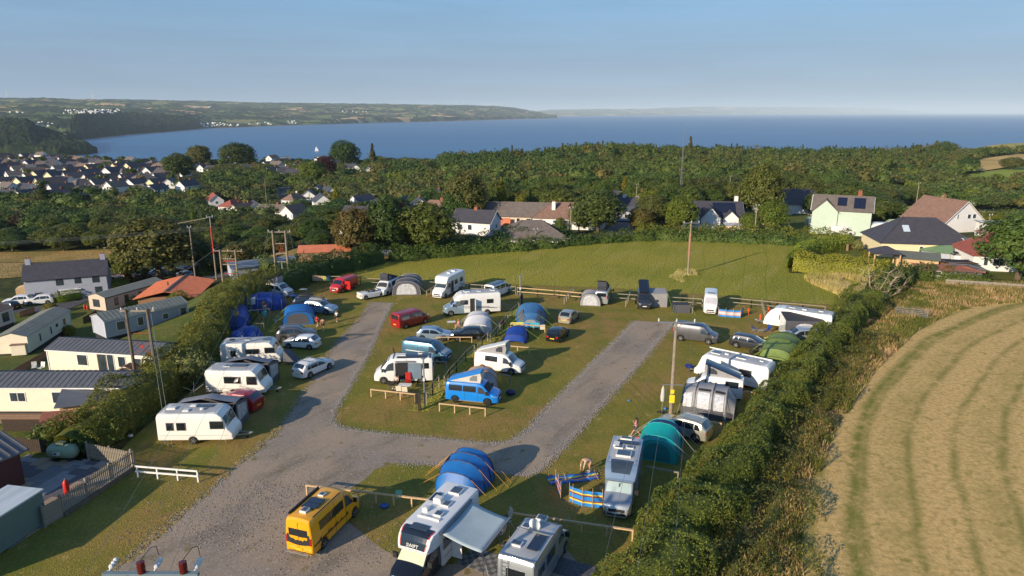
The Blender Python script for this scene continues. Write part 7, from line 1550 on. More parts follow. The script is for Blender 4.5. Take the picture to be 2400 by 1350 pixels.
WHERE = {(665, 405): 'highest among the trees left of the road', (820, 400): 'under the large dark tree at the sea edge', (835, 402): 'right of the two storey house below the dark tree', (865, 408): 'lowest at the right end of the town', (668, 412): 'below the big white town house', (505, 480): 'left of the road into town', (548, 495): 'right of the maroon roof', (575, 505): 'in the dip behind the wood', (640, 510): 'in the dip behind the tall pole frame', (690, 512): 'beside the white gabled one in the dip', (725, 470): 'behind the pointed brown roof', (690, 480): 'right of the road into town', (755, 495): 'beside the golden cypress', (850, 500): 'right of the golden cypress', (940, 495): 'left of the large olive tree', (985, 500): 'next to the dormered one', (1020, 510): 'just left of the large olive tree'}
m_housegroup = 'houses half hidden among the trees'
for a_, b_, k in MID:
    nm, wl_, rf_, ty = SPEC[k]; rr = random.Random(a_ * 3 + b_); p = at(a_, b_); two = k in (10, 11)
    rot = rr.choice([-20, 70, 20, -60, 100]) if k not in (6, 10, 11) else {6: -5, 10: -70, 11: 60}[k]; d_ = p.y
    L = rr.uniform(8.5, 12) * (1.2 if k in (5, 6) else .75 if k == 10 else 1); W = rr.uniform(6.5, 8)
    wh = WHERE.get((a_, b_)); lab = f'{nm} {wh}' if wh else f'{nm} half hidden by trees near the ' + ('left town edge' if a_ < 700 else 'golden conifer' if a_ < 1250 else 'tarmac lane' if a_ < 1500 else 'tall mast')
    house(lab, p, R(rot), L, W, 5.0 if two else 2.8, 2.8, wl_, rf_, (('f', -2, 1, 1.2, 1.2), ('f', 2, 1, 1.2, 1.2), ('r', 0, 1.2, 1.3, 1.2), ('l', 0, 1.2, 1.2, 1.2)), ((2.5, 0, .8),) if rr.random() < .6 else (), ty, group=m_housegroup, chimmat=m_brick if rr.random() < .5 else None)
# the town: a few house shapes built once and copied
PROT = []
for i, (L, W, ev, ri, wl_, rf_, ty) in enumerate([(11, 8, 2.7, 2.9, m_wwhite, m_slate, 'gable'), (10, 7.5, 2.7, 2.8, m_wwhite, M('town_tile', lin((122, 100, 88)), .85, var=.2), 'gable'), (9, 7, 4.6, 2.6, m_wwhite, m_tilegrey, 'gable'), (13, 8, 2.6, 3.0, m_wyel, m_slatew, 'gable'), (12, 9, 2.6, 2.8, m_wwhite, m_tilegrey, 'hip')]):
    PROT.append([house('x', (0, 0, 0), 0, L, W, ev, ri, wl_, rf_, (('f', -2.4, 1, 1.6, 1.3, m_plastic), ('f', 2.2, 1, 1.4, 1.3, m_plastic), ('r', 0, 1.1, 1.2, 1.2, m_plastic), ('l', 0, 1.1, 1.2, 1.2, m_plastic)) + ((('r', 0, 3.6, .9, 1.1, m_plastic), ('l', 0, 3.6, .9, 1.1, m_plastic)) if ev > 4 else ()), ((L * .25, 0, .7),) if i % 2 == 0 else (), ty, name='town_house', chimmat=m_brick), False])
TL = ['white gabled bungalow with dark slate roof', 'white bungalow with brown tiled roof', 'two storey white house with grey roof', 'cream bungalow with long purple slate roof', 'white bungalow with hipped grey roof']
for i, (a_, b_) in enumerate(TOWN):
    rr = random.Random(i * 7 + 1); k = rr.choice([0, 0, 0, 0, 1, 2, 3, 3, 4]) if a_ < 600 else rr.choice([0, 0, 2]); p = at(a_, b_)
    rot = rr.choice([-25, 62, 66, 72, 56, 76, 68, -18]) + rr.uniform(-6, 6)
    row = 'in the town front row' if b_ > 447 else 'in the town second row' if b_ > 425 else 'in the middle town rows' if b_ > 398 else 'in the back town rows'
    if a_ > 600: row = 'in the bright cluster by the dome-shaped tree'
    zc = 'far left' if a_ < 120 else 'left of centre' if a_ < 240 else 'near centre' if a_ < 420 else 'right end'
    pr = PROT[k]; lab = f'{TL[k]} {row}' + ('' if a_ > 600 else ' ' + zc)
    if pr[1]: t = copy_tree(pr[0], p, R(rot), lab, 'houses of the town by the sea')
    else: pr[1] = True; t = pr[0]; t.location = p; t.rotation_euler.z = R(rot); tag(t, lab, 'house', 'houses of the town by the sea')
    t.scale = (rr.uniform(.9, 1.2),) * 3
# white park homes among the trees in the middle distance
t0 = None
for i, (a_, b_, r_) in enumerate([(1440, 520, -10), (1475, 515, 20), (1510, 495, -20), (1565, 488, 15), (1585, 478, -5), (1600, 500, 60), (1350, 510, -10), (1300, 515, -8), (1270, 508, 5), (1990, 470, -10), (2080, 462, -8), (2110, 455, 12), (1540, 505, -15), (1490, 478, 10), (1530, 470, -5)]):
    if t0 is None: t0 = parkhome('x', (0, 0, 0), 0, 11, 3.8, m_wgrey, m_rgrey, (('f', -3, 1.2, 1.2, 1.1), ('f', 0, .8, .9, 1.9, None, 'door'), ('f', 3, 1.2, 1.2, 1.1)), rib=1.2); t = t0
    else: t = copy_tree(t0)
    t.location = at(a_, b_); t.rotation_euler.z = R(r_); tag(t, 'grey roofed park home among the trees ' + ('beside the tarmac lane' if a_ < 1520 and a_ > 1400 else 'behind the bungalows' if a_ < 1400 else 'under the tall mast' if a_ < 1700 else 'behind the mint green house'), 'static caravan', 'park homes among the trees')
# ------------------------------------------------------------------ poles, wires, rails, fences
m_polew = M('pole_timber', lin((150, 136, 116)), .85, var=.25, scale=3, bump=.3); m_poled = M('old_pole_timber', lin((112, 98, 82)), .85, var=.3, scale=3, bump=.3); m_wire = M('wire', lin((120, 126, 122)), .5, .3); m_porc = M('brown_porcelain', lin((104, 36, 26)), .2, coat=.8); m_redcab = M('red_cable_guard', lin((170, 52, 44)), .6); m_ywl = M('yellow_sign', lin((240, 214, 40)), .6)
def insul(parent, x, y, z, mat=m_whitep, r=.07, h=.28, tip=True):
    mb = MB()
    mb.tube([(x, y, z), (x, y, z + h)], r * .45, 7)
    for k in range(3): mb.cyl((x, y, z + h * (.3 + .28 * k)), (0, 0, 1), r * (1 - .12 * k), .035, 9)
    return mb.build('insulator', mat, parent)
def wire(label, a, b, sag, r=.018, group='overhead wires', mat=None):
    a, b = Vector(a), Vector(b); n = 14; pts = [a.lerp(b, i / n) - Vector((0, 0, sag * 4 * (i / n) * (1 - i / n))) for i in range(n + 1)]
    mb = MB(); mb.tube([p - a for p in pts], r, 4, cap=False); o = mb.build('overhead_wire', mat or m_wire, loc=a); return tag(o, label, 'wire', group)
def hpole(label, base, rz, h, gap, arm, extra=None, mats=m_polew, lower=()):
    t = thing('pole_frame', label, 'utility pole', base, rz)
    for s in (-1, 1): TB(('pole', mats, t), [(s * gap / 2, 0, -3), (s * gap / 2, 0, h)], [.17, .13], 9)
    BR(('crossarm', mats if mats is m_polew else m_greywood, t), (-arm / 2, .14, h - .25), (arm / 2, .14, h - .25), .1, .14)
    for x in (-arm / 2 + .1, 0, arm / 2 - .1): insul(t, x, .14, h - .18)
    for z in lower: BR(('crossbar', m_greywood, t), (-gap / 2 - .2, .12, z), (gap / 2 + .2, .12, z), .1, .12)
    return t
# pole frame of the hedge (left), poles 1.0
PL = atz(340, 925, 0); hp1 = hpole('twin dark timber poles with crossarm between the cream park homes', Vector((-34.6, 60.4, -.3)), R(3), 8.3, 1.9, 3.1, mats=m_poled)
mb = MB(); mb.bar((-.95, .1, 5.9), (.95, .1, 5.9), .04); mb.bar((-.95, .1, 3.6), (.6, .1, 5.0), .04); mb.bar((.95, .1, 3.6), (-.6, .1, 5.0), .04); mb.cyl((0, .1, 4.6), (0, 1, 0), .16, .05, 10); mb.build('red_bracing', m_redcab, hp1)
hp2 = hpole('tall pale timber pole frame with ladder-like crossbars in the hedge', Vector((-34.9, 101, 0)), R(0), 8.4, 1.9, 3.4, lower=(3.6, 4.9, 6.4))
for k in (-.6, 0, .6): TB(('cable', m_redcab, hp2), [(k, .12, 6.4), (k * .3, .2, 5.2), (0, .2, 4.6)], .03, 5)
TB(('cable_guard', m_wgrey, hp2), [(0, .2, 0), (0, .2, 3.4)], .10, 8)
# twin pole with transformer beyond the hedge
b3 = Vector((-48.2, 113.5, float(terr(-48.2, 113.5)))); hp3 = hpole('twin pole frame with transformer brackets behind the orange roof', b3, R(-4), 24.9 - 25.5 + 3.2 - b3.z if False else 3.0 - b3.z, 2.7, 5.0, lower=(3.4 - b3.z - 3.0, 1.4 - b3.z))
mb = MB(); mb.bar((-1.5, .2, 1.0 - b3.z), (1.5, .2, 1.0 - b3.z), .12, .12); mb.bar((-1.5, .2, -1.2 - b3.z), (1.5, .2, -1.2 - b3.z), .1, .1); mb.build('red_bracket', m_redcab, hp3)
for k in (-.7, -.3, .1): TB(('bushing', m_greywood, hp3), [(k, .25, .9 - b3.z), (k + .25, .3, 2.0 - b3.z)], .05, 6)
TB(('cable_guard', m_wgrey, hp3), [(.4, .3, -4 - b3.z), (.4, .3, -1.2 - b3.z)], .15, 8)
def upole(label, base, h, arm=1.8, rz=0.0, mat=m_polew, r=.14, ins=3, stays=(), top=True, name='utility_pole', braces=False):
    t = thing(name, label, 'utility pole', base, rz); TB(('pole', mat, t), [(0, 0, -.5), (0, 0, h)], [r * 1.15, r * .8], 9)
    if arm: BR(('crossarm', m_steel, t), (-arm / 2, -.14, h - .12), (arm / 2, -.14, h - .12), .09, .11)
    if braces:
        for s in (-1, 1): BR(('brace', m_steel, t), (0, -.14, h - .75), (s * .55, -.14, h - .15), .05)
    for i in range(ins): insul(t, -arm / 2 + .08 + (arm - .16) * i / max(1, ins - 1), -.14, h - .06, r=.08)
    return t
P1 = Vector((13.7, 54.4, 0)); t = upole('tall pale utility pole with yellow warning sign in the middle of the grass', P1, 8.7, 3.1, R(-4), braces=True, r=.15)
BX(('warning_sign', m_ywl, t), -.22, .22, -.20, -.17, 1.4, 2.1); BX(('warning_sign', m_ywl, t), -.16, .16, -.20, -.17, 2.25, 2.6)
BX(('stay_bar', m_steel, t), -.9, .9, -.15, -.10, 3.0, 3.06)
P2 = at(1612, 644); t = upole('lone utility pole with reddish guard standing in the meadow', P2, 8.6, 2.6, R(5), ins=3); mb = MB(); mb.tube([(0, 0, 3.0), (0, 0, 6.8)], .19, 8); mb.build('cable_guard', M('rust_pole', lin((168, 120, 96)), .8), t); BX(('foot_bar', m_steel, t), -.5, .5, -.1, 0, 3.6, 3.66)
for a_, b_, h, lab in ((1768, 553, 6.6, 'slim utility pole behind the far meadow hedge'), (2145, 492, 8, 'utility pole with stay behind the mint green house'), (2270, 530, 5.4, 'leaning utility pole right of the white gabled house'), (2310, 568, 5.6, 'grey utility pole in front of the white flat roofed house'), (1255, 577, 3.4, 'short post in the far meadow hedge'), (1337, 560, 6.5, 'thin pole in front of the brown roofed bungalow'), (762, 475, 9, 'utility pole beside the road into town'), (683, 510, 9, 'tall pole above the brown roofs'), (626, 487, 14, 'tall pole standing on the road into town'), (1707, 480, 9, 'twin pole above the trees behind the round tree'), (1490, 497, 8, 'pole in front of the grey park homes')):
    upole(lab, at(a_, b_), h, .9, R(20), r=.12, ins=2)
t = thing('radio_mast', 'thin lattice radio mast rising from the trees', 'mast', at(1592, 500))
for k in range(3): a = k * 2.09; TB(('mast_leg', m_steel, t), [(.35 * math.cos(a), .35 * math.sin(a), 0), (.12 * math.cos(a), .12 * math.sin(a), 22)], .04, 5)
for z in range(2, 22, 2): mb = MB(); mb.cyl((0, 0, z), (0, 0, 1), .34 - .01 * z, .05, 6); mb.build('ring', m_steel, t)
for z in (12, 15): BX(('aerial', m_steel, t), -.9, .9, -.05, .05, z, z + .08)
# red striped stay pole and its beam in front of the wood
t = upole('red and white pole with a long sloping strut in front of the wood', Vector((-57, 128, float(terr(-57, 128)))), 12.3, 1.2, R(10), ins=2); TB(('cable_guard', m_redcab, t), [(0, 0, 5.0), (0, 0, 10.2)], .16, 7); BR(('strut', m_greywood, t), (.6, 0, 12.2), (-6.0, .6, 11.0), .10)
upole('short pole holding the end of the sloping strut', Vector((-62.5, 131, float(terr(-62.5, 131)))), 11.0, .8, R(10), ins=2)
# white slim service masts on the camp
for (a_, b_, h, lab) in ((996, 955, 4.6, 'slim white service mast beside the middle rail near the blue van'), (1219, 722, 4.4, 'slim white service mast at the far end of the middle rail')):
    t = thing('service_mast', lab, 'mast', at(a_, b_)); TB(('pole', m_steel, t), [(0, 0, 0), (0, 0, h)], .07, 8); BX(('socket_box', m_whitep, t), -.09, .09, -.2, -.07, 2.6, 2.9); mb = MB(); mb.cyl((0, 0, h + .05), (0, 0, 1), .2, .06, 10); mb.build('lamp_head', m_steel, t)
# overhead wires
for k, (x0, x1) in enumerate(((-1.5, -1.5), (0, 0), (1.5, 1.5))):
    wire('overhead wire between the near insulators and the tall pole frame', Vector((-13.0 + x0 * 1.0, 19.5 - .3 * k, 10.1)), Vector((-34.9 + x1, 101.1, 8.5)), 1.3, .008)
    wire('overhead wire running from the signed utility pole over the camera', P1 + Vector((x0 * .9, 0, 8.9)), Vector((-3.2 + x0 * .9, -6, 9.6)), .7, .007)
    wire('overhead wire between the signed pole and the lone meadow pole', P1 + Vector((x0 * .9, 0, 8.9)), P2 + Vector((x0 * .8, 0, 8.8)), .9, .006)
    wire('overhead wire crossing the tan field on the left', Vector((-180, 118 + k * .6, 2.2)), Vector((-57, 128 + k * .6, 4.0 + .2 * k)), 2.0, .018)
wire('overhead wire at the upper right above the hedge bank', at(2145, 492) + Vector((0, 0, 7.9)), at(2400, 500) + Vector((22, 0, 7.0)), 1.0, .03); wire('stay wire of the twin pole', b3 + Vector((-1.3, 0, 6.0)), b3 + Vector((-9, -6, 0)), 0, .02)
for s in (-1, 1): wire('stay wire of the pole frame in the hedge', Vector((-34.9 + s * 1.6, 101, 8.2)), Vector((-34.9 + s * 3.2, 99.5, .2)), 0, .02)
for k in (0, .35): wire('pale stay wire running down from the twin dark poles', Vector((-33.6 + k, 60.3, 7.6)), Vector((-27.0 + k, 48.8, .05)), 0, .018)
# the near pole top with white and brown insulators at the bottom edge
t = thing('near_pole_top', 'crossarm with brown and white insulators at the bottom left edge', 'utility pole', Vector((-13.6, 19.4, 0)), R(0))
zc = 10.0
p0 = atz(330, 1346, zc); t.location = (p0.x, p0.y, 0)
for s in (-.65, .75): TB(('pole', m_polew, t), [(s, 0, -.4), (s, 0, zc - .12)], [.19, .15], 10)
mb = MB(); mb.bar((-1.3, 0, zc), (2.0, 0, zc), .16, .14); mb.build('crossarm', M('arm_steel', lin((128, 144, 150)), .5, .3), t)
for x in (0.05, 1.5):
    mb = MB(); mb.tube([(x, 0, zc + .05), (x, 0, zc + .50)], .10, 10)
    for k in range(6): mb.cyl((x, 0, zc + .1 + k * .075), (0, 0, 1), .135, .03, 12)
    mb.build('surge_arrester', m_porc, t); TB(('jumper_lead', m_plastic, t), [(x, 0, zc + .5), (x + .06, .06, zc + .62), (x + .25, .3, zc + .85), (x + .36, .45, zc + .8), (x + .38, .5, zc + .4)], .014, 5)
for x in (-1.15, .42, 1.82):
    mb = MB(); mb.tube([(x, .12, zc + .04), (x + .06, .42, zc + .2)], [.05, .03], 6)
    for k in range(3): q = Vector((x, .12, zc + .1)).lerp(Vector((x + .08, .5, zc + .26)), .3 + k * .28); mb.ball(tuple(q), .095, 8, 6)
    mb.build('insulator', m_whitep, t)
# knee rails: posts and rails as parts
def rb(label, p, q, n, **k): return rail_barrier(label, at(*p), at(*q), n, **k)
rb('pale timber knee rail in front of the open side door camper', (869, 930), (975, 942), 4)
rb('pale timber knee rail in front of the bright blue van', (1029, 964), (1139, 976), 4)
rb('pale timber knee rail in front of the silver hatchback and black car', (1022, 805), (1107, 805), 4)
rb('pale timber knee rail behind the raised white roof van', (1184, 825), (1242, 830), 3)
rb('grey knee rail stub beside the steel blue van', (1018, 863), (1048, 865), 2, post=m_greywood, rail=m_greywood)
rb('grey knee rail beside the long white motorhome', (1168, 725), (1197, 727), 2, post=m_greywood, rail=m_greywood)
rb('grey knee rail behind the octagonal tent', (1272, 735), (1311, 739), 3, post=m_greywood, rail=m_greywood)
rb('knee rail hung with towels in front of the octagonal tent', (1196, 772), (1278, 779), 4)
rb('grey knee rail right of the bright blue van', (1152, 890), (1197, 898), 2, post=m_greywood, rail=m_greywood)
rb('pale knee rail below the large royal blue tent', (579, 742), (633, 736), 3)
rb('pale knee rail between the two lower blue tents', (600, 772), (620, 772), 2)
rb('pale knee rail in front of the left white camper van', (655, 705), (670, 707), 2)
rb('long timber knee rail from the yellow van to the blue tent', (718, 1160), (1010, 1195), 8)
rb('long timber knee rail between the two bottom motorhomes and the hedge', (1190, 1225), (1484, 1268), 6)
rb('grey knee rail in front of the teal tent', (1512, 1115), (1590, 1130), 2, post=m_greywood, rail=m_greywood)
rb('pale knee rail under the tail of the long white caravan', (1735, 935), (1768, 938), 2)
rb('grey knee rail between the green tent and the long caravan', (1788, 862), (1835, 868), 2, post=m_greywood, rail=m_greywood)
rb('pale knee rail beside the silver car with dark roof', (1660, 1008), (1690, 1012), 2)
rb('pale knee rail in front of the black porch awning', (1786, 806), (1822, 808), 2)
rb('short double rail on the grass left of the main track', (322, 1118), (467, 1130), 4, post=m_wwhite, rail=m_wwhite, rails=(.55, 1.0), h=.9)
for a_, lab in (((1322, 713), 'short run of posts left of the silver van'), ((1466, 720), 'short run of posts left of the dark grey camper van'), ((1622, 735), 'short run of posts left of the white high roof van'), ((1000, 695), 'short run of posts right of the long grey awning'), ((1792, 745), 'short run of posts beside the far right caravan')):
    p = at(*a_); rail_barrier(lab, p, p + Vector((2.0, 7.0, 0)) * .9, 5, h=.8, post=m_greywood, rail=m_greywood, rails=(1.0,))
# far post and rail fence, one thing per straight run
def fence(label, pts, h=1.15, rails=(.5, 1.0), step=2.4, post=m_greywood, rail=None, name='post_and_rail_fence', pw=.1):
    P = [at(*p) for p in pts]; t = thing(name, label, 'fence', P[0]); o = P[0]
    for a, b in zip(P, P[1:]):
        n = max(1, round((b - a).length / step)); Q = [a.lerp(b, i / n) - o for i in range(n + 1)]
        for q in Q: BX(('post', post, t), q.x - pw / 2, q.x + pw / 2, q.y - pw / 2, q.y + pw / 2, q.z - .2, q.z + h + .05)
        for u, v in zip(Q, Q[1:]):
            for f in rails: mb = MB(); off = Vector((0, -pw / 2 - .02, h * f)); mb.bar(u + off, v + off, .04, .11); mb.build('rail', rail or post, t)
    return t
fence('post and rail fence behind the red van and the towels', ((735, 662), (760, 664), (800, 665), (845, 668), (895, 671)))
fence('post and rail fence behind the grey awning and the motorhome', ((980, 676), (1040, 680), (1100, 684), (1160, 688), (1208, 690)))
fence('post and rail fence along the meadow in the middle', ((1212, 692), (1260, 696), (1310, 700), (1360, 705), (1400, 708)), rail=m_wood)
fence('post and rail fence behind the dark grey camper van', ((1432, 706), (1490, 710), (1550, 714), (1600, 717), (1645, 720)))
fence('post and rail fence from the white high roof van to the far right corner', ((1700, 716), (1760, 722), (1820, 728), (1880, 733), (1932, 738)))
fence('middle post and rail fence from the service mast to the black car', ((1216, 728), (1200, 744), (1180, 768), (1163, 790), (1149, 807)))
fence('short middle fence run behind the black car', ((1143, 800), (1130, 815), (1120, 830)))
fence('middle post and rail fence beside the steel blue van', ((1112, 830), (1092, 848), (1070, 872), (1053, 892), (1042, 908)))
fence('middle post and rail fence ending at the service mast', ((1029, 908), (1014, 925), (1000, 948)))
t = thing('water_post', 'black water tap post with sign at the end of the near rail', 'post', at(983, 962)); BX(('post', m_darkwood, t), -.12, .12, -.12, .12, 0, 1.7); BX(('tap_box', m_plastic, t), -.34, -.12, -.14, .14, .7, 1.5); BX(('notice', m_whitep, t), -.36, -.345, -.1, .1, 1.0, 1.12)
t = thing('water_post', 'black water tap post behind the octagonal tent', 'post', at(1223, 712)); BX(('post', m_darkwood, t), -.1, .1, -.1, .1, 0, 1.5); BX(('tap_box', m_plastic, t), -.16, .16, -.14, -.1, .7, 1.3)
t = thing('field_gate', 'galvanised five bar field gate in the right hedge', 'gate', at(2098, 738), RZ((2098, 738), (2172, 746)))
for z in (.15, .35, .55, .78, 1.05): TB(('bar', m_steel, t), [(0, 0, z), (3.6, 0, z)], .03, 6)
for x in (0, 1.8, 3.6): TB(('upright', m_steel, t), [(x, 0, .05), (x, 0, 1.2)], .04, 6)
# ------------------------------------------------------------------ the yard at the lower left
A, B_ = at(205, 1040), at(316, 1058); Cc = at(150, 1205)
def picket(label, p, q, h=1.25, step=.165, mat=m_greywood, z0=0.0, w=.10):
    p, q = Vector(p), Vector(q); L = (q - p).length; rz = math.atan2(q.y - p.y, q.x - p.x); t = thing('picket_fence', label, 'fence', p, rz); n = int(L / step)
    mb = MB(); mb.prism([(-w / 2, -.012, .08), (w / 2, -.012, .08), (w / 2, -.012, h - .08), (0, -.012, h), (-w / 2, -.012, h - .08)], (0, .024, 0)); proto_ = mb.build('picket', mat, t); proto_.location = (step / 2, 0, z0)
    for i in range(1, n): c = proto_.copy(); C.objects.link(c); c.parent = t; c.location = (step / 2 + i * step, 0, z0 + random.uniform(-.015, .015))
    for z in (.3, h - .3): BX(('rail', mat, t), 0, L, .015, .055, z0 + z - .04, z0 + z + .04)
    for x in np.linspace(0, L, max(2, int(L / 1.9) + 1)): BX(('post', mat, t), x - .06, x + .06, .02, .14, z0 - .3, z0 + h + .04)
    return t, L
yA, yB, yC = at(206, 1078), at(314, 1100), at(150, 1212)
picket('back run of the grey picket fence round the paved yard', yA, yB, 1.35, z0=.1)
t, L = picket('long side run of the grey picket fence along the grass', yC, yB, 1.35, z0=.25)
mb = MB(); 
for k in range(2): m_ = MB(); m_.box(0, L, -.16, -.04, k * .16, k * .16 + .15); m_.build('sleeper', m_poled, t)
t, L = picket('tall close boarded end of the picket fence by the container', at(108, 1236), yC, 1.5, .13, z0=0, w=.125)
# paved yard: slabs as parts
t = thing('paved_yard', 'patio of large mixed grey and buff slabs behind the picket fence', 'patio', at(-60, 1265))
tone = [M('slab_grey', lin((120, 118, 120)), .8, var=.1), M('slab_buff', lin((158, 138, 114)), .8, var=.1), M('slab_dark', lin((96, 92, 96)), .8, var=.1), M('slab_pale', lin((146, 142, 140)), .8, var=.1)]
org = at(-60, 1265); ux = (at(206, 1078) - at(150, 1212)).normalized(); ux = Vector((ux.x, ux.y, 0)).normalized(); uy = Vector((-ux.y, ux.x, 0)); base_ = at(316, 1095)
YP = [at(108, 1236), at(150, 1206), at(312, 1098), at(206, 1080), at(60, 1070), at(-80, 1120), at(-100, 1330), at(0, 1290)]
YPl = [(p.x, p.y) for p in YP]; d_ = (at(312, 1098) - at(150, 1206)); d_.z = 0; d_.normalize(); e_ = Vector((-d_.y, d_.x, 0)); o_ = at(150, 1206); rr = random.Random(3); v = -2.0; t.location = (0, 0, 0)
cnts = 0
while v < 14:
    hh = rr.choice([.6, .6, .9]); u = -9.0 + rr.random()
    while u < 9:
        ww = rr.choice([.6, .9, 1.2]); cc = o_ + d_ * (u + ww / 2) + e_ * (v + hh / 2)
        if inpoly(np.array([cc.x]), np.array([cc.y]), YPl)[0] and cnts < 290:
            q = [o_ + d_ * (u + a) + e_ * (v + b) for a, b in ((.01, .01), (ww - .01, .01), (ww - .01, hh - .01), (.01, hh - .01))]; zb = float(terr(cc.x, cc.y)) + .02; mb = MB(); mb.prism([(p.x, p.y, zb) for p in q], (0, 0, .06 + rr.uniform(-.006, .006))); mb.build('slab', tone[int((v * .8 + rr.random() * 1.4) % 4)], t); cnts += 1
        u += ww
    v += hh
# container, maroon hut, gas tank
def boxthing(name, label, cat, corner, rz, L, W, H, mat, roofm, top=None):
    t = thing(name, label, cat, corner, rz); BX(('walls', mat, t), 0, L, 0, W, .12, H); BX(('roof', roofm, t), -.08, L + .08, -.08, W + .08, H, H + .10); return t
c1, c2 = at(112, 1225), at(-40, 1330); d = (c2 - c1); rz = math.atan2(-d.y, -d.x); L = 7.5; st = c1 + d.normalized() * L
t = boxthing('steel_container', 'green corrugated container with white roof at the left edge', 'container', st, rz, L, 2.5, 2.3, M('container_green', lin((112, 130, 116)), .6, var=.1), M('white_sheet', lin((196, 204, 206)), .5, var=.2, scale=.8, stretch=(.3, 3, 1)))
for i in range(20): BX(('rib', MATS['container_green'], t), 0, L, -.03, .0, .2 + i * .105, .245 + i * .105)
c = at(60, 1135); d = at(-60, 1190) - c; d.z = 0; rz = math.atan2(-d.y, -d.x); L = 7; st = c + d.normalized() * L; t = thing('maroon_hut', 'maroon clad hut with grey ribbed roof at the left edge', 'hut', st, rz); BX(('walls', m_maroon, t), 0, L, 0, 5, 0, 2.5)
mb = MB(); mb.prism([(-.3, -.35, 2.5), (L + .5, -.35, 2.5), (L + .5, 2.5, 3.3), (-.3, 2.5, 3.3)], (0, 0, .1)); mb.build('roof', m_rgrey, t)
for i in range(15): mb = MB(); x = -.2 + i * .54; mb.bar((x, -.33, 2.66), (x, 2.5, 3.44), .08, .06); mb.build('roof_rib', m_rgrey, t)
for i in range(9): BX(('board_lap', m_maroon, t), 0, L, -.02, 0, .25 + i * .25, .27 + i * .25)
t = thing('gas_tank', 'pale green horizontal gas tank with white label in the yard', 'gas tank', at(152, 1078), R(-4)); mb = MB(); mb.tube([(-1.15, 0, .78), (-1.05, 0, .78), (-.85, 0, .78), (.85, 0, .78), (1.05, 0, .78), (1.15, 0, .78)], [.15, .38, .55, .55, .38, .15], 18); mb.build('vessel', M('tank_green', lin((142, 164, 132)), .5), t, smooth=50)
mb = MB(); mb.box(-.35, .25, -.2, .2, 1.28, 1.5); mb.build('lid', M('lid_green', lin((90, 104, 88)), .6), t)
for x in (-.6, .6): BX(('foot', m_plastic, t), x - .1, x + .1, -.35, .35, 0, .3)
mb = MB(); mb.grid([[(-.42, -.565 * math.cos(a), .78 + .565 * math.sin(a)) for a in (-.25, 0, .25)], [(.16, -.565 * math.cos(a), .78 + .565 * math.sin(a)) for a in (-.25, 0, .25)]]); mb.build('label', m_whitep, t)
mb = MB(); mb.grid([[(-.36, -.572 * math.cos(a), .78 + .572 * math.sin(a)) for a in (-.12, .12)], [(-.12, -.572 * math.cos(a), .78 + .572 * math.sin(a)) for a in (-.12, .12)]]); mb.build('label_mark', P_NAVY, t)
def gas(label, foot, s=1.0, mat=None, h=1.1):
    t = thing('gas_bottle', label, 'gas bottle', at(*foot), 0, None, s); mb = MB(); mb.tube([(0, 0, 0), (0, 0, .06), (0, 0, h * .78), (0, 0, h * .92), (0, 0, h)], [.16, .19, .19, .12, .05], 12); mb.build('cylinder', mat or m_red, t, smooth=50); TB(('valve', m_steel, t), [(0, 0, h), (0, 0, h + .1)], .05, 7); TB(('hose', m_plastic, t), [(.03, 0, h + .05), (.16, 0, h), (.22, .05, h - .3)], .012, 5)
gas('red gas bottle standing in the paved yard', (158, 1158)); gas('red gas bottle against the end of the cream park home', (371, 885), 1.1); gas('red gas bottle at the left edge by the long cream park home', (2, 832)); gas('left red gas bottle between the two upper park homes', (199, 725), .8); gas('right red gas bottle between the two upper park homes', (206, 727), .8)
# timber porch shed, red brown store, decking of the near park home
p = at(205, 985); t = thing('porch_shed', 'open timber porch shed with black felt roof on the near park home', 'shed', p, R(20)); BX(('walls', m_wood, t), -1.6, 1.4, -1.0, 1.6, 0, 1.9); mb = MB(); mb.prism([(-1.9, -1.3, 1.9), (1.8, -1.3, 1.9), (1.8, 2.1, 2.5), (-1.9, 2.1, 2.5)], (0, 0, .1)); mb.build('roof', m_rgrey, t); BX(('dark_side', m_darkwood, t), 1.4, 1.45, -.9, 1.5, .1, 1.8)
for i in range(8): BX(('board_lap', m_cedar, t), -1.6, 1.4, -1.02, -1.0, .1 + i * .22, .12 + i * .22)
p = at(150, 1008); t = thing('garden_store', 'small red-brown plastic store with hipped roof', 'shed', p, R(10)); BX(('walls', m_cedar, t), -1.2, 1.2, -.7, .7, 0, 1.25); mb = MB(); gable(mb, -1.2, 1.2, .7, 1.25, 1.7, .15, .05); mb.build('roof', M('store_roof', lin((128, 76, 62)), .7), t)
for x in (-.4, .4): BX(('door', m_cedar, t), x - .37, x + .37, -.72, -.70, .1, 1.15)
p = at(-70, 1000); q = at(160, 990); d = (q - p); d.z = 0; L = d.length; t = thing('timber_deck', 'brown timber deck in front of the near park home', 'deck', p, math.atan2(d.y, d.x))
for i in range(14): BX(('deck_board', m_cedar if i % 3 else m_greywood, t), 0, L, -.3 + i * .15, -.165 + i * .15, .45, .49)
t.location.z += .0
def boardfence(label, p, q, h, mat, n=None, gap=.02):
    p, q = at(*p), at(*q); d = q - p; L = Vector((d.x, d.y, 0)).length; t = thing('board_fence', label, 'fence', p, math.atan2(d.y, d.x)); n = n or int(L / .16); s = L / n; dz = d.z / L
    mb = MB(); mb.box(gap / 2, s - gap / 2, -.012, .012, 0, h); o0 = mb.build('board', mat, t)
    for i in range(1, n): c = o0.copy(); C.objects.link(c); c.parent = t; c.location = (i * s, 0, dz * i * s)
    for z in (.25, h - .2): BR(('rail', mat, t), (0, .04, z), (L, .04, z + d.z), .05, .08)
boardfence('dark boarded fence in front of the timber deck', (8, 1012), (118, 1012), 1.1, m_darkwood); boardfence('dark fence running down from the deck to the gas tank', (-20, 1050), (110, 1062), 1.1, m_darkwood)
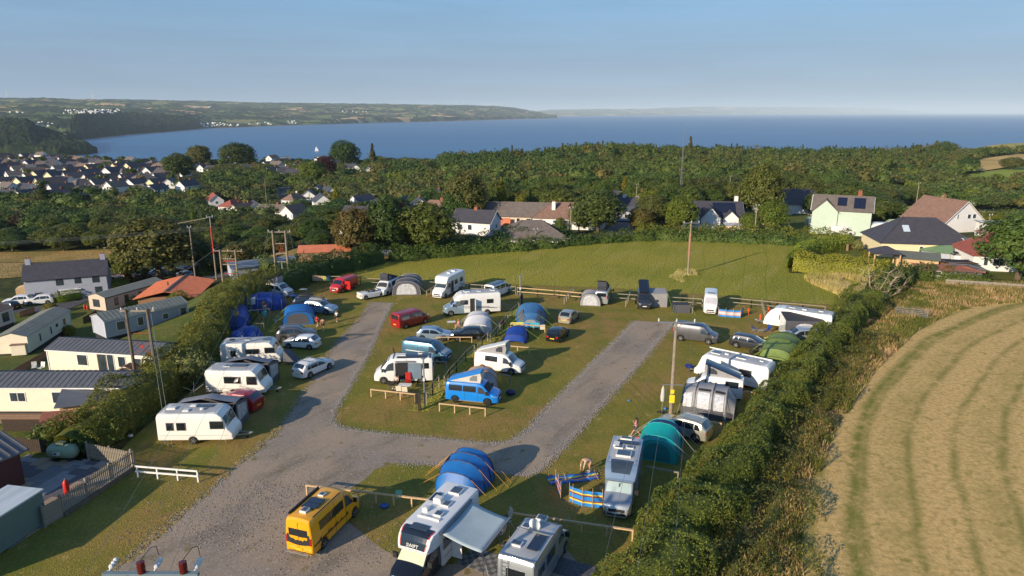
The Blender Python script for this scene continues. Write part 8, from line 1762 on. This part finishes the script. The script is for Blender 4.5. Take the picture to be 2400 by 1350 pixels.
boardfence('brown boarded fence left of the second park home', (30, 888), (112, 838), 1.0, m_cedar); boardfence('dark fence beside the long park home gas bottles', (196, 760), (228, 742), 1.1, m_darkwood); boardfence('brown fence behind the left edge park home', (46, 745), (82, 732), 1.0, m_cedar)
t = boxthing('small_shed', 'small cream store against the end of the long park home', 'shed', at(28, 836), R(14), 1.7, 1.3, 1.5, m_wcream, m_tile)
t = thing('porch_hood', 'arched dark hood and bins beside the twin poles', 'porch', at(338, 895), 0); mb = MB(); mb.prism([(x, 0, z) for x, z in arch(.6, 1.7)], (0, .7, 0)); mb.build('hood', m_darkwood, t)
t = thing('dog_kennel', 'small timber porch with pitched roof on the second park home', 'porch', at(298, 897), 0); BX(('walls', m_wwhite, t), -.8, .8, 0, .9, 0, 1.2); mb = MB(); gable(mb, 0, .9, .9, 1.2, 1.7, .1, .05); o = mb.build('roof', m_cedar, t); o.rotation_euler.z = R(90); 
folding_chair('left pale garden chair on the deck of the second park home', at(82, 870), R(-60), m_whitep); folding_chair('right pale garden chair on the deck of the second park home', at(98, 871), R(-100), m_whitep)
# ------------------------------------------------------------------ cars and vans off the camp
for a in [('suv', P_WHITE, (44, 713), R(-165), 'white car left of the pair in front of the farmhouse'), ('suv', P_WHITE, (95, 712), R(-160), 'white estate car right of the pair in front of the farmhouse'), ('hatch', P_BLACK, (18, 725), R(170), 'dark car at the left edge below the white pair'),
          ('suv', P_BLACK, (247, 668), R(160), 'black car behind the clipped hedge'), ('suv', P_BURG, (283, 660), R(165), 'burgundy car behind the clipped hedge'), ('estate', P_DARK, (328, 650), R(160), 'dark car under the big spreading tree'), ('suv', P_PALEBLUE, (366, 648), R(-150), 'pale blue car right of the spreading tree trunk'), ('hatch', P_BURG, (431, 638), R(150), 'dark red car above the beige park home'), ('hatch', P_SILVER, (433, 650), R(150), 'silver car below the dark red one'),
          ('hatch', P_PALEBLUE, (480, 628), R(175), 'pale blue car left of the transformer poles'), ('hatch', P_BRIGHTRED, (530, 628), R(175), 'bright red car right of the transformer poles'), ('estate', P_NAVY, (577, 620), R(170), 'navy car in the far car park'), ('estate', P_SILVER, (600, 618), R(170), 'silver car in the far car park'), ('hatch', P_BLUE, (775, 604), R(175), 'blue car behind the curving hedge'), ('hatch', P_SILVER, (745, 605), R(175), 'silver car behind the curving hedge'),
          ('estate', P_DARK, (918, 602), R(-20), 'dark car entering the field gate'), ('hatch', P_WHITE, (1303, 537), R(10), 'white car in front of the brown roofed bungalow'), ('suv', P_WHITE, (2045, 566), R(20), 'white pickup in front of the mint green house'), ('hatch', P_BLUE, (783, 600), R(0), None)]:
    if a[4]: car(a[4], a[0], a[1], at(*a[2]), a[3])
van('white panel van beside the mint green house wall', 't5', P_WHITE, at(1972, 551), R(-10), 1.0, windows=(), lower=P_WHITE)
motorhome('long white motorhome parked right of the mint green house', at(2062, 553), R(172), 7.4, 1.14, 2.9, P_WHITE, P_WHITE, 'low', m_glass, wins_l=((-2.7, -1.9, 1.6, 2.1), (.2, 1.5, 1.55, 2.1)), wins_r=((-2, -1, 1.6, 2.1),))
# ------------------------------------------------------------------ camp clutter
m_mata = M('mat_dark', lin((92, 92, 94)), .9, bump=.3); m_matb = M('mat_pale', lin((134, 134, 132)), .9, bump=.3)
def windbreak(label, pts, h, cols, loc=None, group=None, flat=False):
    """striped canvas on poles: each stripe a part"""
    P = [Vector(p) for p in pts]; t = thing('windbreak', label, 'windbreak', P[0]); o = P[0]; n = len(cols)
    fine = []
    for a, b in zip(P, P[1:]):
        for i in range(4): fine.append(a.lerp(b, i / 4) - o + Vector((0, math.sin(math.pi * i / 4) * .10, -math.sin(math.pi * i / 4) * .04)))
    fine.append(P[-1] - o)
    z = .06; hs = (h - .1) / sum(w for w, _ in cols)
    for w, c in cols:
        z1 = z + w * hs; mb = MB(); mb.grid([[p + Vector((0, 0, z)) for p in fine], [p + Vector((0, 0, z1)) for p in fine]]); ob = mb.build('stripe', c, t); md = ob.modifiers.new('Solidify', 'SOLIDIFY'); md.thickness = .006; z = z1
    for p in P: mb = MB(); q = p - o; mb.tube([q, q + Vector((0, 0, h + .22))], .018, 6); mb.build('pole', m_wood, t)
    return t
S = lambda n, c: M('stripe_' + n, lin(c), .75, bump=.2, bscale=5)
s_b, s_y, s_r, s_o, s_n = S('blue', (36, 132, 206)), S('yellow', (226, 204, 70)), S('red', (128, 44, 44)), S('orange', (226, 150, 110)), S('navy', (50, 84, 150))
windbreak('blue windbreak with yellow and red stripes left of the silver motorhome', [at(1334, 1176), at(1342, 1180), at(1364, 1188), at(1388, 1191), at(1411, 1193)], 1.25, ((2.2, s_b), (1, s_y), (.8, s_r), (2.6, s_b), (1, s_r), (.9, s_y), (2.2, s_b)))
windbreak('narrow blue and orange windbreak standing edge on', [at(1302, 1141), at(1308, 1152), at(1314, 1170)], 1.15, ((1.4, s_n), (1, s_o), (.6, s_r), (1.4, s_n), (1, s_o), (2, s_n)))
t = thing('windbreak', 'blue striped windbreak lying on the grass beside the bending person', 'windbreak', at(1345, 1122), R(12))
for i, c in enumerate((s_n, s_b, s_o, s_n, s_y, s_b, s_n)): mb = MB(); mb.grid([[(-1.9 + k * .42, -.55 + i * .16 + .04 * math.sin(k), .05 + .05 * math.sin(k * 1.7 + i)) for k in range(10)], [(-1.9 + k * .42, -.39 + i * .16 + .04 * math.sin(k), .05 + .05 * math.sin(k * 1.7 + i + 1)) for k in range(10)]]); mb.build('stripe', c, t)
for k in range(4): TB(('pole', m_wood, t), [(-1.8 + k * 1.15, -.6, .06), (-1.7 + k * 1.15, .75, .12)], .018, 5)
windbreak('blue windbreak with brown stripe beside the white high roof van', [at(1683, 741), at(1700, 744), at(1718, 745), at(1735, 746), at(1742, 737)], 1.05, ((2, s_b), (.8, s_o), (2.5, S('pale', (190, 196, 204))), (.8, s_o), (2, s_b)))
# laundry on the left far rail
for i, (x, c, lab) in enumerate(((741, (206, 176, 140), 'sand coloured towel'), (752, (200, 170, 132), 'pale brown towel'), (760, (222, 216, 90), 'yellow towel'), (767, (90, 160, 200), 'blue towel'))):
    p = at(x, 664); t = thing('towel', f'{lab} hanging over the rail behind the red van', 'towel', p); mb = MB(); mb.grid([[(-.5, -.12, 1.22), (.45, -.12, 1.22)], [(-.5, -.16, .8), (.45, -.17, .78)], [(-.48, -.15, .45), (.42, -.15, .42)]]); mb.build('cloth', M('towel_%d' % i, lin(c), .9), t)
for (x, y, c, lab, w) in ((1247, 771, (70, 170, 190), 'turquoise towel', .9), (1232, 772, (60, 140, 200), 'blue round float', .35), (1213, 770, (210, 214, 90), 'lime towel', .8), (936, 1172, (120, 190, 170), 'pale green towel', .22), (1271, 776, (210, 205, 200), 'pale grey bag', .3)):
    p = at(x, y); t = thing('towel', f'{lab} hanging on the knee rail', 'towel', p); mb = MB(); mb.grid([[(-w, -.10, .82), (w, -.10, .82)], [(-w, -.14, .5), (w, -.15, .5)], [(-w * .95, -.13, .22), (w * .9, -.13, .25)]]); mb.build('cloth', M('towel_c%d' % x, lin(c), .9), t)
table('white folding table beside the seated person in pink', at(1058, 766), R(10)); table('white folding table in front of the open camper van', at(950, 917), R(-5), 1.2, .7); table('white folding table by the left white camper van', at(712, 688), R(0))
folding_chair('red chair beside the open camper van', at(957, 905), R(-80), m_red, back=.8); folding_chair('left cream chair behind the knee rail', at(936, 925), R(90), m_wcream); folding_chair('right cream chair behind the knee rail', at(950, 927), R(90), m_wcream); folding_chair('black folded chair at the front of the open camper van', at(918, 912), R(60), m_plastic)
folding_chair('grey chair leaning at the steel blue van tail', at(931, 842), R(0), P_NAVY, back=.8); folding_chair('left teal camping chair by the small blue tent', at(622, 748), R(-60), m_tteal); folding_chair('right teal camping chair by the small blue tent', at(648, 758), R(190), m_tteal)
folding_chair('left blue camping chair by the far right caravan', at(1767, 778), R(-30), m_tblue); folding_chair('right blue camping chair by the far right caravan', at(1797, 781), R(200), m_tblue); table('small grey table between the blue camping chairs', at(1782, 783), 0, .7, .5, .5, m_tgrey)
folding_chair('pale chair under the roll out awning', at(1172, 1262), R(150), m_cpale, back=.7); folding_chair('big padded lounge chair beside the roll out awning', at(1186, 1235), R(200), m_cpale, back=.8)
t = thing('outdoor_mat', 'black and white patterned mat under the roll out awning', 'mat', Vector((-1.5, 34.7, .02)), R(-28))
for i in range(10):
    for j in range(6): BX(('mat_tile', m_mata if (i + j) % 2 else m_matb, t), -1.5 + i * .3, -1.22 + i * .3, -.9 + j * .3, -.62 + j * .3, 0, .012)
t = thing('outdoor_mat', 'black chequered mat at the bottom right of the silver motorhome', 'mat', at(1345, 1335) + Vector((0, 0, .03)), R(-24))
for i in range(8):
    for j in range(5): BX(('mat_tile', m_mata if (i + j) % 2 else m_tdgrey, t), -1.2 + i * .3, -.92 + i * .3, -.75 + j * .3, -.47 + j * .3, 0, .012)
t = thing('parasol', 'closed cream parasol on a black foot beside the signed pole', 'parasol', at(1551, 967)); TB(('pole', m_greywood, t), [(0, 0, 0), (0, 0, 2.5)], .03, 6); TB(('canopy', m_cpale, t), [(0, 0, 1.1), (0, 0, 1.5), (0, 0, 2.2), (0, 0, 2.55)], [.16, .2, .14, .02], 9); mb = MB(); mb.bar((-.45, 0, .06), (.45, 0, .06), .12, .1); mb.bar((0, -.35, .06), (0, .35, .06), .12, .1); mb.build('foot', m_plastic, t)
t = thing('rotary_dryer', 'white rotary clothes dryer behind the nearest caravan', 'clothes dryer', at(458, 946)); TB(('pole', m_steel, t), [(0, 0, 0), (0, 0, 1.5)], .03, 6)
for k in range(4): a = k * 1.571 + .4; TB(('arm', m_steel, t), [(0, 0, 1.2), (math.cos(a) * .85, math.sin(a) * .85, 1.75)], .015, 5)
for x, y, lab in ((1753, 738, 'orange marker post right of the blue windbreak'), (1781, 752, 'short orange marker post near the far right caravan'), (1800, 735, 'orange marker post by the corner fence')):
    t = thing('marker_post', lab, 'post', at(x, y)); mb = MB(); mb.box(-.09, .09, -.05, .05, 0, .9); mb.build('blade', M('orange_plastic', lin((226, 92, 44)), .5), t)
def bike(label, loc, rz):
    t = thing('bicycle', label, 'bicycle', loc, rz)
    for x in (-.52, .52):
        mb = MB(); mb.tube([(x + .34 * math.cos(a), 0, .35 + .34 * math.sin(a)) for a in np.linspace(0, 2 * math.pi, 17)], .022, 5, cap=False); w = mb.build('wheel', m_tyre, t)
    mb = MB(); 
    for a, b in (((-.52, 0, .35), (-.15, 0, .85)), ((-.15, 0, .85), (0, 0, .35)), ((0, 0, .35), (-.52, 0, .35)), ((-.15, 0, .8), (.38, 0, .85)), ((0, 0, .35), (.38, 0, .82)), ((.36, 0, .95), (.52, 0, .35))): mb.tube([a, b], .02, 5)
    mb.build('frame', m_plastic, t); TB(('handlebar', m_plastic, t), [(.34, -.25, 1.0), (.34, .25, 1.0)], .015, 5); BR(('saddle', m_plastic, t), (-.28, 0, .93), (-.04, 0, .93), .12, .05)
bike('bicycle leaning on the rear rack of the long white caravan', at(1806, 925), R(60)); bike('dark bicycle on the grass by the teal chairs', at(608, 762), R(30)); bike('left bicycle behind the second caravan', at(487, 935), R(100)); bike('right bicycle behind the second caravan', at(505, 938), R(20)); bike('bicycle lying beside the silver motorhome door', at(1392, 1118), R(5))
for (x, y, c, s, lab, nm) in ((1508, 1030, (40, 160, 210), .35, 'bright blue crate by the teal tent', 'crate'), (1498, 1036, (220, 120, 130), .4, 'pink and white bag by the teal tent', 'bag'), (1480, 1045, (60, 110, 50), .45, 'green bag of plants beside the teal tent', 'bag'), (1560, 960, (60, 130, 180), .18, 'blue bottle beside the parasol foot', 'bottle'), (1740, 838, (160, 160, 162), .4, 'grey bundle beside the green tent', 'bundle'), (1754, 836, (210, 120, 60), .3, 'orange bag beside the green tent', 'bag'), (1763, 828, (30, 30, 34), .35, 'black bag beside the green tent', 'bag'), (1178, 759, (220, 60, 90), .3, 'pink bag on the bank by the middle fence', 'bag'), (901, 1190, (40, 90, 170), .28, 'blue hose coil under the near knee rail', 'hose'), (1197, 925, (24, 40, 90), .45, 'navy bag behind the dome awning', 'bag'), (1182, 1282, (40, 40, 42), .3, 'black grill beside the roll out awning', 'grill'), (660, 770, (120, 190, 190), .3, 'pale box between the blue tents', 'box'), (690, 698, (70, 110, 170), .5, 'blue bundle beside the left white camper van', 'bundle'), (500, 852, (230, 230, 226), .2, 'white jug on the grass left of the third caravan', 'jug'), (306, 1024, (230, 228, 222), .2, 'white jug on the grass above the picket fence', 'jug'), (502, 790, (230, 230, 226), .16, 'white container near the shiny blue tent', 'jug'), (1474, 940, (60, 140, 210), .12, 'small blue toy on the bare grass', 'toy')):
    t = thing(nm, lab, nm, at(x, y)); mb = MB(); mb.ball((0, 0, s * .55), s, 9, 6, sz=.6, sx=1.1, sy=.9); mb.build('body', M('item_%d_%d' % (x, y), lin(c), .6, var=.3, scale=4), t, smooth=60); TB(('handle', m_plastic, t), [(-s * .5, 0, s * 1.0), (0, 0, s * 1.3), (s * .5, 0, s * 1.0)], .02, 4)
t = thing('sailing_boat', 'white sailing boat alone on the blue bay', 'sailing boat', atz(742, 355, SEA)); s = 1.0
mb = MB(); rows = [[(x, -w, 1.3), (x, -w * .6, .0), (x, w * .6, .0), (x, w, 1.3)] for x, w in ((-6, 1.3), (-3, 2.0), (1, 2.0), (4.5, 1.0), (6.5, .1))]; mb.grid(rows); mb.add([r[0] for r in rows] + [r[-1] for r in rows[::-1]], [tuple(range(10))]); mb.build('hull', m_wwhite, t)
mb = MB(); mb.prism([(.2, 0, 2.4), (-5.5, .3, 2.4), (.2, 0, 17)], (0, .05, 0)); mb.build('mainsail', m_wwhite, t); mb = MB(); mb.prism([(.6, 0, 2), (6.2, -.3, 1.8), (.6, 0, 15)], (0, .05, 0)); mb.build('jib', m_wwhite, t); TB(('mast', m_steel, t), [(.3, 0, 1), (.3, 0, 17.5)], .1, 5)
t.rotation_euler.z = R(10); t.scale = (.8,) * 3
# far white houses, park homes and turbines across the bay
deps = bpy.context.evaluated_depsgraph_get(); deps.update()
def farpt(px_, py_):
    hit, loc, *_ = sc.ray_cast(deps, Vector((0, 0, CAM_H)) + ray(px_, py_) * 1400, ray(px_, py_), distance=60000); return loc if hit else None
mb = MB(); mb.prism([(-6, -4, -3), (-6, 4, -3), (-6, 4, 4), (-6, 0, 7.5), (-6, -4, 4)], (12, 0, 0)); f0 = mb.build('far_house', M('far_white', lin((236, 232, 226)), .8)); used = False
rr = random.Random(8); spots = []
for x0, x1, y0, y1, n, lab in ((470, 545, 288, 298, 42, 'tiny white house of the shore village across the bay'), (545, 560, 292, 296, 4, 'tiny white house at the end of the shore village'), (580, 640, 287, 293, 16, 'tiny white house on the shore east of the village'), (672, 695, 283, 290, 12, 'tiny white house below the pale field on the far shore'), (150, 280, 257, 266, 95, 'tiny white caravan of the far hillside caravan park'), (85, 130, 285, 296, 9, 'tiny white house on the slope left of the wooded headland'), (455, 500, 249, 253, 5, 'tiny white house high on the far hills'), (800, 860, 260, 264, 6, 'tiny white farm among tan fields on the far hills'), (20, 60, 262, 266, 4, 'tiny white farm on the left hills'), (1130, 1170, 254, 256, 4, 'tiny white farm near the far headland')):
    for _ in range(n):
        p = farpt(rr.uniform(x0, x1), rr.uniform(y0, y1))
        if p is None or p.z < SEA + 2: continue
        if used: o = f0.copy(); C.objects.link(o)
        else: o = f0; used = True
        o.location = p; o.rotation_euler.z = rr.uniform(-.6, .6); s_ = rr.uniform(.4, .9) * (p.y / 4700) ** .6; o.scale = (s_, s_, s_); tag(o, lab, 'house', lab.split(' house')[0].split(' caravan of')[0] and ('far houses and caravans across the bay'))
t0 = None
for x, y in ((1070, 247), (1087, 247), (1130, 249), (1140, 249), (1150, 250), (1158, 250), (1166, 250), (1175, 251), (24, 231), (224, 234)):
    D = 13500 if x > 900 else 8000; z = CAM_H + D * math.tan(ang(y)) - 15; loc = Vector(((x - 1200) / 1651 * D, D, z))
    if t0 is None:
        t0 = thing('wind_turbine', '', 'wind turbine', loc, 0, 'wind turbines on the far ridge'); TB(('tower', m_wwhite, t0), [(0, 0, 0), (0, 0, 80)], [3.4, 2.2], 8)
        for k in range(3): a = 1.57 + k * 2.094; BR(('blade', m_wwhite, t0), (0, -3, 80), (44 * math.cos(a), -3, 80 + 44 * math.sin(a)), 3.0, 1.2)
        t = t0
    else: t = copy_tree(t0, loc)
    t.rotation_euler.z = rr.uniform(-.5, .5); tag(t, 'white wind turbine on the far ridge ' + ('above the headland' if x > 1000 else 'at the upper left'), 'wind turbine', 'wind turbines on the far ridge')
haze_box(4.0e-5, -70000, 100000, -900, 95000, SEA - 15, 420)
